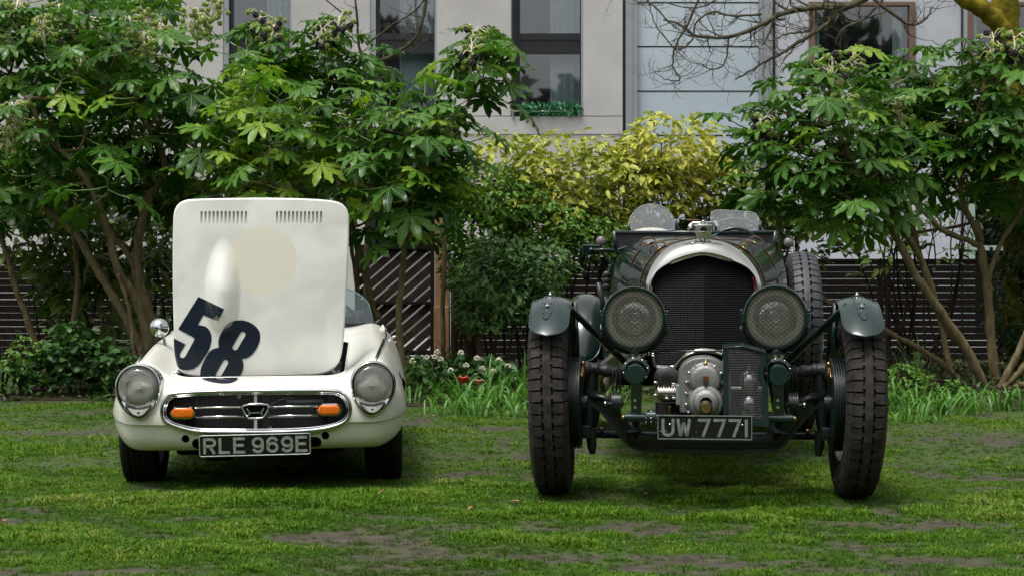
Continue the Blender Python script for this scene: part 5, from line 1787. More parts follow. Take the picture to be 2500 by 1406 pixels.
# ---- scuttle, folded screen, aero screens, body tub
sc_rows = [S2]
S3 = sec(1.75, .50, 1.20, .50, .36)
sc_rows = [[a.lerp(b, k / 4) for a, b in zip(S2, S3)] for k in range(5)]
for r_ in sc_rows:
    r_.insert(0, Vector((r_[0].x, r_[0].y, .48))); r_.append(Vector((r_[-1].x, r_[-1].y, .48)))
mb = MB(); mb.grid(sc_rows)
tub = []
for y, half, top, zb in ((1.75, .50, 1.10, .46), (2.1, .54, 1.06, .44), (2.8, .57, 1.04, .44), (3.4, .56, 1.03, .46), (4.0, .48, .98, .50), (4.3, .36, .90, .56)):
    tub.append([Vector((-half * .96, y, zb)), Vector((-half, y, zb + .15)), Vector((-half, y, top - .08)), Vector((-half + .03, y, top)), Vector((-half + .06, y, top - .03)), Vector((-half + .07, y, zb + .1)), Vector((half - .07, y, zb + .1)), Vector((half - .06, y, top - .03)), Vector((half - .03, y, top)), Vector((half, y, top - .08)), Vector((half, y, zb + .15)), Vector((half * .96, y, zb))])
mb.grid(tub, closev=True)
mb.add(tub[0], [tuple(range(12))]); mb.add(tub[-1], [tuple(range(12))])
mb.build('body', GRN, bcar, fix=False, sharp=40)
# framed dark panels left and right of the bonnet (folded screen)
yF = 1.42
A = lambda x, y: bl(x, y, yF)
tl, tr2 = A(1500, 568), A(1893, 568)
fs_ = MB()
fs_.tube([tl, tr2], .0095, 8)
fs_.tube([tl + Vector((0, 0, .008)), A(1503, 615)], .012, 8); fs_.tube([tr2 + Vector((0, 0, .008)), A(1887, 622)], .012, 8)
fs_.tube(catmull([A(1503, 614), A(1530, 603), A(1570, 593), A(1610, 586), A(1650, 581)], 4), .008, 6)
fs_.tube(catmull([A(1887, 621), A(1868, 608), A(1856, 592), A(1840, 575), A(1820, 563), A(1796, 558), A(1772, 562), A(1750, 573), A(1735, 580)], 4), .010, 8)
fso = fs_.build('folding_screen_frame', GRM, bcar)
pn = MB()
pn.add([A(1503, 570), A(1890, 570), A(1887, 618), A(1700, 620), A(1504, 612)], [(0, 1, 2, 3, 4)])
pn.add([p + Vector((0, .006, 0)) for p in (A(1503, 570), A(1890, 570), A(1887, 618), A(1700, 620), A(1504, 612))], [(4, 3, 2, 1, 0)])
pn.build('folded_glass', pbr('smoky folded glass', (.035, .033, .035), .22, 0, col2=(.05, .045, .05), nscale=8), fso)
MT['aero'] = thin_glass('aero screen glass', (.88, .92, .92), .90, .02)
yA = 1.62
def gpanel(px, name, lab=None):
    P = [bl(a, b, yA) for a, b in px]
    zl = min(p.z for p in P)
    P = [p + Vector((0, (p.z - zl) * .30, 0)) for p in P]
    m_ = MB(); m_.add([p for p in P], [tuple(range(len(P)))]); m_.add([p + Vector((0, .005, 0)) for p in P], [tuple(reversed(range(len(P))))])
    m_.grid([P, [p + Vector((0, .005, 0)) for p in P]], closev=True, smooth=False)
    o = m_.build(name, MT['aero'], bcar)
    MB().tube(P, .0022, 5, closed=True).build('glass_edge', pbr('frosted glass edge', (.35, .42, .42), .3), o)
    return o
cp = [(1534, 566)] + [(1591 + 57 * math.cos(t), 553 - 55 * math.sin(t)) for t in np.linspace(PI * .98, PI * .02, 22)] + [(1648, 561), (1590, 567)]
g1 = gpanel(cp, 'aero_screen')
g2 = gpanel([(1737, 561), (1735, 530), (1738, 518), (1746, 513), (1790, 514), (1835, 518), (1846, 522), (1853, 534), (1854, 562), (1800, 566)], 'aero_screen')
for o_, a, b in ((g1, (1534, 548), (1537, 568)), (g1, (1650, 535), (1652, 566)), (g2, (1736, 540), (1737, 566)), (g2, (1856, 543), (1855, 568))):
    MB().tube([bl(*a, yA - .01), bl(*b, yA - .01)], .008, 6).build('screen_clamp', GRM, o_)
hm = MB()
hm.ball(bl(1590, 575, 2.1), .13, 16, sc=(1, .6, .35))
hm.build('white_cushion', pbr('cream cloth', (.6, .55, .45), .8), bcar)
sw = MB(); SM = frame(bl(1795, 606, 1.95), (0, -1, .5))
sw.tube([SM @ Vector((.19 * math.cos(a), .20 * math.sin(a), 0)) for a in np.linspace(0, 2 * PI, 41)[:-1]], .011, 8, closed=True)
for k in range(4): sw.tube([SM @ Vector((0, 0, 0)), SM @ Vector((.2 * math.cos(k * PI / 2 + .7), .2 * math.sin(k * PI / 2 + .7), 0))], .005, 6)
sw.build('steering_wheel', MT['black'], bcar)
# side lamps, mirror, lever
for px, py, s_ in ((1467, 589, -1), (1925, 593, 1)):
    c = bl(px, py, 1.42)
    b_ = MB(); b_.lathe([(.002, -.045), (.018, -.038), (.027, -.015), (.029, 0), (.026, .004)], frame(c, (0, -1, 0)), 20)
    so = b_.build('side_lamp', GRN, bcar, sharp=50)
    MB().lathe([(.0255, .003), (.02, .010), (.001, .013)], frame(c, (0, -1, 0)), 20).build('lens', pbr('frosted lamp glass', (.16, .15, .135), .25), so)
    MB().tube(catmull([c + Vector((0, .01, -.02)), c + Vector((-s_ * .008, .02, -.06)), c + Vector((-s_ * .03, .03, -.10)), c + Vector((-s_ * .07, .03, -.13))], 4), .006, 6).build('lamp_bracket', MT['black'], so)
c = bl(1446, 611, 1.40)
mi_ = MB(); mi_.bbox(c.x - .055, c.x + .045, 1.39, 1.41, c.z - .026, c.z + .030, .006)
mi_.tube([c + Vector((.0, -.015, .0)), c + Vector((.12, -.015, .0))], .011, 6); mi_.ball(c + Vector((-.005, -.02, 0)), .014, 8)
mi_.build('mirror', GRN, bcar)
b_ = bl(1460, 690, .9); b2 = bl(1470, 735, .9)
MB().tube([b_, b2, b2 + Vector((.01, 0, -.06))], [.013, .013, .018], 8).build('hand_brake', MT['black'], bcar)
t_ = MB()
for k in range(3): t_.ball(bl(1481, 690 - k * 14 + 10, 1.2), .03, 10, sc=(.8, .5, .8))
t_.build('horn', MT['black'], bcar)

# ---- headlamps
MT['pressed'] = pressed_glass('pressed lamp glass', (.99, .98, .95), (.88, .87, .79), .17)
for px, py, rr in ((1548, 777, 79), (1892.5, 774.5, 81)):
    yl = -.20
    c = bl(px, py, yl)
    r0 = .1395
    MMx = frame(c, (-.02, -1, .01))
    hb = MB()
    hb.lathe([(.002, -.19), (.05, -.18), (.095, -.14), (.125, -.08), (.137, -.02), (r0 + .004, -.004), (r0 + .004, .012), (r0 - .001, .018), (r0 - .009, .018), (r0 - .012, .010), (r0 - .014, -.004)], MMx, 56)
    hbo = hb.build('headlight', GRN, bcar, sharp=45)
    MB().lathe([(.124, -.002), (.110, -.05), (.08, -.09), (.04, -.108), (.002, -.112)], MMx, 48).build('reflector', pbr('old silver reflector', (.97, .95, .88), .16, 1.0, col2=(.80, .77, .68), nscale=14, rvar=.06, bump=.25, bscale=22), hbo)
    MB().lathe([(.126, -.003), (.118, .0), (.116, -.004), (.0995, -.004), (.098, -.010)], MMx, 48).build('reflector_rim', pbr('aged white metal', (.60, .59, .52), .5, .2), hbo, sharp=30)
    MB().lathe([(.124, .0), (.09, .0035), (.04, .005), (.0005, .0055)], MMx, 40).build('lens_glass', MT['pressed'], hbo)
    bb = MB(); bb.lathe([(.022, -.11), (.022, -.04), (.012, -.028), (.001, -.024)], MMx, 20)
    for q in (.028, .034, .040): bb.tube([MMx @ Vector((q * math.cos(t), q * math.sin(t), -.045)) for t in np.linspace(0, 2 * PI, 25)[:-1]], .0016, 4, closed=True)
    bb.build('bulb_holder', MT['chrome'], hbo, sharp=40)
    gm = MB()
    circ = [(r0 - .008) * math.cos(t) for t in np.linspace(0, 1, 2)]
    pitch = .0158
    for ang in (R(47), R(-49)):
        d = Vector((math.cos(ang), math.sin(ang))); nn = Vector((-d.y, d.x))
        for k in range(-9, 10):
            o_ = k * pitch * .98 + .004
            if abs(o_) > r0 - .012: continue
            h = math.sqrt((r0 - .007) ** 2 - o_ * o_)
            P = []
            for i in range(13):
                t = -h + 2 * h * i / 12
                P.append(MMx @ Vector((d.x * t + nn.x * o_, d.y * t + nn.y * o_, .013 + .010 * (1 - (t * t + o_ * o_) / r0 ** 2) + .0008 * math.sin(i * PI))))
            gm.tube(P, .0009, 4, cap=False)
    # finer second set halves the diamonds
    for ang in ():
        d = Vector((math.cos(ang), math.sin(ang))); nn = Vector((-d.y, d.x))
        for k in range(-6, 7):
            o_ = (k + .5) * pitch * .98 + .004
            if abs(o_) > r0 - .012: continue
            h = math.sqrt((r0 - .007) ** 2 - o_ * o_)
            gm.tube([MMx @ Vector((d.x * t + nn.x * o_, d.y * t + nn.y * o_, .013 + .010 * (1 - (t * t + o_ * o_) / r0 ** 2))) for t in np.linspace(-h, h, 7)], .0009, 4, cap=False)
    tag(gm.build('mesh_guard', MT['stonewire'], hbo, fix=False), kind='stuff')
    lm = MB()
    for s_ in (-1, 1):
        lm.bbox(c.x + s_ * (r0 + .003) - .008, c.x + s_ * (r0 + .003) + .008, yl - .02, yl + .03, c.z - .004 - .02, c.z + .022, .003)
        lm.cyl((c.x + s_ * (r0 + .008), yl, c.z + .022), (c.x + s_ * (r0 + .008), yl, c.z + .036), .006, 8)
    lm.build('rim_clamp', GRM, hbo)
    # fork under the lamp
    fk = MB(); q = [Vector((c.x + (r0 + .016) * math.cos(t), yl + .04, c.z + (r0 + .016) * math.sin(t))) for t in np.linspace(R(195), R(345), 20)]
    fk.tube(q, .009, 8)
    fk.tube([Vector((c.x, yl + .04, c.z - r0 - .016)), Vector((c.x + (.006), -.30, .66))], .018, 8)
    fk.build('lamp_fork', MT['black'], bcar)
a, b_ = bl(1480, 858, -.10), bl(1770, 856, -.10)
MB().tube([a, b_, bl(1935, 862, -.10)], .005, 8).build('lamp_tie_bar', GRN, bcar)

# ---- supercharger
MT['alloy'] = pbr('sand cast alloy', (.30, .30, .295), .52, .85, col2=(.20, .20, .20), nscale=16, rvar=.08, bump=.35, bscale=180)
YS = -.40
def bs(px, py, y=YS): return bl(px, py, y)
cc = bs(1722, 945)
sb = MB()
# big rounded casing: upper lobe r~.12
outline = [(1660, 1008), (1657, 985), (1655, 950), (1656, 920), (1661, 900), (1672, 885), (1690, 875), (1712, 871), (1735, 872), (1756, 880), (1772, 893), (1782, 912), (1786, 940), (1786, 975), (1783, 1008)]
OP = [bs(a, b) for a, b in outline]
def lobe(k, dy, shift=0): 
    return [Vector((cc.x + (p.x - cc.x) * k, YS + dy, cc.z + (p.z - cc.z) * k)) for p in catmull(OP, 3)]
rows_ = [lobe(1.0, .20), lobe(1.0, .02), lobe(.985, .006), lobe(.95, .0)]
sb.grid(rows_)
last = rows_[-1]
sb.add(last, [tuple(range(len(last)))])
so = sb.build('supercharger', MT['alloy'], bcar, sharp=35)
# raised upper and lower domes
def dome(px, py, prof, name, mat, par, dy=0.):
    c = bs(px, py); return MB().lathe(prof, frame((c.x, YS + dy, c.z), (0, -1, 0)), 40).build(name, mat, par, sharp=40)
dome(1722, 928, [(.085, -.004), (.076, .002), (.070, .010), (.066, .022), (.060, .029), (.052, .032), (.02, .034), (.0005, .0345)], 'gear_cover', MT['alloy'], so)
dome(1723, 981, [(.088, -.004), (.080, .006), (.076, .020), (.073, .034), (.066, .040), (.058, .042), (.054, .050), (.044, .058), (.036, .060), (.026, .061)], 'nose_cover', MT['alloy'], so)
dome(1722.5, 991, [(.029, .060), (.029, .074), (.026, .076)], 'shaft_collar', MT['wire'], so)
dome(1722.5, 991, [(.0235, .070), (.0235, .092), (.021, .096), (.0005, .097)], 'brass_cap', MT['brass'], so)
ped = MB(); ped.bbox(cc.x - .055, cc.x + .055, YS - .03, YS + .05, bs(1722, 1025).z, bs(1722, 990).z, .012)
ped.build('nose_foot', MT['alloy'], so)
for a, b in ((1700, 893), (1682, 909), (1676, 932), (1675, 959), (1675, 986), (1681, 1006), (1745, 894), (1760, 910), (1766, 934), (1767, 960), (1766, 986)):
    c = bs(a, b)
    MB().cyl((c.x, YS + .002, c.z), (c.x, YS - .006, c.z), .0085, 12).ball((c.x, YS - .007, c.z), .0065, 10).build('dome_nut', MT['chrome'], so)
c = bs(1722.5, 922); MB().bbox(c.x - .011, c.x + .011, YS - .043, YS - .036, c.z - .014, c.z + .013, .002).build('maker_plate', MT['copper'], so)
for k in range(3): pass
c = bs(1722.5, 934.5); MB().cyl((c.x, YS - .03, c.z), (c.x, YS - .046, c.z), .0088, 14).build('plug', MT['wire'], so)
c = bs(1722, 900); MB().tube(catmull([(c.x, YS - .01, c.z), (c.x, YS - .014, c.z + .018), (c.x + .002, YS - .014, c.z + .030), (c.x + .001, YS + .01, c.z + .043), (c.x, YS + .08, c.z + .044)], 4), .0055, 8).cyl((c.x, YS - .012, c.z - .004), (c.x, YS - .012, c.z + .008), .010, 8).cyl((c.x, YS - .014, c.z + .018), (c.x, YS - .014, c.z + .030), .0085, 6).build('oil_pipe', MT['brass'], so)
# finned manifold on the left
fm = MB()
for k in range(7):
    x = bs(1607 + k * 6.6, 950).x
    fm.lathe([(.002, -.0022), (.034 if k % 2 else .037, -.0022), (.034 if k % 2 else .037, .0022), (.002, .0022)], frame((x, YS + .05, bs(1, 951).z), (1, 0, 0)), 24)
fm.cyl((bs(1606, 950).x, YS + .05, bs(1, 951).z), (bs(1656, 950).x, YS + .05, bs(1, 951).z), .029, 20)
fmo = fm.build('relief_valve', pbr('burnished nickel', (.42, .39, .35), .25, 1.0, col2=(.25, .22, .19), nscale=30), bcar, sharp=40)
for px, py in ((1600, 933), (1600, 964), (1645, 937), (1645, 971), (1628, 972)):
    c = bs(px, py, YS + .01); MB().cyl((c.x - .009, YS + .01, c.z), (c.x + .009, YS + .01, c.z), .007, 6).build('bolt', MT['chrome'], fmo)
fl = MB(); c = bs(1657, 950); fl.bbox(c.x - .012, c.x + .012, YS + .0, YS + .09, bs(1, 977).z, bs(1, 929).z, .004)
fl.build('manifold_flange', pbr('pale green gasket face', (.25, .30, .27), .45, .4), bcar)
lo = MB(); c = bs(1625, 985, YS + .1); lo.cyl((c.x, YS + .1, bs(1, 1003).z), (c.x, YS + .1, bs(1, 975).z), .045, 24)
lo.build('lower_pipe', MT['wire'], bcar, sharp=40)
gf = MB(); c = bs(1628, 925, YS + .12)
gf.lathe([(.06, 0), (.05, .012), (.02, .014), (.001, .014)], frame((c.x, YS + .14, c.z), (0, -1, 0)), 30)
for k in range(10):
    a = 2 * PI * k / 10
    gf.box(-.002, .002, 0, .04, 0, .012, 0, frame((c.x + .012 * math.cos(a), YS + .125, c.z + .012 * math.sin(a)), (0, -1, 0), (math.cos(a + 1.57), 0, math.sin(a + 1.57))))
gf.build('fan_wheel', MT['wire'], bcar)
# carburettor cover: green frame, woven mesh, carburettors behind
YC = -.44
def bc_(px, py, y=YC): return bl(px, py, y)
cx0, cx1 = 1765, 1877
def colm(x0, x1, name, poly):
    m_ = MB(); m_.prism([(bc_(a, b).x, bc_(a, b).z) for a, b in poly], YC, YC + .004)
    return m_.build(name, GRM, bcar)
ccv = colm(0, 0, 'carburettor_cover', [(1765, 848), (1777.5, 852), (1778.5, 1030), (1767.5, 1028)])
cvp = [(1856, 852), (1857, 884), (1850, 900), (1850, 915), (1857, 928), (1860, 945), (1862, 1024), (1778, 1022), (1778, 1036), (1877, 1040), (1875, 940), (1868, 930), (1864, 917), (1864, 900), (1871, 886), (1871, 862)]
m_ = MB(); m_.prism([(bc_(a, b).x, bc_(a, b).z) for a, b in cvp], YC - .001, YC + .003); m_.build('cover_frame', GRM, ccv)
m_ = MB(); P = [bc_(1765, 848), bc_(1815, 845), bc_(1871, 862)]
m_.grid([[p + Vector((0, 0, .0)) for p in P], [p + Vector((0, .10, .012)) for p in P]], smooth=False); m_.tube(P, .004, 6)
m_.tube([P[0] + Vector((0, .006, -.012)), P[2] + Vector((0, .006, -.012))], .003, 6)
m_.build('cover_top', GRM, ccv)
m_ = MB(); a, b_ = bc_(1875, 862), bc_(1877, 1038)
m_.box(a.x - .003, a.x, YC + .004, YC + .14, b_.z, a.z); a2 = bc_(1765, 848); m_.box(a2.x + .001, a2.x + .004, YC + .004, YC + .14, b_.z + .02, a2.z); m_.build('cover_side', GRN, ccv)
mp = [(bc_(a, b).x, bc_(a, b).z) for a, b in [(1777, 851), (1857, 853), (1857.5, 884), (1851, 900), (1851, 915), (1858, 928), (1861, 945), (1862.5, 1025), (1778, 1023)]]
wm = MB()
clipped_lines(mp, 0, .0072, lambda x, z: YC + .003, .0011, wm)
clipped_lines(mp, PI / 2, .0072, lambda x, z: YC + .002, .0011, wm)
MT['meshwire'] = pbr('cover mesh wire', (.045, .048, .048), .35, .7)
tag(wm.build('cover_mesh', MT['meshwire'], ccv, fix=False), kind='stuff')
cr = MB()
for px, py in ((1829, 920), (1829, 975)):
    c = bc_(px, py, YC + .1)
    cr.lathe([(.002, -.07), (.034, -.068), (.046, -.045), (.048, -.01), (.038, .015), (.026, .022), (.014, .03), (.012, .055), (.002, .057)], Matrix.Translation((c.x, YC + .075, c.z)), 26)
c = bc_(1800, 947, YC + .09); cr.tube([(c.x - .05, YC + .06, c.z), (c.x + .13, YC + .06, c.z)], .014, 10)
cr.build('carburettor', pbr('bright alloy carburettor', (.60, .60, .58), .25, 1.0), bcar, sharp=50)
m_ = MB(); m_.box(bc_(1780, 1, YC + .1).x, bc_(1870, 1, YC + .1).x, YC + .15, YC + .155, bc_(1, 1030).z, bc_(1, 855).z)
m_.build('backing_panel', MT['void'], bcar)

# ---- number plate with worn silver characters
c = bl(1720.5, 1042.5, -.49)
PB = Matrix.Translation((c.x, -.49, c.z)) @ Matrix.Rotation(R(0.1), 4, 'Y')
pw, ph = (bl(1836, 1, -.49).x - bl(1605.5, 1, -.49).x), (bl(1, 1014, -.49).z - bl(1, 1071, -.49).z)
m_ = MB(); m_.box(-pw / 2, pw / 2, 0, .004, -ph / 2, ph / 2, 0, PB)
def plate_worn():
    m = pbr('chipped black plate', (.005, .006, .006), .5, spec=.3)
    nt = m.node_tree; b = nt.nodes['Principled BSDF']
    tc = nt.nodes.new('ShaderNodeTexCoord'); n = nt.nodes.new('ShaderNodeTexNoise'); n.inputs['Scale'].default_value = 95; n.inputs['Detail'].default_value = 5
    nt.links.new(tc.outputs['Object'], n.inputs[0])
    r = nt.nodes.new('ShaderNodeValToRGB'); r.color_ramp.elements[0].position = .70; r.color_ramp.elements[1].position = .72
    r.color_ramp.elements[0].color = (.005, .006, .006, 1); r.color_ramp.elements[1].color = (.26, .28, .25, 1)
    nt.links.new(n.outputs[0], r.inputs[0]); nt.links.new(r.outputs[0], b.inputs['Base Color'])
    return m
po = m_.build('number_plate', plate_worn(), bcar)
MT['wornsilver'] = pbr('worn silver paint', (.25, .27, .25), .5, .2, col2=(.15, .17, .15), nscale=60)
e = MB(); h = .003
for x0, x1, z0, z1 in ((-pw / 2, pw / 2, ph / 2 - .0045, ph / 2), (-pw / 2, pw / 2, -ph / 2, -ph / 2 + .004), (-pw / 2, -pw / 2 + .003, -ph / 2 + .004, ph / 2 - .0045), (pw / 2 - .003, pw / 2, -ph / 2 + .004, ph / 2 - .0045)):
    e.box(x0, x1, -.0035, 0, z0, z1, 0, PB)
e.build('plate_rim', MT['wornsilver'], po)
k = pw / 231.0
def lx(px): return (px - 1720.5) * k
lh = .076
zb = -.040
for ch, x0, wd in (('U', 1615, 31), ('W', 1653, 32), ('7', 1703, 31), ('7', 1741, 31), ('7', 1778, 31), ('1', 1809, 26)):
    lb = MB()
    for st in G[ch]:
        ribbon(lb, [(lx(x0) + a * wd * k, zb + (b / 1.5) * lh) for a, b in st], .0125, -.002, 0, 0, PB @ Matrix.Translation((0, -.0005, 0)))
    put('character', lb.mesh('character'), po, [MT['wornsilver']])
for px in (1635, 1812):
    MB().ball(PB @ Vector((lx(px), -.004, .012)), .0055, 8).build('plate_bolt', MT['chrome'], po)

# ---- hidden mass: sump, engine, firewall, floor, rear axle
m_ = MB()
m_.bbox(-.20, .20, .15, 1.1, .34, .80, .03)
m_.build('engine', MT['void'], bcar)
m_ = MB(); m_.box(-.44, .44, 1.30, 1.32, .42, 1.08); m_.box(-.5, .5, 1.32, 4.1, .46, .48)
m_.build('floor_pan', MT['void'], bcar)
m_ = MB(); m_.tube([(-.66, 3.3, .42), (0, 3.3, .42), (.66, 3.3, .42)], [.045, .06, .045], 12); m_.ball((0, 3.3, .42), .15, 16)
m_.tube([(0, 1.0, .45), (0, 3.3, .42)], .035, 10)
m_.build('rear_axle', MT['axleblack'], bcar)
m_ = MB(); m_.bbox(-.42, .42, 3.9, 4.4, .48, .85, .06); m_.build('fuel_tank', GRN, bcar)
m_ = MB(); m_.box(-.25, .25, .13, .14, .52, .80); m_.build('undershield', MT['void'], bcar)
for sx in (-.25, .25):
    m_ = MB(); m_.bbox(sx - .2, sx + .2, 2.0, 2.5, .5, .62, .04); m_.bbox(sx - .2, sx + .2, 2.45, 2.6, .55, 1.02, .05); m_.build('seat', pbr('dark green hide', (.02, .035, .025), .45), bcar)
# right side exhaust and cockpit side pieces
MB().tube(catmull([(-.40, .6, .62), (-.52, .9, .50), (-.53, 1.6, .38), (-.53, 3.0, .36)], 5), .03, 10).build('exhaust_pipe', pbr('heat tinted steel', (.25, .22, .19), .4, .9), bcar)
# =================================================================== trees, shrubs, bed plants
MT['bark'] = pbr('smooth brown green bark', (.12, .085, .045), .8, 0, col2=(.20, .165, .085), nscale=9, stretch=(3, 3, 1), bump=.5, bscale=35)
MT['barkmoss'] = pbr('mossy bark', (.07, .06, .03), .85, 0, col2=(.11, .11, .04), nscale=6, bump=.5, bscale=40)
MT['fatsia'] = leafmat('fatsia leaf', (.016, .055, .009), (.034, .105, .014), (.075, .18, .024), .32, .26, scale=1.6)
MT['fatsia_lit'] = leafmat('lit fatsia leaf', (.045, .13, .014), (.095, .23, .022), (.22, .33, .035), .34, .32, scale=2.2)  # lit copy of the leaf, bright light put into its greens
MT['vein'] = pbr('leaf vein', (.14, .24, .05), .45, 0)
MT['vein_lit'] = pbr('lit leaf vein', (.28, .36, .08), .45, 0)  # vein colour for the lit copy
MT['stalk'] = pbr('pale flower stalk', (.50, .48, .30), .6, 0, col2=(.62, .58, .42), nscale=20)
MT['umbel'] = pbr('green umbel', (.16, .24, .04), .6, 0, col2=(.30, .38, .09), nscale=60)
MT['berry'] = pbr('black berries', (.008, .006, .010), .32, 0, col2=(.03, .012, .02), nscale=60)

def fatsia_leaf(seed, bend, lobes=9, Lp=.30, light=False):
    """palmate leaf on its stalk: stalk along +X from the origin, blade bent down by `bend`"""
    rg = random.Random(seed)
    mb = MB()
    e = Vector((Lp, 0, .0))
    st = [Vector((Lp * t, 0, -.05 * Lp * math.sin(PI * t) + .03 * t)) for t in (0, .35, .7, 1)]
    e = st[-1]
    mb.tube(st, [.0055, .0045, .004, .0045], 4, 1, cap=False)
    B = Matrix.Translation(e) @ Matrix.Rotation(bend, 4, 'Y') @ Matrix.Rotation(rg.uniform(-.25, .25), 4, 'X')
    tt = [0, .14, .28, .42, .56, .70, .84, .94, 1]
    for i in range(lobes):
        f = i / (lobes - 1) * 2 - 1
        a = f * R(138) + rg.uniform(-.05, .05)
        L_ = .235 * (1 - .40 * abs(f) ** 1.5) * rg.uniform(.92, 1.08)
        wv = rg.uniform(.82, 1.08) * (.172 if abs(f) < .6 else .185)
        droop = rg.uniform(.10, .40); ph = rg.uniform(0, 6)
        d = Vector((math.cos(a), math.sin(a), 0)); s_ = Vector((-d.y, d.x, 0))
        rows, mid = [], []
        for t in tt:
            w_ = L_ * wv * (np.interp(t, [0, .15, .32, .6, .8, .93, 1], [.13, .30, .55, 1, .80, .36, .0]))
            tooth = 1 + (.16 * math.sin(t * 26 + ph) if .35 < t < .97 else 0)
            c = d * (L_ * t) + Vector((0, 0, -L_ * droop * t ** 2.2 + .004 * math.sin(t * 9 + ph)))
            lift = w_ * .22
            l = c + s_ * (w_ * tooth) + Vector((0, 0, lift + .007 * math.sin(t * 17 + ph)))
            r_ = c - s_ * (w_ * (2 - tooth)) + Vector((0, 0, lift + .007 * math.sin(t * 15 + ph + 2)))
            rows.append([B @ l, B @ c, B @ r_])
            mid.append((B @ (c + s_ * (.0028 * (1 - t * .7)) + Vector((0, 0, .0012))), B @ (c - s_ * (.0028 * (1 - t * .7)) + Vector((0, 0, .0012)))))
        mb.grid(rows, 0)
        mb.grid([[a_, b_] for a_, b_ in mid[:-1]], 1)
    me = mb.mesh('leaf')
    me.materials.append(MT['fatsia_lit' if light else 'fatsia']); me.materials.append(MT['vein_lit' if light else 'vein'])
    return me
BENDS = (R(15), R(45), R(75), R(100))
FL = {fr: [[fatsia_leaf(b * 10 + v + (100 if fr else 0), BENDS[b], 9 if v else 8, .24 + .05 * v, fr) for v in range(3)] for b in range(4)] for fr in (False, True)}
def flower_head(seed, berries):
    rg = random.Random(seed); mb = MB()
    main = [Vector((0, 0, 0)), Vector((.01, 0, .10)), Vector((.015, .01, .20))]
    mb.tube(main, [.008, .007, .006], 5, 0)
    for k in range(24):
        t = rg.uniform(.15, 1); b = main[0].lerp(main[2], t)
        a = k * 2.4; el = rg.uniform(-.25, .9)
        L_ = rg.uniform(.05, .12)
        d = Vector((math.cos(a) * math.cos(el), math.sin(a) * math.cos(el), math.sin(el)))
        e = b + d * L_ + Vector((0, 0, -.03))
        mb.tube([b, b + d * L_ * .55 + Vector((0, 0, .012)), e], .0032, 4, 0, cap=False)
        isb = berries and k % 3 == 0
        r_ = .023 if isb else .017
        # cluster: many little balls round the end
        for q in range(16):
            th = math.acos(1 - 2 * (q + .5) / 16); ph = q * 2.4
            n_ = Vector((math.sin(th) * math.cos(ph), math.sin(th) * math.sin(ph), math.cos(th)))
            mb.ball(e + n_ * r_ * .75, r_ * .36, 5, 2 if isb else 1)
    me = mb.mesh('flower_head')
    for m in ('stalk', 'umbel', 'berry'): me.materials.append(MT[m])
    return me
FH = [flower_head(1, False), flower_head(2, True), flower_head(3, True)]

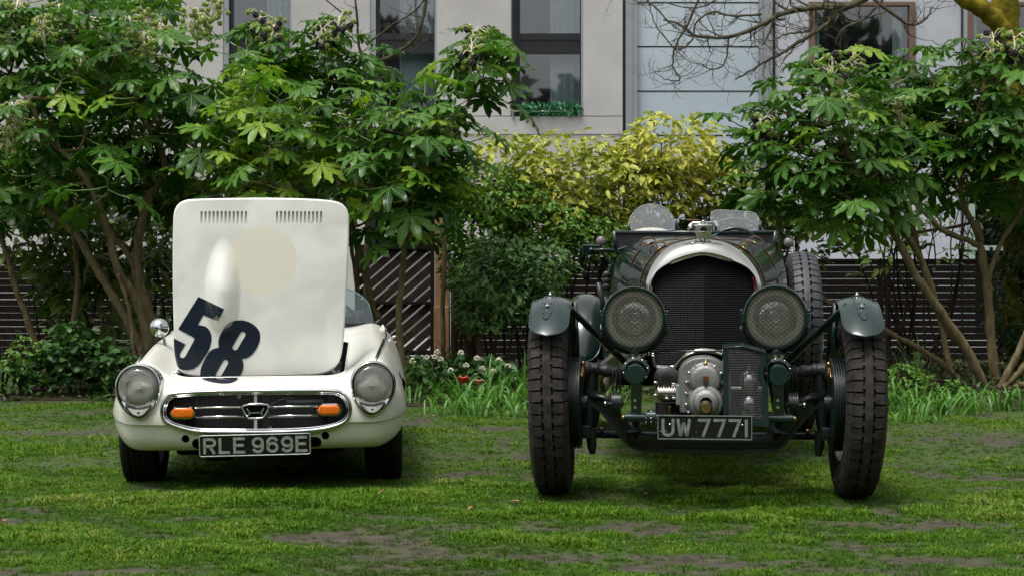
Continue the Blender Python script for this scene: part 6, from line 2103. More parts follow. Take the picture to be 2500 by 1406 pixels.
def branchy(mb, pts, r0, r1, jit=.008, mi=0):
    P = catmull(pts, 5)
    n = len(P)
    P = [p + Vector((random.uniform(-jit, jit), random.uniform(-jit, jit), random.uniform(-jit, jit))) for p in P]
    rr = [(r0 + (r1 - r0) * i / (n - 1)) * (1 + .10 * math.sin(i * 1.9)) for i in range(n)]
    mb.tube(P, rr, 8, mi)
    return P
def fatsia_tree(label, base_px, Yb, trunks, nodes, heads=(), light=0., size=1., per=13, group='glossy leaved small trees'):
    """trunks: (Y0, Y1, r0, r1, pixel polyline); nodes: (px, py, dY[, size]) branch ends carrying a rosette"""
    b0 = at(base_px[0], base_px[1], Yb); b0.z = 0
    root = empty('fatsia_tree', b0, label=label, cat='tree', group=None)
    allp = []
    for (Y0, Y1, r0, r1, px) in trunks:
        n = len(px)
        P = [at(a, b_, Y0 + (Y1 - Y0) * i / (n - 1)) - b0 for i, (a, b_) in enumerate(px)]
        P[0].z = max(P[0].z, -.03) if P[0].z > .3 else -.03
        mb = MB(); Q = branchy(mb, P, r0 * .78, r1 * .85); mb.build('trunk', MT['bark'], root, fix=False)
        allp += [(q, r1) for q in Q[len(Q) // 3:]]
    if not allp: allp = [(Vector((0, 0, 1)), .02)]
    tips = []
    for nd in nodes:
        px, py, dY = nd[:3]; sz = nd[3] if len(nd) > 3 else 1.
        p = at(px, py + 16, Yb + dY) - b0
        # nearest lower wood
        best = min(allp, key=lambda q: (q[0] - p).length + 2.5 * max(0, q[0].z - p.z + .1))
        q = best[0]
        midp = q.lerp(p, .5) + Vector((random.uniform(-.06, .06), random.uniform(-.06, .06), -.06))
        mb = MB(); branchy(mb, [q, midp, p], max(.012, best[1] * .8), .011, .004); mb.build('branch', MT['bark'], root, fix=False)
        tips.append((p, sz))
    cnt = 0
    order = []
    for (p, sz) in tips:
        n = int(per * (0.62 + .42 * random.random()))
        ph0 = random.uniform(0, 6.28)
        for k in range(n):
            t = k / (n - 1)
            order.append((p, sz, ph0 + k * 2.39996 + random.uniform(-.2, .2), t))
    for (p, sz, phi, t) in order[:300]:
        pitch = R(58) * (1 - t) ** 1.5 - R(26) * t + random.uniform(-.15, .15)      # upper leaves rise, lower hang
        bend = pitch + random.uniform(R(-8), R(30))
        bi = min(range(4), key=lambda i: abs(BENDS[i] - bend))
        fr = random.random() < light  # share of leaves given the lit greens
        me = FL[fr][bi][random.randrange(3)]
        s = sz * size * (random.uniform(.5, .8) if t < .25 else random.uniform(.72, 1.18))
        o = put('leaf', me, root)
        o.matrix_local = Matrix.Translation(p + Vector((0, 0, .06 - .16 * t))) @ Matrix.Rotation(phi, 4, 'Z') @ Matrix.Rotation(-pitch, 4, 'Y') @ Matrix.Rotation(random.uniform(-.3, .3), 4, 'X') @ Matrix.Scale(s, 4)
    for (px, py, dY, kind) in heads:
        o = put('flower_head', FH[kind], root)
        o.matrix_local = Matrix.Translation(at(px, py, Yb + dY) - b0 + Vector((0, 0, -.20))) @ Matrix.Rotation(random.uniform(0, 6), 4, 'Z') @ Matrix.Rotation(random.uniform(-.3, .3), 4, 'X') @ Matrix.Scale(1.4, 4)
    return root
rr = random.uniform
fatsia_tree('large dark leaved fatsia at the left with several thick leaning trunks', (375, 905), 14.6, [
    (14.6, 14.9, .060, .030, [(378, 930), (345, 850), (290, 745), (235, 655), (175, 560), (95, 500), (20, 440)]),
    (14.6, 14.2, .062, .022, [(380, 930), (352, 790), (322, 712), (288, 660), (262, 560), (232, 480), (180, 400), (110, 330), (70, 240)]),
    (14.7, 14.9, .070, .022, [(385, 930), (372, 800), (340, 690), (336, 600), (360, 490), (402, 410), (362, 310), (290, 220), (215, 140), (160, 60)]),
    (14.7, 15.4, .045, .020, [(372, 800), (322, 640), (268, 560), (235, 480), (215, 380)]),
    (14.4, 14.4, .026, .018, [(336, 880), (322, 800), (306, 720), (290, 670)])],
    [(40, 60, 0), (130, 70, .2), (215, 50, .1), (300, 90, -.3), (60, 160, .1), (150, 185, -.3), (250, 180, .2), (330, 215, -.4), (440, 215, -.2), (40, 290, -.5), (120, 290, 0), (210, 300, -.3), (290, 330, .2), (90, 400, -.2), (180, 400, .1), (262, 425, -.6), (330, 400, .3), (20, 410, .2), (390, 300, .1), (480, 260, .2)],
    [(110, 60, -.3, 0), (350, 100, -.4, 0), (50, 270, -.6, 0), (330, 60, .2, 0), (190, 160, -.1, 0), (30, 20, .2, 0), (470, 40, .2, 0), (15, 330, -.7, 0)], light=.10, per=13)
fatsia_tree('fatsia behind the bonnet with bright yellow green leaves', (760, 920), 14.2, [
    (14.3, 14.2, .045, .020, [(800, 930), (790, 700), (770, 520), (735, 470), (690, 420), (640, 340)]),
    (14.3, 14.5, .035, .018, [(790, 600), (745, 500), (700, 470), (600, 440), (540, 390)])],
    [(545, 300, -.2), (610, 240, -.3), (680, 230, -.2), (740, 270, -.1), (500, 350, .1), (580, 350, -.4), (660, 330, -.5), (740, 350, -.3), (560, 420, 0), (650, 420, -.4), (730, 430, .0), (820, 420, .2), (480, 440, .3), (800, 330, .3), (620, 180, .1)],
    [(665, 360, -.4, 0), (590, 190, .0, 0), (820, 300, .1, 0)], light=.72, per=12, size=.95)
fatsia_tree('tall fatsia in the middle with black berry clusters at its top', (870, 930), 15.6, [
    (15.6, 15.7, .045, .022, [(905, 935), (905, 750), (880, 620), (855, 540), (850, 400), (800, 260), (790, 170)]),
    (15.6, 15.4, .035, .018, [(925, 780), (895, 690), (868, 590), (850, 500), (770, 360), (690, 230), (660, 140)])],
    [(645, 90, 0), (710, 130, .1), (660, 170, -.2), (790, 90, -.1), (850, 120, .1), (800, 160, -.3), (740, 190, .2), (860, 200, -.1), (905, 130, .2), (780, 230, 0), (600, 110, .3), (850, 260, .2), (710, 260, .4)],
    [(655, 75, -.2, 1), (800, 90, -.3, 1), (820, 60, -.2, 2), (640, 60, 0, 1)], light=.12, per=13, size=1.0)
fatsia_tree('fatsia on a straight slender stem in front of the gate', (990, 935), 14.0, [
    (14.0, 14.0, .040, .026, [(1003, 945), (980, 870), (974, 760), (984, 640), (990, 540), (995, 420), (990, 340)]),
    (14.0, 14.4, .028, .016, [(990, 520), (1020, 430), (1060, 360), (1095, 320)]),
    (14.0, 14.2, .030, .016, [(988, 560), (930, 470), (900, 390), (890, 320)])],
    [(890, 270, 0), (950, 260, -.1), (1010, 300, -.3), (1065, 285, 0), (1100, 340, -.1), (925, 340, -.3), (985, 370, -.5), (1050, 390, -.3), (1090, 420, 0), (880, 400, -.1), (945, 430, -.5), (1010, 455, -.4), (1075, 470, -.1), (985, 520, -.2, .9), (860, 340, .1), (1035, 240, .3)],
    [(960, 315, -.3, 2), (1105, 300, -.2, 0), (1010, 320, -.3, 1), (830, 330, 0, 0), (1040, 390, -.4, 0)], light=.30, per=13, size=.95)
fatsia_tree('single fatsia head on a thin stem against the pale wall', (1125, 900), 14.8, [
    (15.0, 14.8, .030, .014, [(1080, 900), (1085, 600), (1100, 380), (1122, 290), (1155, 230), (1168, 170)])],
    [(1168, 120, 0, 1.1), (1180, 175, -.1, 1.05)], [(1160, 95, -.1, 1), (1150, 130, -.3, 2)], light=.15, per=17, size=1.12)
fatsia_tree('broad fatsia right of the vintage car with green flower heads', (2410, 950), 14.0, [
    (14.2, 13.6, .058, .030, [(2412, 960), (2370, 870), (2300, 765), (2240, 680), (2180, 565), (2140, 480), (2080, 400), (2030, 280)]),
    (14.3, 14.0, .050, .026, [(2408, 960), (2362, 860), (2305, 790), (2250, 640), (2190, 540), (2150, 440)]),
    (14.4, 14.2, .034, .022, [(2385, 945), (2290, 880), (2170, 810), (2040, 745), (1960, 700), (1900, 660)])],
    [(2020, 170, 0), (1950, 190, .1), (2080, 220, -.1), (1920, 260, 0), (1990, 260, -.4), (2060, 300, -.5), (1880, 330, .1), (1950, 340, -.3), (2030, 370, -.5), (2110, 350, -.2), (1870, 410, .2), (1950, 420, -.2), (2040, 450, -.5), (2120, 430, -.3), (2090, 500, -.3), (1990, 490, -.1), (2150, 290, 0), (2190, 380, .2), (1830, 300, .3), (2170, 460, .1), (1850, 470, .3)],
    [(2030, 165, -.3, 1), (2060, 250, -.5, 0), (1860, 310, 0, 1), (2200, 260, 0, 0), (2000, 200, -.2, 0)], light=.10, per=13)
fatsia_tree('dark fatsia at the right edge on an upright mossy trunk', (2430, 950), 15.0, [
    (15.0, 15.0, .062, .040, [(2432, 962), (2422, 850), (2412, 720), (2398, 620), (2382, 540)]),
    (15.0, 14.6, .040, .018, [(2395, 590), (2350, 490), (2345, 400), (2380, 300), (2400, 220)]),
    (15.0, 14.9, .036, .020, [(2395, 600), (2300, 560), (2240, 500), (2160, 430), (2130, 380)]),
    (15.0, 14.8, .032, .018, [(2410, 690), (2440, 600), (2490, 520), (2510, 440)])],
    [(2270, 180, 0), (2340, 150, .1), (2400, 170, -.2), (2470, 130, -.1), (2490, 210, -.3), (2250, 260, .2), (2320, 260, -.2), (2400, 270, -.4), (2460, 300, -.4), (2350, 340, -.1), (2430, 360, -.3), (2490, 400, -.4), (2230, 330, .3), (2300, 380, .2), (2380, 420, .1)],
    [(2420, 110, -.2, 1), (2480, 110, -.4, 1), (2500, 150, -.3, 2), (2440, 130, -.3, 0)], light=.04, per=13)

fatsia_tree('second dark fatsia at the far left edge, its crown cut by the frame', (60, 905), 15.2, [
    (15.2, 15.4, .045, .020, [(130, 920), (60, 760), (10, 600), (-20, 450), (-10, 300)]),
    (15.2, 15.4, .040, .020, [(150, 920), (190, 700), (170, 480), (150, 300)])],
    [(10, 40, .1), (-30, 120, 0), (90, 110, .3), (20, 220, .2), (-40, 250, -.1), (90, 235, .3), (170, 120, .4), (160, 260, .4), (230, 120, .4), (-30, 360, .0), (30, 350, .2), (110, 350, .3), (50, 470, .1), (200, 300, .4), (130, 450, .3), (260, 30, .4), (170, 20, .4), (60, -10, .2), (-40, 20, 0), (220, 380, .3), (-20, 480, .1)],
    [(20, 110, -.3, 0), (95, 60, -.3, 0), (230, 60, 0, 0), (140, 30, 0, 0)], light=.06, per=13)
fatsia_tree('fatsia with pale berries filling the gap between the left trees', (450, 905), 15.4, [
    (15.4, 15.5, .045, .020, [(450, 920), (440, 700), (430, 520), (430, 330), (420, 180)]),
    (15.4, 15.5, .035, .018, [(445, 800), (480, 560), (510, 420), (520, 250)])],
    [(330, 20, .1), (400, 40, 0), (330, 150, 0), (410, 180, -.2), (340, 270, 0), (430, 260, -.3), (520, 270, .2), (450, 330, -.2), (380, 370, -.1), (330, 440, 0), (440, 420, 0), (530, 470, .1), (400, 480, .1), (280, 170, .2)],
    [(360, 40, -.4, 0), (400, 75, -.4, 0), (480, 60, -.3, 0), (300, 140, -.2, 0), (510, 15, 0, 0)], light=.05, per=13)
fatsia_tree('shaded fatsia with low hanging leaves behind the bonnet and gate', (700, 915), 15.8, [
    (15.8, 15.9, .040, .020, [(700, 930), (720, 720), (760, 560), (800, 450)]),
    (15.8, 15.9, .035, .018, [(890, 930), (880, 760), (860, 620), (850, 520)])],
    [(560, 490, .0), (640, 490, .1), (720, 490, 0), (800, 480, -.1), (860, 470, -.2), (920, 500, -.3), (1010, 510, -.3), (780, 380, .1), (840, 400, 0), (900, 330, .2), (600, 430, .2), (700, 400, .3), (960, 400, .2), (520, 430, .2), (470, 480, .1), (760, 320, .3)],
    [(880, 440, -.2, 0), (760, 430, 0, 0)], light=.05, per=12)
fatsia_tree('fatsia filling between the two right hand crowns', (2300, 945), 15.3, [
    (15.3, 15.5, .040, .020, [(2330, 950), (2290, 760), (2240, 600), (2200, 450), (2180, 300)])],
    [(2130, 200, .1), (2190, 170, .2), (2230, 230, .1), (2160, 260, 0), (2280, 300, 0), (2200, 330, -.1), (2120, 310, 0), (2250, 380, .1), (2170, 410, 0), (2440, 420, .2), (2490, 330, .2), (2350, 220, .3), (2430, 260, .2), (2060, 380, .2), (1990, 420, .2), (2090, 460, .1), (2490, 480, 0)],
    [(2240, 240, -.2, 0), (2190, 290, -.2, 0), (2090, 150, 0, 1)], light=.03, per=12)
lowp = at(2445, 955, 14.2)
# low suckers at the foot of the right hand clump
sk = empty('fatsia_tree', (lowp.x, 14.2, 0), label='low curved bare suckers rising at the bottom right corner of the bed', cat='tree')
for px in ([(2440, 950), (2465, 900), (2490, 850), (2520, 770)], [(2440, 952), (2480, 915), (2510, 880)], [(2450, 955), (2490, 940), (2530, 935)]):
    mb = MB(); P = [at(a, b_, 14.2) - Vector((lowp.x, 14.2, 0)) for a, b_ in px]; branchy(mb, P, .034, .026); mb.build('stem', MT['bark'], sk, fix=False)

# ---- spotted laurels and other broad leaved shrubs
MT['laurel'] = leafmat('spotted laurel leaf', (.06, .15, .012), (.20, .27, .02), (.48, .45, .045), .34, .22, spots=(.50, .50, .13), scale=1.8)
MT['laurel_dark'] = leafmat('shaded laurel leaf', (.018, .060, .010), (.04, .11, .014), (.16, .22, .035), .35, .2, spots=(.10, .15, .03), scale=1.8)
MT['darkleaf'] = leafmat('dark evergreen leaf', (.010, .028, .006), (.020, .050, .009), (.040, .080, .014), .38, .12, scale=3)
MT['midleaf'] = leafmat('bright small leaf', (.030, .09, .015), (.06, .15, .02), (.12, .24, .035), .38, .2, scale=3)
MT['blueleaf'] = leafmat('blue green toothed leaf', (.028, .080, .026), (.055, .135, .038), (.11, .21, .055), .40, .2, scale=3)
MT['twig'] = pbr('dark twig', (.022, .016, .010), .8)
def oval_leaf(w=.2, n=5, droop=.25, serr=0.):
    mb = MB(); rows = []
    for i in range(n + 1):
        t = i / n
        hw = w * (math.sin(PI * min(1, t ** .85))) ** .8 * (1 + serr * (1 if i % 2 else -1))
        if i == n: hw = .003
        z = -droop * t * t
        rows.append([Vector((t, hw, z + hw * .35)), Vector((t, 0, z)), Vector((t, -hw, z + hw * .35))])
    mb.grid(rows)
    return mb.mesh('leaf')
def shrub(label, px, Yb, blobs, mat, leaf=.12, n_obj=230, n_more=1500, w=.2, cat='shrub', name='laurel_shrub', stems=6, parts=True, group=None, serr=0., droop=.25, flat=.0, bottom=0.):
    """blobs: (px, py, dY, rx_px, ry_px, depth)"""
    b0 = at(px[0], px[1], Yb); b0.z = 0
    root = empty(name, b0, label=label, cat=cat, group=group)
    variants = []
    for v in range(3):
        me = oval_leaf(w * (1 + .15 * (v - 1)), 5, droop * (1 + .4 * (v - 1)), serr); me.materials.append(mat); variants.append(me)
    tot = sum(b[3] * b[4] for b in blobs)
    L = []
    for b in blobs:
        k = int((n_obj + n_more) * b[3] * b[4] / tot)
        c = at(b[0], b[1], Yb + b[2]) - b0
        sc_ = (Yb + b[2]) / F_PX
        for _ in range(k):
            while True:
                u = Vector((rr(-1, 1), rr(-1, 1), rr(-1, 1)))
                if u.length < 1: break
            q = u.length
            u = u.normalized() * (q ** .45)
            lump = 1 + .38 * noise.noise(Vector((u.x * 2.3 + b[0], u.y * 2.3, u.z * 2.3 + b[1])))
            p = c + Vector((u.x * b[3] * sc_, u.y * b[5], u.z * b[4] * sc_)) * lump
            if p.z < .04: continue
            # sprays: bias orientation outward, hanging
            o_ = Vector((u.x, u.y - .35, u.z * .4)).normalized()
            L.append((p, o_))
    # front-most first
    L.sort(key=lambda t: t[0].y + random.uniform(-.15, .15))
    def mtx(p, o_, s):
        az = math.atan2(o_.y, o_.x) + random.gauss(0, .8)
        el = rr(-.75, .45)
        return Matrix.Translation(p) @ Matrix.Rotation(az, 4, 'Z') @ Matrix.Rotation(-el, 4, 'Y') @ Matrix.Rotation(random.gauss(0, .6), 4, 'X') @ Matrix.Scale(s, 4)
    if parts:
        for (p, o_) in L[:n_obj]:
            o = put('leaf', random.choice(variants), root)
            o.matrix_local = mtx(p, o_, leaf * rr(.7, 1.25))
        rest = L[n_obj:]
    else: rest = L
    base = [(np.array([v.co[:] for v in me.vertices]), [tuple(f.vertices) for f in me.polygons]) for me in variants]
    V, Fc, nv = [], [], 0
    for (p, o_) in rest:
        M = np.array(mtx(p, o_, leaf * rr(.65, 1.2)))
        bv, bf = random.choice(base)
        V.append(bv @ M[:3, :3].T + M[:3, 3]); Fc += [tuple(i + nv for i in f) for f in bf]; nv += len(bv)
    if V:
        me = bpy.data.meshes.new('foliage'); me.from_pydata(np.concatenate(V).tolist(), [], Fc); me.materials.append(mat)
        me.polygons.foreach_set('use_smooth', [True] * len(me.polygons))
        tag(put('foliage', me, root), kind='stuff')
    # stems fan out from the foot into the blobs
    for s_ in range(stems):
        b = blobs[s_ % len(blobs)]
        c = at(b[0], b[1], Yb + b[2]) - b0; sc_ = Yb / F_PX
        e = c + Vector((rr(-.7, .7) * b[3] * sc_, rr(-.2, .2), rr(-.2, .9) * b[4] * sc_))
        f = Vector((rr(-.25, .25) + e.x * .45, rr(-.1, .15), 0))
        mb = MB(); P = branchy(mb, [f, f.lerp(e, .4) + Vector((rr(-.1, .1), 0, .1)), f.lerp(e, .75) + Vector((rr(-.08, .08), 0, .03)), e], .014, .005, .006)
        for q in P[6::2]:
            t_ = q + Vector((rr(-.25, .25), rr(-.15, .15), rr(.0, .25)))
            mb.tube([q, q.lerp(t_, .5) + Vector((0, 0, .02)), t_], [.004, .003, .002], 4, 0, cap=False)
        mb.build('stem', MT['twig'], root, fix=False)
    return root
shrub('long low spotted laurel with yellow leaves under the tall window', (1330, 900), 16.6, [(1240, 430, 0, 120, 110, .4), (1370, 420, 0, 150, 95, .4), (1470, 460, .1, 120, 110, .4), (1300, 500, -.1, 170, 70, .4), (1440, 540, 0, 110, 60, .3)], MT['laurel'], leaf=.115, n_obj=290, n_more=2900, stems=9)
shrub('tall spotted laurel with golden leaves behind the left aero screen', (1640, 900), 16.9, [(1640, 370, 0, 130, 90, .4), (1600, 460, 0, 130, 90, .4), (1700, 450, .1, 140, 80, .4), (1560, 400, .1, 60, 70, .3)], MT['laurel'], leaf=.12, n_obj=290, n_more=2300, stems=8)
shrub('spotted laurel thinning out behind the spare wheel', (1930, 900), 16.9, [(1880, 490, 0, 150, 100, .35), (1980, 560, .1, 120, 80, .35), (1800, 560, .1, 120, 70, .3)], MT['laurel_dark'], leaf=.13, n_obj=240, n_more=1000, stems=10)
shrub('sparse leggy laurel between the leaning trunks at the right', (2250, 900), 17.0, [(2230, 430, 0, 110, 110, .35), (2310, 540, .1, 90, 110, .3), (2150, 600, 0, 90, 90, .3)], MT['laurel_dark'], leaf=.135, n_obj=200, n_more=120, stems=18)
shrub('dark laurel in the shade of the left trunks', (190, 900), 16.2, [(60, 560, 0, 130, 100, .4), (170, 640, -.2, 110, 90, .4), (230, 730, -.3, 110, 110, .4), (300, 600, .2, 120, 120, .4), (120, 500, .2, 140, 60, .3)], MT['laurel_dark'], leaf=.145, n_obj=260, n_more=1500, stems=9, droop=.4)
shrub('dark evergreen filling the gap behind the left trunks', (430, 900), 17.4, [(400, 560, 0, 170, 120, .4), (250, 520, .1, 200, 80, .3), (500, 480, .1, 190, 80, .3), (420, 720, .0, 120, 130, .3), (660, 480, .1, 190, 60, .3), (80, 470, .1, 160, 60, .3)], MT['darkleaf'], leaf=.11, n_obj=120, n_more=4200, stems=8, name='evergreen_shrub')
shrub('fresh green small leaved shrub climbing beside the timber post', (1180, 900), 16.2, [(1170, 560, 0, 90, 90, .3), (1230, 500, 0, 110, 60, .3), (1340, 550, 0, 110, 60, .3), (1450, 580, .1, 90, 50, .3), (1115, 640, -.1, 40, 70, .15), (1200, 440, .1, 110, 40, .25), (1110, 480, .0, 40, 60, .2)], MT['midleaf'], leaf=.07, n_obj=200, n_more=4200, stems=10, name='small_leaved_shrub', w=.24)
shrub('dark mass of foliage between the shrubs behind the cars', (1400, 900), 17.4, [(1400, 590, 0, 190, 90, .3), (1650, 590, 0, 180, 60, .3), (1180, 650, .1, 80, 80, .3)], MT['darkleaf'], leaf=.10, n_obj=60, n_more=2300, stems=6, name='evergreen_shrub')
shrub('blue green toothed shrub left of the vintage car', (1220, 900), 14.8, [(1230, 690, 0, 110, 85, .35), (1310, 650, .05, 90, 70, .3), (1180, 760, -.1, 70, 60, .3), (1280, 740, 0, 90, 60, .3), (1230, 610, .1, 80, 40, .25)], MT['blueleaf'], leaf=.095, n_obj=290, n_more=2000, stems=10, name='toothed_shrub', w=.15, serr=.35, droop=.3)
shrub('dark berried evergreen at the right edge of the bed', (2490, 900), 15.9, [(2500, 560, 0, 70, 130, .4), (2480, 740, 0, 60, 130, .4), (2520, 860, 0, 60, 90, .3)], MT['darkleaf'], leaf=.075, n_obj=200, n_more=2400, stems=6, name='evergreen_shrub')
shrub('ivy like ground shrub with round leaves under the left laurel', (200, 930), 13.9, [(200, 870, 0, 110, 50, .3), (120, 905, -.1, 100, 35, .25), (270, 900, -.1, 70, 40, .25), (175, 835, .1, 50, 50, .2)], MT['midleaf_dark'] if 'midleaf_dark' in MT else leafmat('round ivy leaf', (.010, .032, .010), (.020, .060, .015), (.045, .11, .022), .4, .15, scale=3), leaf=.085, n_obj=280, n_more=500, stems=5, name='ivy_bush', w=.42, droop=.1)
shrub('bright leafy shoot at the left edge of the bed', (70, 930), 13.8, [(60, 860, 0, 40, 50, .15), (30, 910, 0, 50, 40, .2)], MT['midleaf'], leaf=.06, n_obj=120, n_more=150, stems=5, name='leafy_shoot', w=.2)
shrub('low white flowering shrub in front of the gate', (1120, 930), 13.6, [(1060, 900, 0, 70, 28, .25), (1150, 895, .1, 80, 32, .25), (1210, 905, 0, 50, 28, .2)], leafmat('viburnum leaf', (.018, .055, .012), (.03, .085, .018), (.05, .12, .025), .4, .15), leaf=.075, n_obj=260, n_more=350, stems=5, name='flowering_shrub', w=.26)
fsr = bpy.data.objects['flowering_shrub']
for px, py in ((1068, 860), (1062, 872), (1008, 881), (1042, 874), (1076, 878), (1125, 862), (1165, 876), (1178, 901), (1138, 893), (1204, 907), (1218, 880), (1240, 895), (1100, 905)):
    mb = MB(); c = at(px, py, 13.3) - fsr.location
    for k in range(22):
        a, e = rr(0, 6.28), rr(-.4, 1.5)
        mb.ball(c + Vector((math.cos(a) * math.cos(e), math.sin(a) * math.cos(e), math.sin(e))) * .022, .008, 5)
    mb.build('flower', pbr('cream flower', (.50, .47, .36), .7) if 'cream' not in MT else MT['cream'], fsr, fix=False)
shrub('bright green feathery seedling at the foot of the right trunks', (2335, 980), 12.9, [(2330, 955, 0, 22, 34, .08)], MT['midleaf'], leaf=.05, n_obj=90, n_more=60, stems=4, name='seedling')
shrub('rounded bright green shrub beside the right tyre', (2205, 960), 13.3, [(2210, 925, 0, 55, 40, .2), (2250, 940, 0, 40, 30, .2)], MT['midleaf'], leaf=.05, n_obj=150, n_more=500, stems=4, name='small_leaved_shrub')

# ---- strap leaved clumps in the bed
MT['strap'] = leafmat('strap leaf', (.030, .095, .016), (.06, .17, .025), (.13, .29, .06), .38, .25, scale=4.5)
def strap(mb, b, az, L_, lean, wd, bendf):
    d = Vector((math.cos(az), math.sin(az), 0)); s_ = Vector((-d.y, d.x, 0))
    s_ = (s_ + Vector((rr(-.4, .4), rr(-.4, .4), 0))).normalized()
    rows = []
    p = Vector(b); ang = PI / 2 - lean
    n = 8
    for i in range(n + 1):
        t = i / n
        hw = wd * (1 - t ** 3) + .0006
        rows.append([p + s_ * hw, p - s_ * hw * .2 + Vector((0, 0, -hw * .25)), p - s_ * hw])
        ang -= bendf * (t ** 1.2) * .52
        p = p + (d * math.cos(ang) + Vector((0, 0, math.sin(ang)))) * (L_ / n)
    mb.grid(rows)
def clump(label, px, py, n, Lmin, Lmax, wd, spread, bend=1., mat='strap', Yoff=0., name='strap_leaf_clump', cat='plant'):
    Y = CAM_H * F_PX / (py - HOR)
    c = Vector(((px - 1250) * Y / F_PX, Y, 0))
    root = empty(name, c, label=label, cat=cat)
    for k in range(n):
        mb = MB()
        a = rr(0, 6.28); r_ = spread * math.sqrt(random.random())
        strap(mb, (r_ * math.cos(a), r_ * .5 * math.sin(a), -.01), rr(0, 6.28), rr(Lmin, Lmax), rr(.05, .65), wd * rr(.5, 1.1), bend * rr(.5, 1.3))
        mb.build('leaf', MT[mat], root, fix=False)
    return root
clump('tall upright iris leaves touching the left front tyre', 1272, 985, 14, .35, .52, .017, .10, .25)
clump('arching iris leaves between flowering shrub and iris clump', 1215, 985, 22, .30, .48, .012, .18, .8)
clump('strap leaves in front of the slender stem', 1030, 965, 34, .25, .42, .011, .2, .9)
clump('arching strap leaves under the white flowers', 1095, 985, 40, .22, .38, .010, .22, 1.1)
clump('bright strap leaves around the red tulip', 1150, 992, 40, .2, .34, .010, .22, 1.1)
clump('dense strap leaves beside the pink flower', 1235, 1000, 40, .2, .34, .010, .2, 1.1)
clump('flopping strap leaves at the edge of the lawn in the middle', 1100, 1012, 34, .18, .3, .009, .25, 1.4)
clump('last strap leaves at the lawn edge near the left front tyre', 1200, 1018, 32, .18, .3, .009, .25, 1.4)
clump('upright strap leaves at the left end of the bed', 40, 958, 22, .25, .42, .012, .2, .5)
clump('strap leaves right beside the white car tyre', 1000, 985, 18, .18, .3, .009, .12, 1.1)
clump('strap leaves next to the right front tyre', 2195, 1010, 36, .22, .36, .010, .18, 1.)
clump('arching strap leaves right of the small round shrub', 2270, 1012, 40, .22, .36, .010, .2, 1.1)
clump('strap leaves below the feathery seedling', 2345, 1012, 34, .18, .32, .010, .2, 1.1)
clump('strap leaves under the upright mossy trunk', 2410, 1002, 36, .18, .32, .010, .2, 1.1)
clump('strap leaves in the far right corner of the bed', 2475, 1000, 34, .18, .32, .010, .18, 1.1)
clump('dark arching strap leaves behind the tyre by the fence', 2235, 935, 20, .4, .62, .014, .15, .9)
clump('low strap leaves between tyre and lawn at the right', 2230, 1030, 26, .16, .28, .009, .2, 1.4)
clump('strap leaves just behind the spare wheel side', 2150, 1000, 20, .2, .32, .010, .12, 1.)
clump('thin strap leaves behind the left suspension of the vintage car', 1480, 985, 26, .2, .34, .010, .2, 1.)
clump('thin strap leaves behind the right suspension of the vintage car', 2000, 980, 26, .2, .34, .010, .2, 1.)
# red tulip and pinkish bloom
MT['red'] = pbr('red petal', (.55, .012, .02), .4); MT['pink'] = pbr('faded pink petal', (.55, .22, .17), .5, 0, col2=(.40, .18, .12), nscale=40)
def flower(label, px, py, mat, r_, stem=.25):
    Y = 12.5
    c = at(px, py, Y)
    root = empty('tulip', (c.x, Y, 0), label=label, cat='flower')
    MB().tube([(0, 0, 0), (.005, 0, c.z)], .004, 5).build('stem', MT['strap'], root)
    for k in range(6):
        mb = MB(); a = k * PI / 3; d = Vector((math.cos(a), math.sin(a), 0)); s_ = Vector((-d.y, d.x, 0)); rows = []
        for i in range(5):
            t = i / 4; hw = r_ * .45 * math.sin(PI * (.12 + .84 * t)) 
            q = Vector((.005, 0, c.z)) + d * (r_ * (.1 + .8 * t)) + Vector((0, 0, r_ * (1.3 * t - .5 * t * t)))
            rows.append([q + s_ * hw, q - Vector((0, 0, hw * .3)), q - s_ * hw])
        mb.grid(rows); mb.build('petal', mat, root, fix=False)
flower('open red flower low in the bed between the cars', 1129, 935, MT['red'], .065)
flower('faded pink flower right of the red one', 1167, 940, MT['pink'], .055)

# ---- undergrowth carpet in the bed
und = []
for _ in range(5200):
    Y = rr(13.2, 18.5); x = rr(-.36, .36) * Y
    h = .05 + .10 * max(0, fbm(x * .8, Y * .8, 90.) + .5)
    und.append((x, Y, h))
V, Fc, nv = [], [], 0
for x, Y, h in und:
    for q in range(3):
        M = np.array(Matrix.Translation((x + rr(-.1, .1), Y + rr(-.1, .1), rr(.01, h))) @ Euler((rr(-.6, .6), rr(-1, .3), rr(0, 6.3))).to_matrix().to_4x4() @ Matrix.Scale(rr(.04, .10), 4))
        bv = np.array([(0, 0, 0), (.5, .25, .05), (1, 0, -.1), (.5, -.25, .05)])
        V.append(bv @ M[:3, :3].T + M[:3, 3]); Fc.append((nv, nv + 1, nv + 2, nv + 3)); nv += 4
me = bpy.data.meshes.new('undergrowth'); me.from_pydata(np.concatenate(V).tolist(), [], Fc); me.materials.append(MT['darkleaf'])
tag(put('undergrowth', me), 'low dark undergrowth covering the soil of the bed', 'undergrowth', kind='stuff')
# dark bed soil, slightly raised
bs_ = MB(); P = []
for j in range(9):
    Y = 13.1 + j * .85
    P.append([Vector((x, Y + .35 * math.sin(x * 1.3) * (1 if j == 0 else .3), (.004 if j == 0 else .035 + .02 * math.sin(x * 3 + j)))) for x in np.linspace(-8, 8, 60)])
bs_.grid(P)
tag(bs_.build('flower_bed_soil', pbr('dark bed soil', (.022, .015, .010), .95, 0, col2=(.045, .030, .020), nscale=18, bump=.9, bscale=25), None, fix=False), kind='structure')

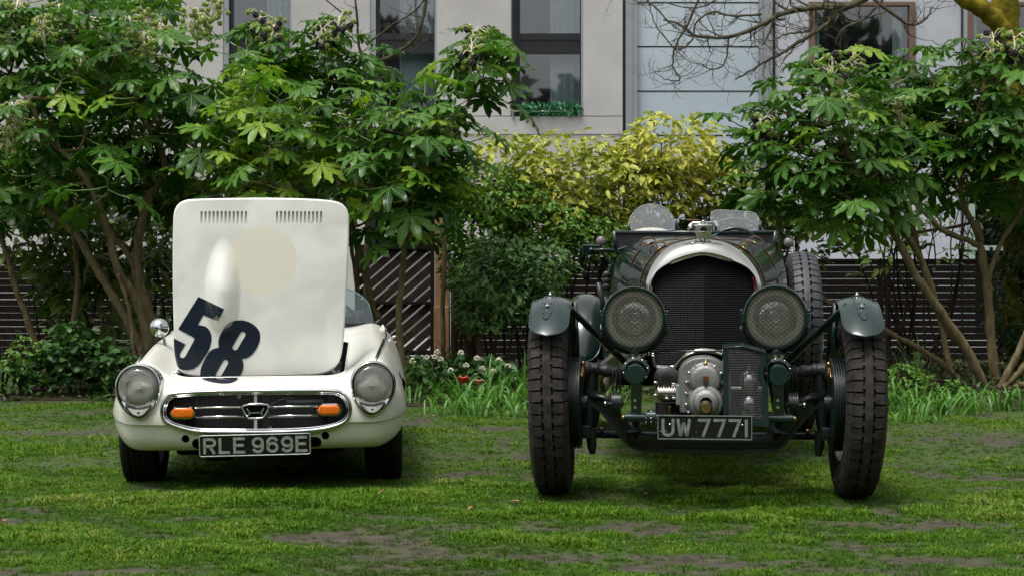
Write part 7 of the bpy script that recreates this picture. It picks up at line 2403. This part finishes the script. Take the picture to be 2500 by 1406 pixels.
# ---- leafless tree: mossy trunk at the top right, twigs over the glass bay
MT['moss'] = pbr('yellow green mossy trunk', (.10, .085, .012), .95, 0, col2=(.25, .20, .02), nscale=7, bump=1., bscale=25, detail=8)
MT['twigbark'] = pbr('grey brown twig bark', (.055, .045, .030), .8, 0, col2=(.11, .10, .065), nscale=12, bump=.3, bscale=50)
YT = 15.6
tb = at(2480, 900, YT + .4); tb.z = 0
bt = empty('bare_tree', tb, label='leafless tree with yellow mossy trunk reaching over from the right', cat='tree')
def tw(pxs, r0, r1, Y0=YT, Y1=YT, mat='twigbark', nm='branch', sub=True, dens=1.):
    n = len(pxs)
    P = [at(a, b_, Y0 + (Y1 - Y0) * i / (n - 1)) - tb for i, (a, b_) in enumerate(pxs)]
    mb = MB(); Q = branchy(mb, P, r0, r1, .006)
    if sub:
        for i in range(3, len(Q)):
            if random.random() < .55 * dens:
                twig(mb, Q[i], (Q[i] - Q[i - 1]).normalized(), rr(.12, .42), max(.004, (r0 + (r1 - r0) * i / len(Q)) * .45), 2)
    mb.build(nm, MT[mat], bt, fix=False)
def twig(mb, p, d, L_, r_, lev):
    side = Vector((rr(-1, 1), rr(-.5, .5), rr(-1, 1))).normalized()
    d = (d * .6 + side * .8).normalized()
    P = [p]; q = p.copy()
    n = 5
    for i in range(n):
        d = (d + Vector((rr(-.35, .35), rr(-.2, .2), rr(-.1, .4)))).normalized()
        q = q + d * (L_ / n); P.append(q.copy())
        if lev > 0 and random.random() < .42: twig(mb, q, d, L_ * rr(.35, .65), r_ * .6, lev - 1)
    mb.tube(P, [r_ * (1 - .75 * i / n) for i in range(n + 1)], 4, 0, cap=True)
tw([(2500, 960), (2492, 700), (2478, 400), (2462, 150), (2455, 40), (2450, -60)], .17, .13, YT + .6, YT + .2, 'moss', 'trunk', False)
tw([(2466, 110), (2440, 60), (2400, 25), (2350, -5), (2290, -60)], .11, .07, YT + .3, YT, 'moss', 'limb', False)
tw([(2290, -60), (2190, -40), (2120, -10), (2080, 12), (2030, 18), (1980, 20), (1900, 38), (1860, 60), (1780, 90), (1700, 88), (1660, 60), (1620, 50)], .045, .008)
tw([(2120, -10), (2160, 20), (2200, 50), (2230, 62), (2262, 45), (2275, 20)], .022, .006)
tw([(2045, 15), (2030, 50), (1990, 80), (1940, 110), (1910, 130), (1870, 150), (1830, 175), (1795, 196)], .024, .007)
tw([(1980, 20), (1980, 70), (1955, 80), (1915, 85), (1890, 100)], .014, .006)
tw([(1860, 35), (1790, 40), (1740, 30), (1700, 55), (1690, 100), (1655, 120), (1630, 100), (1600, 60), (1585, 15)], .012, .005)
tw([(1780, 90), (1775, 130), (1765, 160), (1735, 170), (1715, 158)], .010, .004)
tw([(1720, -40), (1680, 60), (1650, 110), (1643, 160), (1660, 195), (1625, 195)], .013, .005)
tw([(1620, -40), (1580, 0), (1600, 20), (1640, 60), (1660, 75)], .012, .005)
tw([(1890, -60), (1888, 40), (1875, 90), (1862, 110)], .014, .006)
tw([(1780, -60), (1760, -10), (1700, 20), (1610, 5)], .012, .005)
tw([(2200, -60), (2120, 40), (2060, 70), (2040, 110)], .016, .006)
bt2b = at(985, 900, 17.6); bt2b.z = 0
_tb = tb; tb = bt2b; _bt = bt
bt = empty('bare_tree', bt2b, label='slim leafless branches in front of the middle windows', cat='tree')
tw([(890, 900), (895, 600), (900, 400), (905, 260), (912, 170), (950, 140), (1000, 110), (1030, 60), (1045, -40)], .030, .018, 17.6, 17.2)
tw([(905, 230), (880, 130), (872, 60), (865, -40)], .018, .010, 17.4, 17.2)
tw([(870, 60), (820, 20), (770, -20)], .010, .006, 17.3, 17.2)
tw([(895, 110), (960, 60), (1010, 30), (1060, -30)], .012, .008, 17.3, 17.1)
tb = _tb; bt = _bt
# ---- fallen leaves on the grass
MT['fallen'] = pbr('dry brown leaf', (.20, .09, .05), .7, 0, col2=(.30, .16, .10), nscale=30)
fl_me = []
for v in range(3):
    me = oval_leaf(.33, 5, -.35 + .3 * v); me.materials.append(MT['fallen']); fl_me.append(me)
spots = [(919, 1221, 'curled brown leaf on the grass in front of the white car'), (1565, 1213, 'brown leaf lying in front of the vintage car'), (10, 1285, 'brown leaf at the left edge of the lawn'), (155, 1011, 'brown leaf on the grass left of the white car'), (1060, 1022, 'brown leaf at the edge of the strap leaves'), (1603, 1108, 'brown leaf in the shade below the front axle'), (2452, 1275, 'brown leaf in the lower right corner'), (1268, 1235, 'small brown leaf between the two cars'), (1158, 1248, 'tiny brown leaf centre front of the lawn'), (300, 1365, 'pale brown leaf near the bottom left corner')]
for i, (px, py, lab) in enumerate(spots):
    Y = CAM_H * F_PX / (py - HOR)
    o = put('fallen_leaf', fl_me[i % 3]); o.location = ((px - 1250) * Y / F_PX, Y, .022); o.rotation_euler = (rr(-.3, .3), rr(-.4, .2), rr(0, 6)); s = rr(.035, .055); o.scale = (s, s, s)
    tag(o, lab, 'leaf', 'fallen leaves on the lawn')
# ---- trees and a pale house behind the camera, seen in the panes, lamps and chrome
MT['treeline'] = leafmat('far tree foliage', (.010, .022, .008), (.02, .045, .012), (.04, .08, .02), .6, 0)
# a dark belt of park trees and a pale terrace stand behind the photographer; panes, lamps and chrome mirror them
V, Fc, nv = [], [], 0
rt = np.random.default_rng(5)
def belt(cx, cy, cz, rx, ry, rz, n, size):
    global nv
    for _ in range(n):
        u = rt.normal(size=3); u /= np.linalg.norm(u); u *= rt.random() ** .3
        c = np.array([cx + u[0] * rx, cy + u[1] * ry, cz + u[2] * rz])
        if c[2] < .2: continue
        a, b_, g = rt.uniform(0, 6.3, 3)
        M = np.array(Euler((a, b_, g)).to_matrix()) * size * rt.uniform(.6, 1.3)
        q = np.array([(0, 0, 0), (.5, .28, 0), (1, 0, 0), (.5, -.28, 0)]) @ M.T + c
        V.append(q); Fc.append((nv, nv + 1, nv + 2, nv + 3)); nv += 4
for x, y, r_, h in ((-34, -20, 6, 5), (-24, -26, 6, 6), (-13, -22, 5, 5), (-5, -30, 6, 6.5), (6, -24, 5, 5), (15, -28, 6, 6.5), (25, -21, 6, 5), (36, -24, 7, 6), (-28, 2, 5, 4), (28, 3, 5, 4)):
    belt(x, y, h * 1.1, r_ * 1.15, 3, h * 1.15, 5200, 1.15)
me = bpy.data.meshes.new('treeline'); me.from_pydata(np.concatenate(V).tolist(), [], Fc); me.materials.append(MT['treeline'])
tag(put('treeline', me), 'dark belt of park trees mirrored in the panes and chrome', 'trees', kind='stuff')
